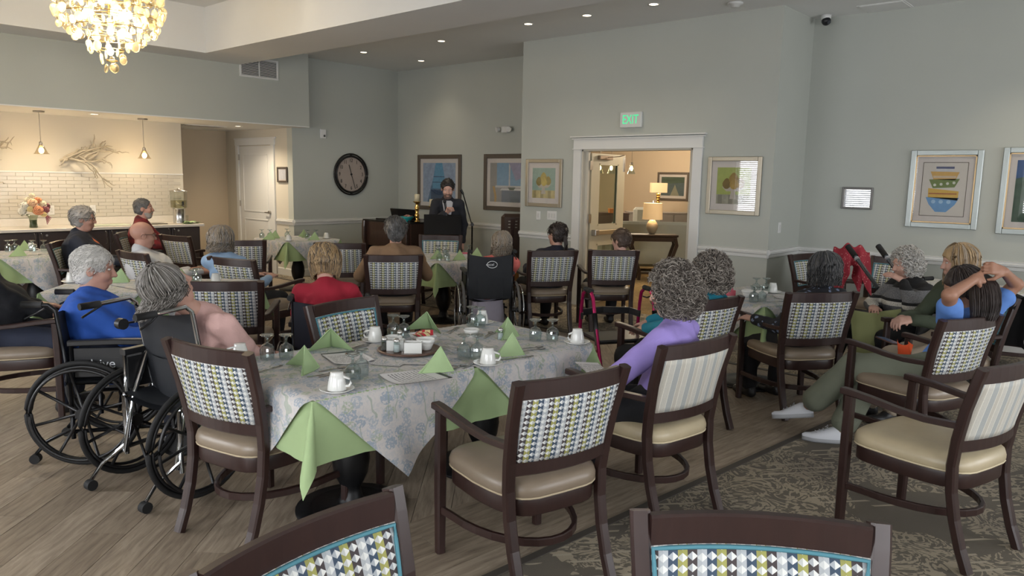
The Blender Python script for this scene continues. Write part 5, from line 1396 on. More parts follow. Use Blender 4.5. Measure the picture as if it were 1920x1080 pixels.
sneaker(_, polo['org'], (fl[0]+.03, fl[1]-.02, fl[2]-.055), (fl[0]-.115, fl[1]+.20, fl[2]-.085), (.1, .3, 1))
sneaker(_, polo['org'], (fr_[0]+.02, fr_[1]-.03, .032), (fr_[0]-.12, fr_[1]+.20, .032), (0, 0, 1))
ph = thing('phone', 'phone in a brown case lying on the polo-shirted woman\'s lap', 'phone', (5.22, 1.34, .655), (R(8), R(-6), R(60))); MB().bb(-.078, .078, -.04, .04, 0, .010, .003).build('case', mat('phone_case', (74, 48, 40), .5), ph); MB().bb(-.07, .07, -.034, .034, .010, .0112).build('screen', mat('phone_screen', (70, 96, 130), .1, var=.5, vscale=30), ph)
og = MB(); og.grid(lambda u, v: (.13*(u-.5)*(1+.3*v), .02*math.sin(u*9+v*4), -.19*v+.02*math.sin(u*7)), 10, 10); tag(og.build('cloth', cloth('orange_cloth', (214, 84, 40)), None, (5.13, 1.215, .68), R(55)), 'bright orange cloth tucked beside the polo-shirted woman', 'cloth')
def drape_cloth(label, A, B_, C_2, m, n=12, sag=.03):
    a, b, c = Vector(A), Vector(B_), Vector(C_2); mb = MB(); mb.grid(lambda u, v: tuple(a.lerp(b, u)+(c-a)*v+Vector((.015*math.sin(u*9+v*3), .02*math.sin(u*11), -sag*math.sin(math.pi*u)*(1-v)))), n, n)
    tag(mb.build('cloth_napkin', m), label, 'napkin')
M_LIME = cloth('lime_napkin', (164, 168, 116))
drape_cloth('long yellow-green napkin hanging from the striped woman\'s lap', (6.08, 1.86, .70), (6.42, 1.60, .70), (6.05, 1.78, .20), M_LIME)
drape_cloth('yellow-green napkin slipping off the dark-haired woman\'s lap', (5.28, 2.12, .66), (5.40, 2.06, .68), (5.22, 2.06, .53), M_LIME)
sheet(3.06, 2.16, R(-30), 'small white notebook on the lilac woman\'s lap', .13, .18, .003, .705, (.12, .1))
# by the doors
person('short-haired person in a dark patterned jacket sitting before the double doors', (6.93, 4.70, .54), (6.955, 4.60, 1.01), 50, hy=40, hp=-5, s=.95, top=cloth('charcoal_knit', (52, 48, 52), .3), topname='jacket', bottom=BLACKC, hair=hair_short(hairm('hair_brown', (62, 48, 40), (92, 74, 62)), .016, 260, .05, -.07, 3), bvox=.013, hvox=.009)
def pony(m):
    base = hair_short(m, .012, 240, .06, -.08, 7, droop=.2)
    def fn(root, head, HM, s, org, wf, yw):
        base(root, head, HM, s, org, wf, yw); rnd = random.Random(3); mb = MB()
        for q in range(90):
            a = rnd.uniform(0, 6.28); r = rnd.uniform(0, .02)
            mb_pts = [tuple(wf(-.11-.035*math.sin(t*2.2)+r*math.cos(a)*(1-.3*t), r*math.sin(a)*(1+.4*t), .015-.20*t)) for t in [k/7 for k in range(8)]]
            lock(mb, mb_pts, .0055, .002)
        o = mb.build('ponytail', m, root); o['kind'] = 'stuff'
    return fn
person('woman with a dark ponytail and glasses in a navy top', (6.30, 5.10, .56), (6.368, 5.035, 1.075), 59, hy=22, hp=0, s=1.0, top=cloth('ink_knit', (30, 32, 46)), bottom=BLACKC, glasses=True, hair=pony(DARK_H), bvox=.013, hvox=.009, sh_w=.17)
# pink, long wavy grey hair
person('woman with long wavy grey hair in a coral top in the logo wheelchair', (5.60, 5.32, .55), (5.695, 5.23, .99), 52, hy=0, hp=-14, s=.96, top=cloth('coral_knit', (212, 110, 102), .12), bottom=cloth('pale_trousers', (176, 172, 180)), hair=hair_flow(ASH, .17, .018, 420, 9, wave=.012, bottom_in=-.01, m2=GREY_CURL2), bvox=.013, hvox=.009)
# tan shirt, thinning grey hair
person('man with thinning grey hair in a tan shirt seen from behind', (4.70, 5.76, .57), (4.69, 5.72, 1.145), 52, hp=-3, s=1.06, skinm=SKIN2, top=cloth('tan_shirt', (124, 98, 74)), sleeve='mid', bottom=BLACKC, hands=((.3, .34, .12), (.34, -.3, .12)), girth=1.12, sh_w=.185, hair=hair_short(STEELG, .012, 300, .06, -.10, 5, droop=1.0), bvox=.012, hvox=.008)
# red shirt
person('woman with a blond bob in a red shirt in a navy wheelchair', (2.86, 4.15, .56), (2.875, 4.245, 1.075), 52, hp=-28, s=.97, top=cloth('red_shirt', (150, 22, 44)), bottom=BLACKC, hair=hair_flow(BLOND, .115, .018, 520, 12, bottom_in=.02, m2=hairm('hair_bob_dark', (92, 80, 68), (132, 116, 96))), bvox=.011, hvox=.0075, sh_w=.165, girth=1.12)
# pale blue hoodie
def hood(T, pel, ch, shc, nb, SH, EL, HD, f, l, u, su, s):
    T.ell(nb-f*.075-u*.03, (.09, .12, .075), np.stack([f, l, u], 1), .03); T.cone(nb+l*.09-f*.02, nb-l*.09-f*.02, .045, .045, .03)
person('woman with wavy ash hair in a pale blue hoodie', (3.43, 6.36, .56), (3.34, 6.58, 1.05), 32, hy=6, hp=-5, s=.97, top=cloth('pale_blue_fleece', (138, 164, 194)), topname='hoodie', bottom=BLACKC, hands=((.30, .05, .14), (.32, -.08, .12)), poleA=((-.3, .15, -1), (-.2, -.4, -1)), extra=hood, hair=hair_flow(ASH, .12, .02, 480, 14, wave=.012, bottom_in=-.005, m2=SILV), bvox=.012, hvox=.008, girth=1.12)
# bald man, white sweater
person('bald man with dark glasses in a white quarter-zip sweater', (3.02, 7.29, .56), (2.95, 7.35, 1.065), -12, hy=0, hp=-3, s=1.05, skinm=SKIN2, top=cloth('white_fleece', (198, 198, 200)), topname='sweater', bottom=BEIGET, glasses=True, hands=((.34, .1, .14), (.40, -.10, .14)), extra=lambda T, pel, ch, shc, nb, SH, EL, HD, f, l, u, su, s: T.cone(nb, nb+su*.045, .072*s, .066*s, .01), bvox=.012, hvox=.0075, girth=1.1)
# navy jacket, orange shirt
_, nv = person('white-haired man with glasses in a navy jacket over an orange shirt', (2.86, 8.69, .58), (2.914, 8.769, 1.15), -32, hp=-2, s=1.06, skinm=SKIN2, top=cloth('navy_jacket', (36, 40, 52)), topname='jacket', bottom=BLACKC, glasses=True, hands=((.40, .1, .12), (.42, -.08, .12)), hair=hair_short(SILV, .013, 260, .05, -.075, 9, fore=.062), bvox=.013, hvox=.008, girth=1.12,
               extra=lambda T, pel, ch, shc, nb, SH, EL, HD, f, l, u, su, s: T.cone(nb-f*.03, nb-f*.03+su*.02, .078*s, .07*s, .02))
def panel_strip(root, q, m, name, w0=.05, w1=.02, off=.135, z0=.02, z1=-.36):
    """strip of shirt showing down the open front of a jacket"""
    mb = MB(); o3 = np.array(q['org'])
    def fn(u_, v):
        p = q['nb']*(1-v)+(q['pel']+q['su']*.12)*v; w = (w0*(1-v)+w1*v)*(2*u_-1)
        rr = .07+(off-.07)*min(1, v*3.2); return tuple(p+q['f']*(rr+.012-.03*(2*u_-1)**2)+q['l']*w-o3)
    mb.grid(fn, 6, 14); mb.build(name, m, root)
panel_strip(_, nv, cloth('orange_shirt', (206, 112, 76)), 'shirt_front', .06, .03, .165)
# red plaid jacket
def plaid():
    t = NT('red_plaid'); x = t.xyz(t.coord('Object')); a = t.math('GREATER_THAN', t.math('SINE', t.math('MULTIPLY', x[2], 75.0)), .2); b = t.math('GREATER_THAN', t.math('SINE', t.math('MULTIPLY', t.math('ADD', x[0], x[1]), 75.0)), .2)
    t.base(t.mix(t.math('MULTIPLY', t.math('ADD', a, b), .4), (128, 36, 40), (56, 26, 30))); t.set(Roughness=.85); return t.m
person('grey-bearded man with cropped hair in a red plaid jacket by the counter', (3.84, 9.58, .62), (3.90, 9.65, 1.21), -32, hp=3, s=1.02, skinm=SKIN2, top=plaid(), topname='jacket', bottom=GREYT, hands=((.40, .1, .1), (.42, -.08, .1)), beard=hairm('beard_grey', (132, 126, 120), (168, 162, 154)), hair=hair_short(STEELG, .006, 160, .02, -.07, 4, rad=.0025, fore=.07), bvox=.013, hvox=.008,
       extra=lambda T, pel, ch, shc, nb, SH, EL, HD, f, l, u, su, s: T.cone(nb-f*.02, nb-f*.02+su*.03, .078*s, .07*s, .02), feet=((.44, .12, 0), (.5, -.1, 0)))
# blue shirt
person('elderly white-haired man in a royal blue shirt seated in a wheelchair', (1.66, 4.75, .57), (1.672, 4.905, 1.07), -34, hp=-6, hy=4, s=1.08, skinm=SKIN2, top=cloth('royal_blue', (38, 84, 172)), sleeve='mid', bottom=NAVY, hands=((.40, .16, .16), (.42, -.12, .16)), girth=1.15, sh_w=.175,
       hair=hair_short(WHITE_H, .009, 1100, .034, -.085, 6, rad=.0021, fore=.064, droop=.9, rough=.0015), hvox=.0052, bvox=.0105)
# reclining woman
def messy(m, m2):
    base = hair_flow(m, .10, .016, 480, 21, rad=.003, wave=.013, bottom_in=-.02, m2=m2, volume=1.04, jit=.06, front_open=46, upv=(-.75, 0, -.55)); return base
person('grey-haired woman leaning back in a reclining wheelchair with her face raised', (1.95, 3.87, .54), (1.64, 3.80, 1.09), 4, nbs=(.11, 0, -.015), hp=30, hy=-10, s=.98, top=cloth('rose_knit', (202, 164, 158), bump=.5, bs=90), bottom=cloth('rose_trousers', (196, 152, 144)), hands=((.20, .10, .12), (.20, -.10, .12)), poleA=((.3, .5, -.8), (.3, -.5, -.8)), hair=messy(hairm('hair_iron', (92, 87, 82), (132, 126, 119)), SILV), hvox=.0055, bvox=.011, feet=((.62, .1, .1), (.60, -.1, .1)), fold=.009)
# cropped person at the edge of the picture
person('person in a black long-sleeved top cut off at the left edge, hands on lap', (1.40, 5.90, .57), (1.30, 5.88, 1.23), -26, s=1.05, skinm=SKIN2, top=cloth('black_knit', (22, 24, 30)), bottom=DENIM, topname='sweater', hands=(('w', 1.66, 5.95, .72), ('w', 1.66, 5.72, .68)), curl=.22, handn=((0, 0, 1, .9, -.35, -.12), (0, .2, 1, .9, -.3, -.05)), bvox=.011, hvox=.008, girth=1.1, hair=hair_short(STEELG, .013, 200))
C_('C23', 1.50, 5.86, -116, 'bow-tie chair under the person cut off at the left edge', exact=True)
C_('C22', 2.63, 8.81, -122, 'bow-tie chair under the man in a navy jacket')
C_('C27', 3.62, 9.72, -122, 'bow-tie chair under the man in a red plaid jacket')
C_('C26', 6.25, .97, 50, 'bow-tie chair under the blond woman, a black jacket hung over it')
C_('C25', 8.12, .60, 12, 'empty bow-tie chair at the right edge beside the wall table')
jk = MB()
jk.grid(lambda u_, v: (lambda a: ((u_-.5)*.60+.02*math.sin(v*9), -.36-.02*math.sin(u_*14)-.03*v if v > .3 else -.36+.09*(1-v/.3), .93-.5*max(0, v-.25)+.012*math.sin(u_*11)-.4*max(0, .22-v)))(0), 24, 16)
tag(jk.build('jacket', cloth('black_jacket', (24, 24, 27)), None, tuple(CH['C26'].location), tuple(CH['C26'].rotation_euler)), 'black jacket hung over the back of the blond woman\'s chair', 'jacket')
# performer
def coat(T, pel, ch, shc, nb, SH, EL, HD, f, l, u, su, s):
    T.cone(pel+u*.02, pel-u*.26, .15*s, .175*s, .04, flat=(f, 1.2)); T.cone(nb-f*.02, nb-f*.02+su*.02, .08*s, .07*s, .02)
PF = dict(pel=(7.13, 7.57, .885), head=(7.08, 7.52, 1.515))
pr_, pq = person('man in a dark coat and striped shirt standing and speaking into a microphone', PF['pel'], PF['head'], 228, hp=-20, beard=hairm('stubble', (92, 72, 64), (120, 96, 86)), s=1.04, top=cloth('dark_coat', (30, 32, 40)), topname='coat', bottom=cloth('brown_trousers', (74, 60, 52)), stand=True, extra=coat, hands=((.03, .20, -.11), (.27, -.02, .31)), sh_w=.155, poleA=((-.6, .5, -.3), (-.1, -.8, -.9)), curl=.75, handn=(None, (.1, .3, .9, -.05, -.5, .6)), hair=hair_short(hairm('hair_black', (26, 22, 22), (46, 40, 38)), .010, 200, .03, -.015, 3, fore=.066), bvox=.012, hvox=.0075)
def stripe_shirt():
    t = NT('pinstripe_shirt'); x = t.xyz(t.coord('Object')); a = t.math('GREATER_THAN', t.math('SINE', t.math('MULTIPLY', t.math('SUBTRACT', x[0], x[1]), 300.0)), .5)
    t.base(t.mix(t.math('MULTIPLY', a, .5), (196, 196, 202), (112, 116, 128))); t.set(Roughness=.8); return t.m
panel_strip(pr_, pq, stripe_shirt(), 'shirt_front', .075, .02, .15)
hd = pq['HD'][1]
mic = thing('microphone', 'black hand-held microphone in the standing man\'s hand', 'microphone', tuple(hd+pq['f']*.02+pq['u']*.02))
MB().cyl((0, 0, -.06), (-.02, .015, .11), .013, 12, .017).build('handle', M_BLKPL, mic)
MB().sphere((-.024, .018, .13), .025, 12).build('head_grille', mat('mic_mesh', (48, 48, 52), .35, .7), mic)
# ------------------------------------------------------------------ kitchen counter
M_CAB = wood_dark('espresso_cabinet', (44, 34, 34), (58, 46, 44), .45)
M_COUNTER = mat('white_counter', (214, 208, 198), .25, var=.05, vscale=30)
M_NICK = mat('brushed_nickel', (176, 172, 166), .3, 1.0)
CXS = [(4.39, 5.25), (3.53, 4.39), (2.67, 3.53), (1.81, 2.67), (.95, 1.81)]
cabp = None
cab_names = ['rightmost dark base cabinet under the white counter', 'dark base cabinet under the counter behind the man in a red jacket', 'dark base cabinet under the flower vase', 'dark base cabinet at the left edge', 'dark base cabinet beyond the left edge']
for (a, b), lb in zip(CXS, cab_names):
    if cabp is None:
        c = thing('base_cabinet', lb, 'cabinet', (a, 10.99, 0), 0, 'kitchen base cabinets'); w_ = b-a
        MB().bb(0, w_-.002, .02, .60, .09, .87).build('body', M_CAB, c); MB().bb(0, w_-.002, .07, .6, 0, .09).build('toe_kick', mat('toe_kick', (24, 22, 22), .7), c)
        for s in (0, 1):
            d = MB().bb(.006+s*w_/2, (1+s)*w_/2-.006, 0, .02, .11, .86, .004).build('door', M_CAB, c)
            x = w_/2+(-.04 if s == 0 else .04)
            MB().tube([(x, 0, .68), (x, -.028, .69), (x, -.028, .84), (x, 0, .85)], .006, 6).build('handle', M_NICK, d)
        MB().cyl((w_/2+.10, 0, .82), (w_/2+.10, -.008, .82), .014, 12).build('lock', M_NICK, c)
        cabp = c
    else: dup(cabp, (a, 10.99, 0), 0, lb)
ct = thing('countertop', 'long white countertop with a raised back edge along the tiled wall', 'countertop', (0, 0, 0)); MB().bb(.9, 5.29, 10.93, 11.598, .872, .91, .004).build('slab', M_COUNTER, ct); MB().bb(.9, 5.29, 11.573, 11.598, .91, 1.01, .003).build('back_edge', M_COUNTER, ct)
tile = MB().bb(0, .196, -.007, 0, 0, .0475, .002).mesh('tile', mat('glazed_tile', (196, 190, 178), .18, var=.06, vscale=3))
wk = bpy.data.objects['wall_kitchen']
for r in range(12):
    for c in range(15):
        x = 2.36+c*.2+(.1 if r % 2 else 0)
        if x+.196 < 5.30: obj('tile', tile, wk, (x, KY-.0005, 1.02+r*.0505))
MB().bb(.9, 5.30, KY-.016, KY, 1.625, 1.645, .003).build('tile_border', M_WHITE, wk)
M_WOODART = mat('driftwood_art', (168, 158, 140), .55, var=.12, vscale=20)
def branches(ox, seed, label):
    rnd = random.Random(seed); t = thing('branch_sculpture', label, 'wall art', (ox, KY, 0))
    def limb(pts, r, sub=0):
        MB().tube(pts, r, 7, False, True, [1-.75*(k/(len(pts)-1))**1.3 for k in range(len(pts))]).build('branch', M_WOODART, t)
    def curve(a, b, sag, n=7): return [(a[0]+(b[0]-a[0])*k/n+rnd.gauss(0, .006), -.07-.07*math.sin(math.pi*k/n)-rnd.uniform(0, .03), a[1]+(b[1]-a[1])*k/n+sag*math.sin(math.pi*k/n)+rnd.gauss(0, .008)) for k in range(n+1)]
    main = (((.02, 1.80), (.50, 1.97), .04), ((.10, 1.83), (.62, 1.86), -.05), ((.14, 1.82), (.46, 1.58), .06), ((.24, 1.86), (.58, 1.50), .04), ((.20, 1.84), (.70, 2.02), .05), ((.30, 1.85), (.78, 1.93), .05), ((.40, 1.82), (.56, 2.06), -.03), ((.12, 1.83), (.0, 1.72), .03), ((.40, 1.90), (.47, 2.17), .02), ((.06, 1.83), (.34, 1.98), .03))
    for a, b, sg in main: limb(curve(a, b, sg), rnd.uniform(.015, .02))
    for k in range(22):
        a, b, sg = main[rnd.choice((0, 4, 5, 1, 6, 3))]; u = rnd.uniform(.45, .95); p = (a[0]+(b[0]-a[0])*u, a[1]+(b[1]-a[1])*u+sg*math.sin(math.pi*u)); an = math.atan2(b[1]-a[1], b[0]-a[0])+rnd.uniform(-.9, .9); L = rnd.uniform(.09, .2)
        limb(curve(p, (p[0]+L*math.cos(an), p[1]+L*math.sin(an)), rnd.uniform(-.03, .03), 5), rnd.uniform(.007, .011))
branches(3.56, 5, 'carved branch wall sculpture between the two pendant lamps')
branches(2.24, 9, 'carved branch wall sculpture cut off at the left edge')
M_SHADE = thin_glass('smoked_glass', (232, 222, 206), .8, .05, .06)
for (x, y, z, lb) in ((3.21, 11.0, 1.90, 'glass cone pendant lamp over the flowers'), (4.525, 11.08, 1.885, 'glass cone pendant lamp nearest the white door'), (1.90, 10.95, 1.90, 'glass cone pendant lamp beyond the left edge')):
    t = thing('pendant_lamp', lb, 'lamp', (x, y, SZ-.012), 0, 'kitchen pendant lamps'); h = z-(SZ-.012)
    MB().lathe([(0, 0), (.065, 0), (.065, -.018), (0, -.018)], (0, 0, 0), 20).build('canopy', M_NICK, t)
    MB().tube([(0, 0, -.018), (0, 0, h+.12)], .004, 6).build('rod', M_NICK, t)
    MB().lathe([(0, h+.125), (.018, h+.12), (.022, h+.10), (.022, h+.075), (0, h+.07)], (0, 0, 0), 14).build('socket', M_NICK, t)
    MB().lathe([(.024, h+.085), (.035, h+.06), (.075, h-.02), (.095, h-.035)], (0, 0, 0), 24).build('shade', M_SHADE, t)
    MB().sphere((0, 0, h+.01), .032, 12, None, (1, 1, 1.2)).build('bulb', emis('bulb_warm', (255, 214, 150), 28.0), t)
    point('pendant_light', (x, y-.0, z-.05), 16, WARM, .04)
def downlight(x, y, z, label, power, group, sp=True, strength=9, r=.055, ang=110):
    t = thing('downlight', label, 'ceiling light', (x, y, z), 0, group)
    MB().lathe([(r*.86, -.003), (r*1.15, -.006), (r*1.2, -.0), (r*.86, .0)], (0, 0, 0), 24).build('trim_ring', M_WHITE, t)
    MB().lathe([(0, -.002), (r*.88, -.002)], (0, 0, 0), 20).build('lens', emis('downlight_lens', (255, 232, 196), strength), t)
    if power: spot('downlight_beam', (x, y, z-.02), power, (1, .84, .62), ang, 1.0, .05)
downlight(3.82, 10.86, SZ-.012, 'recessed light over the branch sculpture', 60, 'kitchen downlights', ang=140)
downlight(6.05, 11.25, SZ-.012, 'recessed light in front of the white door', 150, 'kitchen downlights', ang=140)
downlight(2.2, 10.86, SZ-.012, 'recessed light beyond the left edge of the kitchen', 60, 'kitchen downlights', ang=140)
for (x, y, lb) in ((7.22, 9.55, 'recessed light nearest the clock wall'), (8.29, 9.45, 'recessed light deep in the alcove corner'), (7.28, 7.88, 'recessed light second from the clock wall'), (7.13, 6.17, 'recessed light above the left side of the double doors'), (7.17, 5.32, 'recessed light above the exit sign'), (7.15, 4.43, 'recessed light nearest the smoke detector')):
    downlight(x, y, CZ, lb, 26, 'dining room downlights')
downlight(8.05, 1.15, CZ, 'recessed light washing the picture wall', 80, 'dining room downlights', ang=95)
downlight(8.05, -1.2, CZ, 'recessed light at the far end of the picture wall', 40, 'dining room downlights')
# flowers, dispenser and counter things
def flowers():
    t = thing('flower_vase', 'glass vase of cream and orange silk roses on the counter', 'vase', (3.13, 11.25, .91))
    MB().lathe([(0, 0), (.045, 0), (.05, .01), (.042, .06), (.048, .12), (.065, .16)], (0, 0, 0), 18).build('vase', thin_glass('vase_glass', (196, 206, 190), .8, .05, .08), t)
    MB().lathe([(0, .008), (.04, .008), (.038, .06), (.04, .1), (0, .1)], (0, 0, 0), 14).build('water', mat('stems', (92, 104, 70), .6, var=.3, vscale=40), t)
    rnd = random.Random(4); cols = {'cream': (226, 216, 190), 'orange': (216, 150, 112), 'peach': (226, 188, 154), 'yellow': (222, 204, 150), 'berry': (150, 92, 100), 'white': (226, 222, 210)}
    for (x, y, z, r, c) in ((-.12, 0, .22, .06, 'white'), (-.10, -.04, .29, .06, 'white'), (-.02, -.07, .33, .065, 'peach'), (.03, -.08, .23, .075, 'orange'), (.06, -.02, .36, .05, 'orange'), (.11, -.02, .31, .055, 'cream'), (.13, -.03, .24, .06, 'berry'), (-.05, -.07, .25, .05, 'yellow'), (.0, 0, .42, .04, 'cream'), (.10, -.06, .18, .045, 'yellow'), (.16, 0, .28, .05, 'berry'), (-.03, .05, .36, .05, 'cream')):
        m = MB(); nn = 16
        def fn(u, v): 
            th, ph = 2*math.pi*u, math.pi*v; rr = r*(.86+.10*math.sin(5*th+7*ph)+.06*math.sin(9*th-5*ph)); return (x+rr*math.cos(th)*math.sin(ph), y-.02+rr*math.sin(th)*math.sin(ph), z+rr*.85*math.cos(ph))
        m.grid(fn, 20, 12)
        for k in range(3):
            q = r*(.3+.22*k); m.tube([(x+q*math.cos(a*.45+k), y-.02-r*(.92-.12*k), z+q*math.sin(a*.45+k)) for a in range(10)], r*.10, 5)
        m.build('bloom', mat('petal_'+c, cols[c], .6, var=.12, vscale=40), t)
    for k in range(16):
        a = rnd.uniform(0, 6.3); r = rnd.uniform(.06, .16); p = Vector((r*math.cos(a), r*math.sin(a)*.6, rnd.uniform(.14, .34))); d = Vector((math.cos(a), math.sin(a)*.6, .2)).normalized(); sd = Vector((-d.y, d.x, 0))
        MB().grid(lambda u, v: tuple(p+d*v*.08+sd*(u-.5)*.045*math.sin(math.pi*(.05+.9*v))+Vector((0, 0, -.03*v*v))), 2, 5).build('leaf', mat('leaf_green', (58, 78, 46), .5, var=.2), t)
    for k in range(5): MB().tube([(.10, -.02, .2), (.14+.01*k, -.04, .14), (.15+.012*k, -.05, .04+.02*k)], .006, 5).build('berry_spray', mat('petal_berry', (150, 72, 84), .6), t)
flowers()
def dispenser():
    t = thing('drink_dispenser', 'clear drink dispenser on a steel base at the end of the counter', 'dispenser', (5.06, 11.25, .91))
    MB().lathe([(0, 0), (.085, 0), (.09, .01), (.085, .02), (.085, .21), (.09, .22), (0, .22)], (0, 0, 0), 28).build('steel_base', M_STEEL, t)
    MB().lathe([(.09, .22), (.115, .24), (.12, .47), (.125, .475)], (0, 0, 0), 28).build('jar', thin_glass('acrylic', (236, 238, 234), .7, .05, .08), t)
    MB().lathe([(0, .225), (.108, .235), (.112, .34), (0, .34)], (0, 0, 0), 24).build('drink', thin_glass('lemon_water', (226, 222, 196), .5, .05, .1), t)
    MB().lathe([(.128, .475), (.128, .485), (.02, .50), (.02, .515), (0, .52)], (0, 0, 0), 24).build('lid', M_STEEL, t)
    MB().tube([(0, -.11, .27), (0, -.15, .27), (0, -.155, .25)], .012, 8).build('tap', M_BLKPL, t); MB().bb(-.012, .012, -.145, -.125, .28, .33).build('tap_lever', M_BLKPL, t)
    b = thing('plastic_bin', 'clear plastic tub behind the green napkins on the counter', 'tub', (5.16, 11.36, .91)); MB().lathe([(0, .002), (.07, .002), (.085, .11)], (0, 0, 0), 20).build('tub', thin_glass('acrylic', (236, 238, 234), .7, .05, .08), b)
    for k, (x, y, r) in enumerate(((5.19, 11.08, .3), (5.10, 11.04, .8), (5.15, 11.13, 1.8))):
        m = MB(); m.grid(lambda u, v: ((u-.5)*.17, (v-.5)*.12, .012+.018*math.sin(u*5+k)*math.sin(v*4)+.01), 8, 6); m.grid(lambda u, v: ((u-.5)*.17, (.5-v)*.12, .002), 2, 2)
        tag(m.build('loose_napkin', M_NAPKIN, None, (x, y, .911), r), 'loose green napkin dropped on the end of the counter', 'napkin', 'loose counter napkins')
    tr = thing('serving_tray', 'flat pale tray on the counter between the seated men', 'tray', (4.05, 11.22, .911)); MB().bb(-.25, .25, -.14, .14, 0, .012, .005).build('tray', mat('pale_tray', (190, 198, 178), .4), tr)
    tr = thing('serving_tray', 'flat dark tray on the counter beside the drink dispenser', 'tray', (4.66, 11.22, .911)); MB().bb(-.16, .16, -.12, .12, 0, .01, .004).build('tray', mat('dark_tray', (96, 92, 84), .4), tr)
dispenser()
def plate(name, label, cat, loc, rot, w=.075, h=.12, kind='outlet', gang=1):
    t = thing(name, label, cat, loc, rot)
    MB().bb(-w/2, w/2, -.007, 0, -h/2, h/2, .003).build('cover_plate', M_WHITE, t)
    for g in range(gang):
        x = (g-(gang-1)/2)*.045
        if kind == 'switch': MB().bb(x-.014, x+.014, -.012, -.006, -.032, .032, .002).build('rocker', mat('rocker', (200, 200, 198), .4), t)
        else:
            for z in (-.022, .022): MB().bb(x-.016, x+.016, -.0095, -.006, z-.015, z+.015, .002).build('socket', mat('rocker', (200, 200, 198), .4), t)
plate('wall_outlet', 'white outlet in the tile beside the flowers', 'outlet', (3.45, KY-.0075, 1.118), 0, .08, .13); plate('wall_outlet', 'white outlet in the tile behind the man in a navy jacket', 'outlet', (3.98, KY-.0075, 1.116), 0, .08, .13)
RW = R(-90)
plate('light_switch', 'single white light switch left of the double doors', 'switch', (DX, 6.66, 1.168), RW, .075, .12, 'switch'); plate('light_switch', 'triple white light switch plate left of the double doors', 'switch', (DX, 6.42, 1.178), RW, .165, .12, 'switch', 3)
plate('light_switch', 'white switch on the narrow wall right of the pear picture', 'switch', (8.27, DY0, 1.177), 0, .075, .12, 'switch'); plate('wall_outlet', 'white outlet under the chair rail beside the piano', 'outlet', (8.25, CY, .42), 0)
# ------------------------------------------------------------------ doors
def white_door():
    y0, y1, X = 11.37, 12.42, WWX
    t = struct(MB().bb(X-.012, X+.001, y0, y1, 0.01, 2.135).build('door_1', M_WHITE)); ym = (y0+y1)/2
    for (a, b) in ((.22, .90), (1.02, 2.0)):
        for (ya, yb, za, zb) in ((y0+.12, y0+.14, a, b), (y1-.14, y1-.12, a, b), (y0+.12, y1-.12, a, a+.02), (y0+.12, y1-.12, b-.02, b)): MB().bb(X-.02, X-.012, ya, yb, za, zb, .003).build('panel_mould', M_WHITE, t)
    for (ya, yb, za, zb) in ((y0-.10, y0-.01, 0, 2.15), (y1+.01, y1+.10, 0, 2.15), (y0-.12, y1+.12, 2.15, 2.25), (y0-.15, y1+.15, 2.25, 2.275)): MB().bb(X-.032, X, ya, yb, za, zb, .003).build('casing', M_WHITE, t)
    for z in (.3, 1.1, 1.9): MB().bb(X-.03, X-.012, y1-.005, y1+.03, z, z+.1).build('hinge', M_NICK, t)
    h = MB().cyl((X-.012, y0+.07, 1.03), (X-.05, y0+.07, 1.03), .026, 14).build('door_handle', M_NICK, t); MB().tube([(X-.05, y0+.07, 1.03), (X-.055, y0+.12, 1.03), (X-.05, y0+.19, 1.028)], .009, 8).build('lever', M_NICK, h)
white_door()
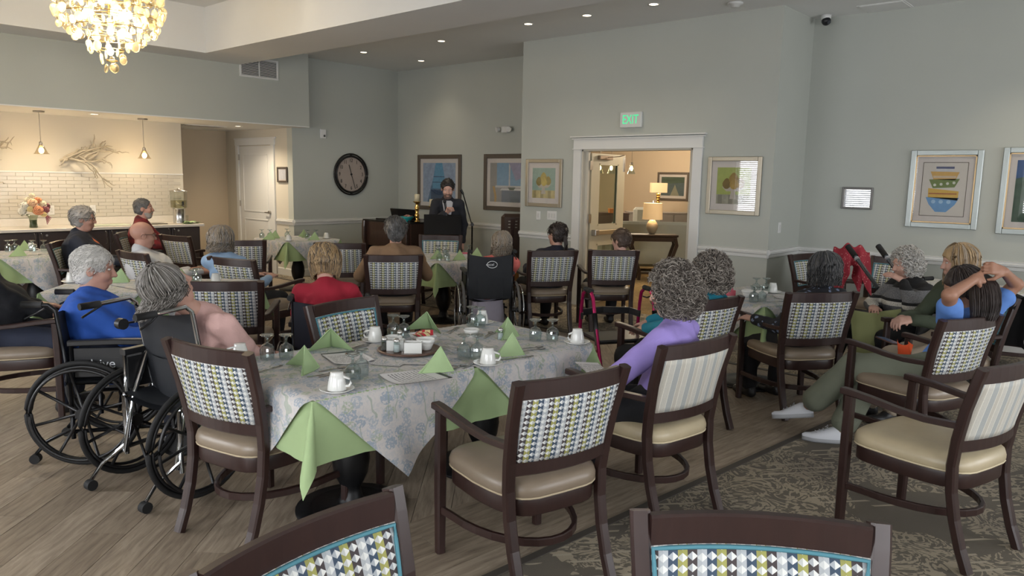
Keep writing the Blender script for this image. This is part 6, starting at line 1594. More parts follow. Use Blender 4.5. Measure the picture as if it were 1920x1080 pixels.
def double_door():
    t = struct(MB().bb(DX-.028, DX, OY0-.125, OY0-.005, 0, OZ+.01, .003).build('door_2', M_WHITE))
    for (ya, yb, za, zb, x0) in ((OY1+.005, OY1+.125, 0, OZ+.01, .028), (OY0-.125, OY1+.125, OZ+.01, OZ+.13, .03), (OY0-.15, OY1+.15, OZ+.13, OZ+.145, .045), (OY0-.17, OY1+.17, OZ+.155, OZ+.17, .055), (OY0-.14, OY1+.14, OZ+.0, OZ+.012, .04)): MB().bb(DX-x0, DX, ya, yb, za, zb, .002).build('casing', M_WHITE, t)
    M_JAMB = mat('jamb_cream', (196, 190, 176), .45)
    MB().bb(DX-.005, DX+.16, OY1-.02, OY1+.01, 0, OZ).build('jamb', M_JAMB, t); MB().bb(DX-.005, DX+.16, OY0-.01, OY0+.02, 0, OZ).build('jamb', M_JAMB, t); MB().bb(DX-.005, DX+.16, OY0, OY1, OZ-.02, OZ+.005).build('jamb_head', M_JAMB, t)
    for y in (OY0, OY1-.085): MB().bb(DX+.05, DX+.09, y+.02, y+.065, 0, OZ-.02).build('door_stop', M_JAMB, t)
    # left leaf, standing open into the lobby; right leaf likewise
    for side, yy in ((1, OY1-.045), (-1, OY0+.045)):
        lf = thing('door_leaf', 'open glazed cream door leaf with a push bar in the double doorway' if side > 0 else 'open door leaf folded back behind the right jamb', 'door', (DX+.13, yy, .01), 0, 'double door leaves'); W_, Hh, T_ = .79, OZ-.05, .022
        M_LEAF = mat('leaf_cream', (202, 192, 166), .45)
        for (xa, xb, za, zb) in ((0, .17, 0, Hh), (W_-.16, W_, 0, Hh), (.17, W_-.16, 0, .18), (.17, W_-.16, .80, 1.05), (.17, W_-.16, 1.88, Hh)): MB().bb(xa, xb, -T_, T_, za, zb).build('stile', M_LEAF, lf)
        for za, zb in ((.18, .80), (1.05, 1.88)):
            MB().bb(.17, W_-.16, -.003, .003, za, zb).build('pane', thin_glass('door_glass', (230, 236, 230), .8, .02, .03), lf)
            for sy in (-1, 1):
                m = MB()
                for (a, b, c, d) in ((.17, .19, za, zb), (W_-.18, W_-.16, za, zb), (.17, W_-.16, za, za+.02), (.17, W_-.16, zb-.02, zb)): m.bb(a, b, sy*T_, sy*(T_-.012), c, d)
                m.build('glazing_bead', M_LEAF, lf)
        bar = MB().bb(.06, W_-.04, -T_-.06, -T_-.02, .93, .99, .006).build('push_bar', mat('push_bar', (176, 158, 128), .35, .6), lf); MB().bb(.04, .13, -T_-.07, -T_, .92, 1.0, .006).build('bar_end', M_NICK, bar); MB().bb(W_-.10, W_-.02, -T_-.07, -T_, .92, 1.0, .006).build('bar_end', mat('push_bar', (176, 158, 128), .35, .6), bar)
        cl = MB().bb(.12, .42, -T_-.05, -T_, 1.93, 1.985, .006).build('door_closer', mat('bronze_closer', (132, 112, 90), .4, .4), lf); MB().bar([(.28, -T_-.06, 1.96), (.42, -T_-.16, 1.98), (.30, -T_-.30, 1.99)], .02, .01).build('closer_arm', mat('bronze_closer', (132, 112, 90), .4, .4), cl)
        MB().bb(W_-.05, W_+.005, -T_-.004, T_+.004, 1.78, 1.98, .005).build('latch_box', M_NICK, lf)
        for z in (.3, 1.15, 1.85): MB().bb(-.05, .01, -T_-.012, -T_+.004, z-.06, z+.06).build('hinge', M_NICK, lf)
double_door()
# ------------------------------------------------------------------ pictures
def framed(label, loc, rot, w, h, frame, fw_=.045, matw=.07, art=None, name='framed_picture', cat='picture', glass=True, depth=.03, liner=None):
    t = thing(name, label, cat, loc, rot)
    for (a, b, c, d) in ((-w/2, -w/2+fw_, -h/2, h/2), (w/2-fw_, w/2, -h/2, h/2), (-w/2+fw_, w/2-fw_, h/2-fw_, h/2), (-w/2+fw_, w/2-fw_, -h/2, -h/2+fw_)):
        MB().bb(a, b, -depth, 0, c, d, .006).build('frame_bar', frame, t)
    if liner:
        k = fw_+.012
        for (a, b, c, d) in ((-w/2+fw_, -w/2+k, -h/2+fw_, h/2-fw_), (w/2-k, w/2-fw_, -h/2+fw_, h/2-fw_), (-w/2+fw_, w/2-fw_, h/2-k, h/2-fw_), (-w/2+fw_, w/2-fw_, -h/2+fw_, -h/2+k)): MB().bb(a, b, -depth+.004, 0, c, d).build('liner_bar', liner, t)
    MB().bb(-w/2+fw_*.5, w/2-fw_*.5, -.012, -.002, -h/2+fw_*.5, h/2-fw_*.5).build('mat_board', mat('mat_board', (214, 207, 202), .8), t)
    iw, ih = w-2*fw_-2*matw, h-2*fw_-2*matw
    if art: art(t, iw, ih)
    if glass: MB().bb(-w/2+fw_*.8, w/2-fw_*.8, -.0215, -.0205, -h/2+fw_*.8, h/2-fw_*.8).build('glass', thin_glass('picture_glass', (252, 252, 252), 1.0, .01, .0), t)
    return t
def flat(t, name, poly, m, lay=0):
    """a printed shape of the picture; poly in (x, z)"""
    y = -.0125-.0006*lay
    MB().add([(x, y, z) for x, z in poly], [tuple(range(len(poly)))]).build(name, m, t)
def rect(a, b, c, d): return [(a, c), (b, c), (b, d), (a, d)]
def blob(cx, cz, rx, rz, n=14, pear=0.0): return [(cx+rx*math.cos(2*math.pi*k/n)*(1-pear*max(0, math.sin(2*math.pi*k/n))), cz+rz*math.sin(2*math.pi*k/n)) for k in range(n)]
def paint(n, c, v=.15): return mat('paint_'+n, c, .7, var=v, vscale=22)
def art_curtain(t, w, h):
    flat(t, 'print', rect(-w/2, w/2, -h/2, h/2), paint('window_blue', (92, 120, 146), .3), 0)
    flat(t, 'print_window', rect(-w*.2, w*.22, -h*.15, h*.5), paint('sky_blue', (96, 150, 184), .25), 1)
    for z in (.0, .14): flat(t, 'print_sash', rect(-w*.2, w*.22, h*z, h*z+h*.02), paint('sash', (70, 92, 120)), 2)
    for s in (-1, 1): flat(t, 'print_curtain', [(s*w*.5, h*.5), (s*w*.1, h*.5), (s*w*.18, h*.1), (s*w*.30, -h*.3), (s*w*.36, -h*.5), (s*w*.5, -h*.5)], paint('curtain', (150, 166, 190), .3), 3)
    flat(t, 'print_table', rect(-w*.25, w*.2, -h*.5, -h*.18), paint('slate', (64, 82, 108), .3), 4)
def art_table(t, w, h):
    flat(t, 'print', rect(-w/2, w/2, -h/2, h/2), paint('wall_grey', (150, 150, 148), .1), 0)
    flat(t, 'print_window', rect(-w*.30, w*.5, -h*.08, h*.5), paint('sky_blue2', (118, 158, 190), .2), 1)
    flat(t, 'print_rail', rect(-w*.34, w*.5, -h*.13, -h*.08), paint('pale_rail', (196, 196, 196)), 2)
    flat(t, 'print_mullion', rect(w*.05, w*.09, -h*.08, h*.5), paint('pale_rail', (196, 196, 196)), 2)
    flat(t, 'print_curtain', [(w*.05, h*.5), (w*.5, h*.5), (w*.5, h*.15), (w*.25, h*.05)], paint('curtain2', (146, 146, 176), .25), 3)
    flat(t, 'print_cloth', rect(-w*.15, w*.4, -h*.5, -h*.2), paint('slate2', (112, 122, 136), .15), 3); flat(t, 'print_cloth_top', [(-w*.2, -h*.2), (w*.45, -h*.2), (w*.4, -h*.15), (-w*.15, -h*.15)], paint('cloth_white', (210, 212, 212)), 4)
    flat(t, 'print_bowl', [(w*.03, -h*.12), (w*.25, -h*.12), (w*.2, -h*.19), (w*.08, -h*.19)], paint('bowl_dark', (72, 84, 66)), 5); flat(t, 'print_chair', [(-w*.42, -h*.1), (-w*.36, -h*.1), (-w*.30, -h*.35), (-w*.31, -h*.5), (-w*.36, -h*.5), (-w*.36, -h*.35)], paint('ochre', (186, 152, 96)), 5)
def art_pears(bg_, tbl, n):
    def fn(t, w, h):
        flat(t, 'print', rect(-w/2, w/2, -h/2, h/2), paint('pear_bg'+n, bg_, .2), 0); flat(t, 'print_table', rect(-w/2, w/2, -h/2, -h*.24), paint('pear_table'+n, tbl, .3), 1)
        for k in range(3): flat(t, 'print_stripe', rect(-w*.45+k*w*.32, -w*.32+k*w*.32, -h*.5, -h*.25), paint('stripe'+n, tuple(int(c*.82) for c in tbl)), 2)
        flat(t, 'print_foot', [(-w*.10, -h*.36), (w*.10, -h*.36), (w*.05, -h*.10), (-w*.05, -h*.10)], paint('stone'+n, (186, 178, 166)), 3); flat(t, 'print_dish', [(-w*.34, -h*.03), (w*.34, -h*.03), (w*.2, -h*.15), (-w*.2, -h*.15)], paint('stone'+n, (186, 178, 166)), 4)
        for k, (x, z, r) in enumerate(((-.20, .06, .13), (.20, .08, .13), (.0, .20, .14), (.02, .05, .13))): flat(t, 'print_pear', blob(x*w, z*h, r*w, r*h*1.15, 16, .35), paint('pear%s%d' % (n, k), tuple(int(c*(.8+.11*k)) for c in ((176, 158, 84) if n == 'a' else (150, 124, 62))), .35), 5+k)
    return fn
def art_bowls(t, w, h):
    flat(t, 'print', rect(-w/2, w/2, -h/2, h/2), paint('cream_paper', (212, 206, 198), .05), 0)
    for (a, b, c, d) in ((-w/2, -w/2+.006, -h/2, h/2), (w/2-.006, w/2, -h/2, h/2), (-w/2, w/2, h/2-.006, h/2), (-w/2, w/2, -h/2, -h/2+.006)): flat(t, 'print_border', rect(a, b, c, d), paint('border', (96, 88, 76)), 1)
    def trap(z0, z1, wt, wb, m, dx=0, tilt=0): flat(t, 'print_bowl', [(dx-wb, z0), (dx+wb, z0+tilt), (dx+wt, z1+tilt), (dx-wt, z1)], m, 2)
    blue = paint('bowl_blue', (112, 158, 204), .12)
    flat(t, 'print_bowl', [(-w*.38, -h*.15), (-w*.30, -h*.28), (-w*.14, -h*.42), (w*.10, -h*.42), (w*.28, -h*.28), (w*.36, -h*.15)], blue, 2)
    trap(-h*.15, h*.02, w*.34, w*.33, paint('bowl_yellow', (214, 176, 88), .12), 0, -h*.05); flat(t, 'print_band', rect(-w*.32, w*.3, -h*.09, -h*.07), paint('band_red', (168, 96, 70)), 3)
    trap(h*.02, h*.18, w*.34, w*.24, paint('bowl_olive', (116, 134, 80), .15), .0, h*.02); trap(h*.18, h*.33, w*.32, w*.24, paint('bowl_tan', (208, 168, 100), .12), 0, -h*.01); flat(t, 'print_band', rect(-w*.25, w*.25, h*.21, h*.25), paint('band_cream', (206, 186, 160)), 3)
    for k in range(4): flat(t, 'print_flower', blob(-w*.2+k*w*.14, h*.08+k*.008, w*.035, w*.035, 8), paint('pale_dot', (214, 216, 204)), 4)
    for k in range(3): flat(t, 'print_flower', blob(-w*.2+k*w*.17, -h*.23, w*.05, w*.05, 8), paint('pale_blue_dot', (162, 196, 224)), 4)
    flat(t, 'print_cup', rect(-w*.2, w*.2, h*.33, h*.42), paint('cup_white', (206, 206, 208)), 2); flat(t, 'print_band', rect(-w*.2, w*.2, h*.38, h*.42), paint('band_navy', (92, 98, 130)), 3)
def art_flowers(t, w, h):
    flat(t, 'print', rect(-w/2, w/2, -h/2, h/2), paint('dusk_blue', (62, 92, 140), .35), 0); flat(t, 'print_hedge', [(-w/2, -h/2), (w/2, -h/2), (w/2, h*.1), (0, h*.3), (-w/2, h*.2)], paint('hedge', (66, 88, 74), .5), 1)
    flat(t, 'print_vase', [(-w*.2, -h*.5), (w*.1, -h*.5), (w*.15, -h*.2), (-w*.25, -h*.15)], paint('bowl_blue', (112, 158, 204)), 2)
def art_text(t, w, h):
    m = NT('notice_print'); x = m.xyz(m.coord('Object')); ln = m.math('LESS_THAN', m.math('FRACT', m.math('MULTIPLY', x[2], 70.0)), .4); wd = m.math('GREATER_THAN', m.noise(m.coord('Object', (1, 1, .1)), 120, 1), .5)
    m.base(m.mix(m.math('MULTIPLY', m.math('MULTIPLY', ln, wd), .5), (214, 216, 222), (120, 124, 134))); flat(t, 'print', rect(-w/2, w/2, -h/2, h/2), m.m, 0)
def art_sea(t, w, h):
    flat(t, 'print', rect(-w/2, w/2, -h/2, h/2), paint('sea', (72, 92, 96), .3), 0); flat(t, 'print_hill', [(-w/2, h*.12), (w/2, h*.2), (w/2, h/2), (-w/2, h/2)], paint('hill', (58, 82, 66), .4), 1); flat(t, 'print_path', [(-w*.1, -h/2), (w*.3, -h/2), (w*.1, h*.1)], paint('path', (140, 140, 120), .2), 2)
M_FR1 = mat('grey_wood_frame', (86, 76, 66), .5, var=.15, vscale=30); M_FR2 = mat('champagne_frame', (158, 150, 134), .35, .5); M_FR3 = mat('silver_frame', (160, 166, 164), .35, .6); M_GOLDL = mat('gilt_liner', (176, 150, 112), .3, .7); M_FR4 = mat('grey_frame', (116, 114, 112), .5)
framed('blue curtained window print in a grey frame behind the performer', (AX, 9.64, 1.577), RW, 1.10, .955, M_FR1, .07, .07, art_curtain)
framed('print of a table by a window partly hidden by the wall end', (AX, 8.05, 1.605), RW, 1.02, .90, M_FR1, .07, .07, art_table)
framed('pale pears print left of the double doors', (DX, 6.572, 1.615), RW, .645, .65, M_FR2, .05, .07, art_pears((150, 176, 164), (196, 182, 130), 'a'))
framed('brown pears print on green right of the double doors', (DX, 3.803, 1.633), RW, .645, .65, M_FR2, .05, .07, art_pears((164, 176, 96), (158, 156, 140), 'b'))
framed('large print of stacked mixing bowls in a silver frame', (RX, 1.885, 1.64), RW, .67, .81, M_FR3, .055, .07, art_bowls, liner=M_GOLDL)
framed('silver-framed garden print cut off at the right edge', (RX, 1.05, 1.638), RW, .67, .855, M_FR3, .055, .07, art_flowers, liner=M_GOLDL)
framed('small grey-framed notice on the right wall', (RX, 2.735, 1.522), RW, .33, .245, M_FR4, .022, .006, art_text, 'framed_notice', 'notice')
framed('small framed notice between the white door and the clock', (WWX, 11.04, 1.663), RW, .30, .25, M_FR1, .028, .02, art_text, 'framed_notice', 'notice')
framed('landscape print on the lobby wall', (15.5, 8.87, 1.565), RW, .82, .65, M_FR1, .05, .06, art_sea)
# ------------------------------------------------------------------ clock, exit sign and wall devices
def clock():
    t = thing('wall_clock', 'large round wall clock with black double ring and pale face', 'clock', (7.82, CY-.0, 1.69), 0); Rr_ = .345
    def rg(r, y): return [(r*math.cos(2*math.pi*k/48), y, r*math.sin(2*math.pi*k/48)) for k in range(48)]
    B = mat('clock_black', (30, 28, 27), .4, .3)
    MB().tube(rg(Rr_, -.03), .014, 8, True).build('outer_ring', B, t); MB().tube(rg(Rr_-.04, -.03), .018, 8, True).build('inner_ring', B, t)
    MX = Matrix.Rotation(R(90), 3, 'X')
    MB().lathe([(0, .0), (Rr_-.035, .0), (Rr_-.035, .025), (0, .025)], (0, 0, 0), 40, False, MX).build('face', mat('clock_face', (158, 146, 138), .7, var=.12, vscale=6), t)
    for z in (-1, 1): MB().bb(-.015, .015, -.045, -.015, z*(Rr_-.02)-.025, z*(Rr_-.02)+.025).build('ring_bracket', B, t)
    for k in range(1, 13):
        a = R(90-30*k); text('numeral', str(k), .088, B, t, (.235*math.cos(a), -.027, .235*math.sin(a)), (R(90), 0, 0), .001, .8)
    for nm, ang, L, w_ in (('hour_hand', 90-30*11.45, .17, .012), ('minute_hand', 90-6*27, .26, .008)):
        a = R(ang); MB().bar([(-.05*math.cos(a), -.034, -.05*math.sin(a)), (L*math.cos(a), -.034, L*math.sin(a))], w_, .004).build(nm, B, t)
    MB().cyl((0, -.027, 0), (0, -.04, 0), .018, 14).build('hub', B, t)
clock()
ex = thing('exit_sign', 'white box exit sign with green letters above the double doors', 'sign', (DX, 5.19, 2.412), RW)
MB().bb(-.155, .155, -.045, 0, -.095, .095, .008).build('housing', mat('exit_white', (206, 208, 206), .4), ex)
text('lettering', 'EXIT', .155, emis('exit_green', (60, 220, 150), .9), ex, (0, -.046, 0), (R(90), 0, 0), .001, .74)
th = thing('wall_sensor', 'small white sensor box on the clock wall', 'sensor', (7.27, CY, 2.343), 0); MB().bb(-.055, .055, -.035, 0, -.075, .075, .008).build('case', M_WHITE, th); MB().bb(.0, .035, -.038, -.033, -.05, -.015).build('window', mat('sensor_dark', (90, 92, 90), .3), th)
eb = thing('emergency_light', 'white twin-head emergency light on the alcove wall', 'emergency light', (AX, 8.09, 2.433), RW); MB().bb(-.07, .07, -.06, 0, -.05, .05, .012).build('case', M_WHITE, eb)
for s in (-1, 1): MB().cyl((s*.11, -.05, .01), (s*.13, -.10, -.005), .035, 14, .042).build('lamp_head', M_WHITE, eb)
sm = thing('smoke_detector', 'round white smoke detector on the ceiling', 'smoke detector', (7.6, 3.72, CZ)); MB().lathe([(0, -.045), (.04, -.045), (.06, -.02), (.08, -.015), (.08, 0), (0, 0)], (0, 0, 0), 24).build('case', M_WHITE, sm)
cm = thing('security_camera', 'white dome security camera in the ceiling corner', 'camera', (8.74, 3.19, CZ)); MB().lathe([(0, -.05), (.05, -.05), (.055, -.03), (.06, 0), (0, 0)], (0, 0, 0), 20).build('housing', M_WHITE, cm); MB().sphere((-.01, -.01, -.065), .05, 16).build('ball', mat('cam_black', (28, 28, 32), .3), cm); MB().cyl((-.03, -.04, -.08), (-.045, -.055, -.09), .02, 12).build('lens', mat('cam_lens', (60, 64, 70), .1), cm)
hp_ = thing('ceiling_panel', 'square access panel in the ceiling by the picture wall', 'panel', (8.68, 2.56, CZ)); MB().bb(-.19, .19, -.23, .23, -.006, 0, .002).build('panel_frame', M_CEIL, hp_); MB().bb(-.17, .17, -.21, .21, -.010, -.004, .002).build('door', M_CEIL, hp_)
vt = thing('air_vent', 'white louvred air return grille on the soffit', 'vent', (5.985, 10.45, 3.215), 0)
for (a, b, c, d) in ((-.315, .315, -.145, -.115), (-.315, .315, .115, .145), (-.315, -.285, -.115, .115), (.285, .315, -.115, .115), (-.008, .008, -.115, .115)): MB().bb(a, b, -.016, 0, c, d, .003).build('frame_bar', M_WHITE, vt)
for k in range(12): MB().box((0, -.008, -.105+k*.019), (.575, .012, .003), Matrix.Rotation(R(-35), 3, 'X')).build('louvre', M_WHITE, vt)
MB().bb(-.29, .29, -.003, -.001, -.12, .12).build('backing', mat('vent_dark', (40, 40, 40), .9), vt)
v2 = thing('air_vent', 'small slatted ceiling vent in the kitchen ceiling', 'vent', (5.75, 11.75, SZ-.012), 0); MB().bb(-.3, .3, -.15, .15, -.008, 0, .002).build('panel_frame', M_CEIL, v2)
for k in range(7): MB().bb(-.27, .27, -.12+k*.036, -.10+k*.036, -.012, -.008).build('slat', mat('vent_grey', (150, 146, 140), .6), v2)
# ------------------------------------------------------------------ chandelier
def chandelier():
    cx, cy = 2.93, 7.80; t = thing('chandelier', 'large brass chandelier hung with amber glass discs', 'chandelier', (cx, cy, TZ))
    BR = mat('brass', (188, 156, 96), .3, .9); rnd = random.Random(11); z0 = 2.62-TZ
    MB().lathe([(0, 0), (.08, 0), (.07, -.03), (.01, -.04), (0, -.04)], (0, 0, 0), 20).build('canopy', BR, t); MB().tube([(0, 0, -.04), (0, 0, z0+.3)], .01, 8).build('stem', BR, t)
    G = NT('amber_glass'); G.n.remove(G.b); tr = G.new('ShaderNodeBsdfTranslucent'); tr.inputs[0].default_value = lin((255, 244, 214)); tp = G.new('ShaderNodeBsdfTransparent'); tp.inputs[0].default_value = lin((252, 244, 222)); gl = G.new('ShaderNodeBsdfGlossy'); gl.inputs['Roughness'].default_value = .08
    m1 = G.new('ShaderNodeMixShader'); m1.inputs[0].default_value = .45; G.link(tp.outputs[0], m1.inputs[1]); G.link(tr.outputs[0], m1.inputs[2]); m2 = G.new('ShaderNodeMixShader'); m2.inputs[0].default_value = .18; G.link(m1.outputs[0], m2.inputs[1]); G.link(gl.outputs[0], m2.inputs[2]); G.link(m2.outputs[0], G.n['Material Output'].inputs[0])
    disc = MB(); MX = Matrix.Rotation(R(90), 3, 'X')
    disc.lathe([(0, .004), (.018, .004), (.024, .007), (.030, .006), (.031, 0), (.030, -.006), (.024, -.007), (.018, -.004), (0, -.004)], (0, 0, -.036), 14, True, MX); disc.tube([(0, 0, .02), (0, 0, -.006)], .0012, 4)
    dm = disc.mesh('glass_disc', G.m)
    def prof(k): return [.40, .45, .47, .46, .41, .31, .20, .11, .05][k]
    n = 0
    for k in range(8, -1, -1):
        z = z0+.86-.80*k/8; Rk = prof(k); rings_ = max(1, int(Rk/.13))
        for q in range(rings_):
            r = Rk*(q+1)/rings_; cnt = max(3, int(2*math.pi*r/.094))
            MB().tube([(r*math.cos(2*math.pi*j/20), r*math.sin(2*math.pi*j/20), z+.03) for j in range(20)], .004, 4, True).build('hoop', BR, t)
            for j in range(cnt):
                if q < rings_-1 and k < 6 and (j % 3 or k < 2): continue
                if n >= 296: break
                a = 2*math.pi*j/cnt+k*.3; rr = r+rnd.uniform(-.02, .02); o = obj('glass_disc', dm, t, (rr*math.cos(a), rr*math.sin(a), z+rnd.uniform(-.03, .03)), (rnd.uniform(-.2, .2), rnd.uniform(-.2, .2), rnd.uniform(0, 3.14))); s_ = rnd.uniform(.85, 1.35); o.scale = (s_, s_, s_*1.15); n += 1
    for (x, y, z) in ((0, 0, .36), (.2, .05, .55), (-.18, .12, .5), (.05, -.22, .5), (-.12, -.15, .6), (.15, .2, .62), (.0, .03, .18)):
        MB().sphere((x, y, z0+z), .03, 10, None, (1, 1, 1.3)).build('bulb', emis('bulb_chandelier', (255, 230, 180), 45.0), t)
    for (x, y, z) in ((0, 0, .30), (.16, .08, .55), (-.16, -.06, .55)): point('chandelier_light', (cx+x, cy+y, 2.62+z), 46, (1, .84, .6), .08)
chandelier()
# ------------------------------------------------------------------ piano corner
M_PIANO = wood_dark('walnut_piano', (46, 32, 28), (66, 46, 38), .2); M_BLACKGL = mat('black_gloss', (16, 16, 18), .2)
def piano():
    t = thing('piano', 'dark walnut grand piano in the alcove behind the performer', 'piano', (7.06, 8.26, 0.0035), 0)
    # case outline in plan: straight front at x 0 (seen from the tables), curved bent side beyond
    out = [(0, 0), (0, 1.12), (.35, 1.12), (.55, 1.10), (.75, .98), (.86, .72), (.93, .45), (.95, .2), (.9, .04), (.8, 0)]
    MB().prism(out[::-1], .62, .985).build('case', M_PIANO, t); MB().prism([(x-.015 if x == 0 else x, y) for x, y in out][::-1], .985, 1.01).build('lid', M_BLACKGL, t); MB().prism([(x*.96+.02, y*.96+.02) for x, y in out][::-1], .56, .62).build('underside', M_BLACKGL, t)
    for y in (1.06, .06): MB().bar([(-.01, y, .985), (-.02, y, .90), (-.02, y, .72), (.0, y, .60), (.05, y, .50), (.06, y, .40)], .06, .09, (1, 0, 0)).build('cheek', M_PIANO, t)
    for (x, y) in ((.08, 1.02), (.08, .10), (.78, .3)): MB().bar([(x, y, 0), (x, y, .3), (x, y, .57)], .08, .08, (0, 1, 0), [.6, .8, 1.2]).build('leg', M_BLACKGL, t)
    MB().bb(.10, .30, .15, .95, 1.01, 1.03, .004).build('music_shelf', M_BLACKGL, t); MB().box((.34, .55, 1.10), (.02, .62, .16), Matrix.Rotation(R(-15), 3, 'Y')).build('music_desk', M_BLACKGL, t)
    MB().tube([(.3, .4, .02), (.3, .4, .55)], .012, 6).tube([(.3, .55, .02), (.3, .55, .55)], .012, 6).bb(.2, .4, .35, .6, .05, .12).build('pedal_lyre', M_BLACKGL, t)
piano()
M_GOLD = mat('gold_lustre', (206, 166, 96), .15, 1.0); M_WAX = mat('candle_wax', (212, 200, 168), .6)
for (x, y, h, lb) in ((7.24, 8.34, .30, 'tall gold candlestick with a cream pillar candle on the piano'), (7.62, 8.44, .22, 'shorter gold candlestick with a cream candle on the piano')):
    t = thing('candlestick', lb, 'candlestick', (x, y, 1.014), 0, 'candlesticks on the piano'); k = h/.30
    MB().lathe([(0, 0), (.045, 0), (.048, .01*k), (.02, .03*k), (.03, .07*k), (.036, .10*k), (.022, .13*k), (.032, .18*k), (.036, .21*k), (.018, .25*k), (.03, .275*k), (.058, .29*k), (.058, .30*k), (0, .30*k)], (0, 0, 0), 20).build('stick', M_GOLD, t)
    c = MB().lathe([(0, h), (.037, h), (.037, h+.10), (.03, h+.105), (0, h+.10)], (0, 0, 0), 18).build('candle', M_WAX, t); MB().tube([(0, 0, h+.10), (.002, 0, h+.12)], .002, 5).build('wick', M_BLKPL, c)
b = thing('candy_bowl', 'turquoise bowl of wrapped snacks on the piano', 'bowl', (7.18, 8.50, 1.014)); MB().lathe([(0, 0), (.045, 0), (.05, .01), (.10, .055), (.105, .075), (.098, .072), (.04, .012), (0, .012)], (0, 0, 0), 26).build('bowl', mat('turquoise', (40, 150, 152), .25), b)
rnd = random.Random(3)
for k in range(9):
    a = rnd.uniform(0, 6.3); r = rnd.uniform(0, .06); o = MB().grid(lambda u, v: ((u-.5)*.07, (v-.5)*.045, .012*math.sin(math.pi*u)*math.sin(math.pi*v)), 5, 4).grid(lambda u, v: ((u-.5)*.07, (.5-v)*.045, -.012*math.sin(math.pi*u)*math.sin(math.pi*v)), 5, 4).build('wrapped_snack', mat('wrapper_pink', (190, 140, 128), .4, var=.3, vscale=60), None, (7.18+r*math.cos(a), 8.50+r*math.sin(a), 1.085+rnd.uniform(0, .02)), (rnd.uniform(-.4, .4), rnd.uniform(-.4, .4), a)); tag(o, 'pinkish wrapped snack heaped in the turquoise bowl', 'snack', 'snacks in the turquoise bowl')
ms = thing('music_stand', 'black music stand in front of the standing man', 'music stand', (6.84, 7.36, 0.0035), R(138)); MB().box((0, .0, 1.03), (.50, .006, .30), Matrix.Rotation(R(24), 3, 'X')).build('desk', M_BLACKGL, ms); MB().box((0, .085, .905), (.50, .05, .006), Matrix.Rotation(R(24), 3, 'X')).build('lip', M_BLACKGL, ms); MB().tube([(0, -.02, .0 + .1), (0, -.02, .98)], .011, 8).build('pole', M_BLACKGL, ms)
for k in range(3): a = k*2.094; MB().tube([(0, -.02, .25), (.16*math.cos(a), -.02+.16*math.sin(a), .06), (.25*math.cos(a), -.02+.25*math.sin(a), .008)], .008, 6).build('leg', M_BLACKGL, ms)
st = thing('microphone_stand', 'tall black microphone stand beside the standing man', 'microphone stand', (7.42, 7.38, 0.0035), R(140)); MB().tube([(0, 0, .06), (0, 0, 1.05)], .011, 8).build('pole', M_BLACKGL, st); MB().tube([(0, 0, 1.0), (.13, 0, 1.44)], .008, 8).build('boom', M_BLACKGL, st); MB().cyl((0, -.02, 1.02), (0, .03, 1.02), .022, 10).build('clutch', M_BLKPL, st); MB().cyl((.13, 0, 1.44), (.165, 0, 1.50), .016, 10, .02).build('mic_clip', M_BLKPL, st)
for k in range(3): a = k*2.094; MB().tube([(0, 0, .22), (.2*math.cos(a), .2*math.sin(a), .03), (.3*math.cos(a), .3*math.sin(a), .01)], .008, 6).build('leg', M_BLACKGL, st)
sp = thing('speaker_case', 'black padded equipment case beside the empty chair', 'case', (6.38, 7.62, 0.0035), R(40)); MB().bb(-.28, .28, -.16, .16, 0, .46, .03).build('body', mat('case_black', (26, 26, 28), .7), sp); MB().tube([(-.1, 0, .455), (-.08, 0, .50), (.08, 0, .50), (.1, 0, .455)], .012, 6).build('handle', M_BLKPL, sp)
bc = thing('lounge_chair', 'tall brown padded armchair beside the wall end', 'chair', (8.46, 7.42, 0.0035), R(135)); BL = mat('brown_leather', (74, 56, 48), .45, bump=.15, bscale=20); MB().bb(-.26, .26, -.36, -.22, .38, 1.13, .05).build('backrest', BL, bc); MB().bb(-.26, .26, -.24, .28, .34, .48, .04).build('seat', BL, bc)
for s in (-1, 1):
    MB().bb(s*.30-.03, s*.30+.03, -.26, .26, .56, .61, .015).build('armrest', M_MAHOG, bc)
    for y in (-.24, .22): MB().bb(s*.28-.022, s*.28+.022, y-.022, y+.022, 0, .57).build('leg', M_MAHOG, bc)
gt = thing('guitar', 'guitar leaning on the brown armchair with its neck up', 'guitar', (8.16, 7.30, 0.06), (R(-10), 0, R(140))); M_SPRUCE = mat('spruce', (164, 116, 66), .3)
gp = [(.19*math.cos(a)*(1 if math.sin(a) < 0 else .8)*(1-.18*math.exp(-((math.sin(a)-.15)/.2)**2)), .24*math.sin(a)+.24) for a in [2*math.pi*k/28 for k in range(28)]]
MB().prism(gp, -.05, .05, Matrix.Rotation(R(90), 3, 'X')).build('body', M_SPRUCE, gt); MB().bb(-.025, .025, -.075, -.05, .40, .88).build('neck', M_MAHOG, gt); hs = MB().bb(-.035, .035, -.07, -.05, .88, 1.04, .004).build('headstock', M_MAHOG, gt)
for k in range(6): s = -1 if k < 3 else 1; z = .91+(k % 3)*.045; MB().cyl((s*.035, -.06, z), (s*.065, -.06, z), .007, 8).build('tuning_peg', M_NICK, hs)
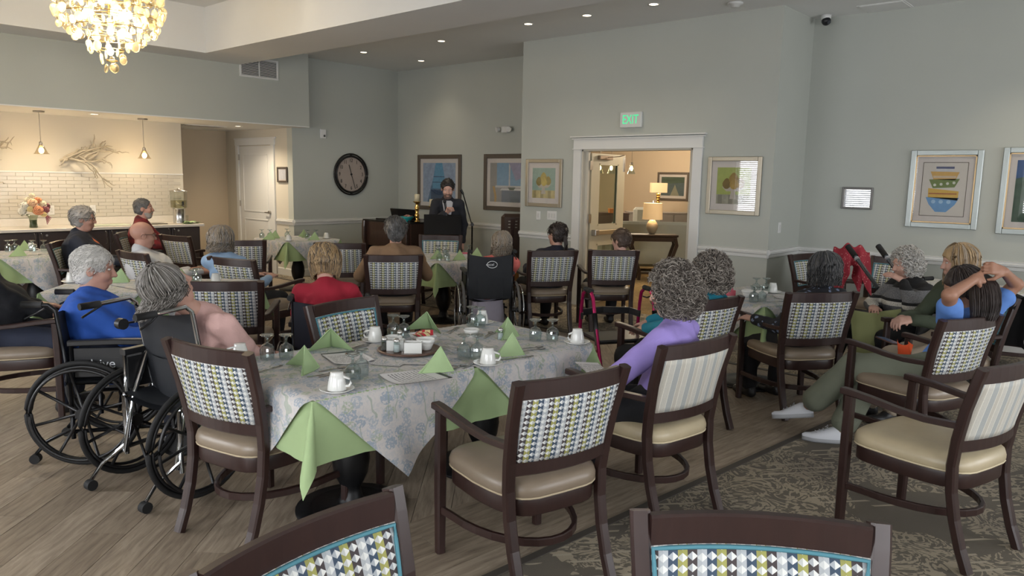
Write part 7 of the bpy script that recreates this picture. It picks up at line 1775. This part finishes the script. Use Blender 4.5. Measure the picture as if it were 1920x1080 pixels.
# ------------------------------------------------------------------ lobby beyond the doors
M_SOFA = mat('seafoam_fabric', (150, 158, 156), .85, var=.06, vscale=10); M_GREYC = mat('grey_laminate', (126, 120, 114), .6); M_ESP = wood_dark('espresso_wood', (34, 24, 22), (50, 36, 32), .3)
def console():
    t = thing('console_table', 'dark bow-front console table behind the seafoam sofa', 'table', (11.08, 6.67, .004), R(-48.6)); w_ = .40
    MB().bb(-w_, w_, -.16, .16, .74, .775, .006).build('top', M_ESP, t); MB().bb(-w_+.02, w_-.02, -.14, .14, .66, .74).build('apron', M_ESP, t)
    for s in (-1, 1):
        for y in (-.13, .13): MB().bar([(s*(w_-.05), y, .72), (s*(w_-.02), y, .6), (s*(w_-.10), y, .35), (s*(w_-.17), y, .12), (s*(w_-.16), y, 0)], .055, .05, (0, 1, 0)).build('leg', M_ESP, t)
    MB().bb(-w_+.2, w_-.2, -.10, .10, .10, .13).build('lower_shelf', M_ESP, t)
console()
def lamp(label, x, y, z, kind):
    t = thing('table_lamp', label, 'lamp', (x, y, z), R(-45), 'lobby table lamps'); SH_ = NT('lampshade_'+kind); SH_.base((230, 206, 168)); SH_.set(Roughness=.9); SH_.put(SH_.b.inputs['Emission Color'], lin((255, 206, 140))); SH_.put(SH_.b.inputs['Emission Strength'], .3)
    if kind == 'drum':
        MB().lathe([(0, 0), (.05, 0), (.06, .02), (.095, .09), (.10, .13), (.085, .18), (.05, .225), (.04, .24), (0, .24)], (0, 0, 0), 26).build('base', mat('dimpled_ceramic', (150, 142, 126), .3, bump=.8, bscale=40), t)
        MB().lathe([(.17, .245), (.155, .52)], (0, 0, 0), 32).build('shade', SH_.m, t); MB().tube([(0, 0, .24), (0, 0, .56)], .005, 6).build('harp', M_NICK, t)
    else:
        for k in range(7): MB().lathe([(.02, .03+k*.055), (.045, .045+k*.055), (.045, .07+k*.055), (.02, .085+k*.055)], (0, 0, 0), 16).build('spiral_bead', M_GOLD, t)
        MB().bb(-.06, .06, -.06, .06, 0, .03, .004).build('base', M_GOLD, t); m = MB(); a, b, z0, z1 = .17, .10, .43, .64
        m.add([(-a, -b, z0), (a, -b, z0), (a, b, z0), (-a, b, z0), (-a, -b, z1), (a, -b, z1), (a, b, z1), (-a, b, z1)], [(0, 1, 5, 4), (1, 2, 6, 5), (2, 3, 7, 6), (3, 0, 4, 7)]); m.build('shade', SH_.m, t)
    point('table_lamp_light', (x, y, z+(.40 if kind == 'drum' else .54)), 14, WARM, .05)
lamp('drum-shade lamp with a dimpled ceramic base on the console table', 11.06, 6.69, .785, 'drum')
lamp('rectangular-shade lamp with a gilt beaded base on the grey cabinet', 14.5, 8.65, 1.0, 'box')
def sofa():
    t = thing('sofa', 'long seafoam sofa seen from behind in the lobby', 'sofa', (11.95, 7.25, .004), R(-48.6)); 
    MB().bb(-.75, .78, -.22, -.04, .12, .94, .05).build('back', M_SOFA, t); MB().bb(-.75, .78, -.04, .62, .12, .44, .04).build('seat', M_SOFA, t)
    for s in (-1, 1): MB().bb(s*.82-.09, s*.82+.09, -.22, .64, .12, .68, .05).build('arm', M_SOFA, t)
    for x in (-.7, .75):
        for y in (-.15, .55): MB().bb(x-.03, x+.03, y-.03, y+.03, 0, .12).build('foot', M_ESP, t)
sofa()
for (x, y, w_, d, h, m, lb) in ((14.55, 8.60, 1.5, .5, 1.0, M_GREYC, 'long grey cabinet along the lobby wall'), (12.75, 8.95, 1.1, .5, 1.02, wood_dark('brown_cabinet', (64, 46, 40), (84, 62, 52), .5), 'brown sideboard beyond the sofa')):
    t = thing('lobby_cabinet', lb, 'cabinet', (x, y, .004), R(-48.6)); MB().bb(-w_/2, w_/2, -d/2, d/2, .06, h-.03).build('body', m, t); MB().bb(-w_/2-.01, w_/2+.01, -d/2-.01, d/2+.01, h-.03, h).build('top', m, t); MB().bb(-w_/2+.03, w_/2-.03, -d/2+.03, d/2-.03, 0, .06).build('plinth', m, t)
    for k in range(3):
        dd = MB().bb(-w_/2+.02+k*(w_-.02)/3, -w_/2+(k+1)*(w_-.02)/3, -d/2-.015, -d/2, .09, h-.05, .003).build('door', m, t); MB().cyl((-w_/2+.1+k*w_/3, -d/2-.015, h*.6), (-w_/2+.1+k*w_/3, -d/2-.04, h*.6), .012, 10).build('knob', M_NICK, dd)
ch = thing('upholstered_chair', 'pale patterned armchair behind the lamp in the lobby', 'chair', (13.2, 8.25, .004), R(-30)); PT_ = mat('pale_weave', (196, 198, 190), .85, var=.12, vscale=60); MB().bb(-.3, .3, -.3, -.16, .3, 1.15, .05).build('backrest', PT_, ch); MB().bb(-.3, .3, -.2, .3, .3, .48, .04).build('seat', PT_, ch)
for x in (-.25, .25):
    for y in (-.22, .25): MB().bb(x-.025, x+.025, y-.025, y+.025, 0, .3).build('leg', M_ESP, ch)
ob = thing('orange_box', 'small orange box on the sofa-side cabinet in the lobby', 'box', (12.62, 8.05 if False else 8.55, 1.026), R(-40)); MB().bb(-.09, .09, -.06, .06, 0, .075, .004).build('box', mat('orange_plastic', (226, 132, 56), .5), ob); MB().bb(-.095, .095, -.065, .065, .075, .088, .003).build('lid', mat('orange_plastic', (226, 132, 56), .5), ob)
for (x, y, lb) in ((10.76, 6.956, 'clear glass pendant lamp hanging in the doorway view'), (10.42, 7.36, 'clear glass pendant lamp seen through the door pane'), (10.55, 7.22, 'second clear glass pendant lamp seen through the door pane')):
    t = thing('pendant_lamp', lb, 'lamp', (x, y, 2.7), 0, 'lobby pendant lamps'); h = 1.84-2.7
    MB().lathe([(0, 0), (.05, 0), (.05, -.015), (0, -.02)], (0, 0, 0), 16).build('canopy', M_NICK, t); MB().tube([(0, 0, -.015), (0, 0, h+.12)], .004, 6).build('rod', M_NICK, t); MB().lathe([(0, h+.14), (.022, h+.135), (.026, h+.085), (0, h+.08)], (0, 0, 0), 14).build('socket', M_NICK, t); MB().lathe([(.028, h+.09), (.045, h+.0), (.068, h-.055)], (0, 0, 0), 20).build('shade', M_GLASS, t); MB().sphere((0, 0, h+.035), .026, 10, None, (1, 1, 1.5)).build('bulb', emis('bulb_warm', (255, 214, 150), 28.0), t)
point('lobby_fill', (9.9, 5.0, 2.35), 80, (1, .84, .64), .2); point('lobby_fill', (13.6, 8.6, 2.35), 95, (1, .82, .6), .2); point('lobby_fill', (11.6, 9.4, 2.35), 110, (1, .84, .64), .2)  # added fill lights without fixtures, brightening the door leaf and lobby walls
pl = thing('potted_palm', 'green palm in the lobby beyond the open door leaf', 'plant', (9.95, 7.9, .004)); MB().lathe([(0, 0), (.13, 0), (.17, .3), (.15, .3), (0, .27)], (0, 0, 0), 20).build('pot', mat('pot_grey', (110, 104, 96), .7), pl)
for k in range(14):
    a = k*2.4; L = .5+.25*((k*7) % 5)/5; d = Vector((math.cos(a), math.sin(a), 0)); sd = Vector((-d.y, d.x, 0))
    MB().grid(lambda u, v: tuple(Vector((0, 0, .28))+d*L*v*.8+Vector((0, 0, L*1.3*v-L*.9*v*v))+sd*(u-.5)*.07*math.sin(math.pi*(.08+.9*v))), 2, 8).build('frond', mat('leaf_green', (58, 78, 46), .5, var=.2), pl)
# ------------------------------------------------------------------ give look-alikes of one label their place
def _screen_x(o):
    s = seen(o.matrix_world.translation if False else o.location, o.location.z, 4000); return s[0] if s else 1e6
_by = {}
for o in list(COL.objects):
    if o.parent is None and 'label' in o and 'category' in o: _by.setdefault(o['label'], []).append(o)
for lb, L in _by.items():
    if len(L) == 2:
        L.sort(key=_screen_x); L[0]['label'] = 'left '+lb; L[1]['label'] = 'right '+lb
    elif len(L) == 3:
        L.sort(key=_screen_x)
        for o, w_ in zip(L, ('left', 'middle', 'right')): o['label'] = w_+' '+lb
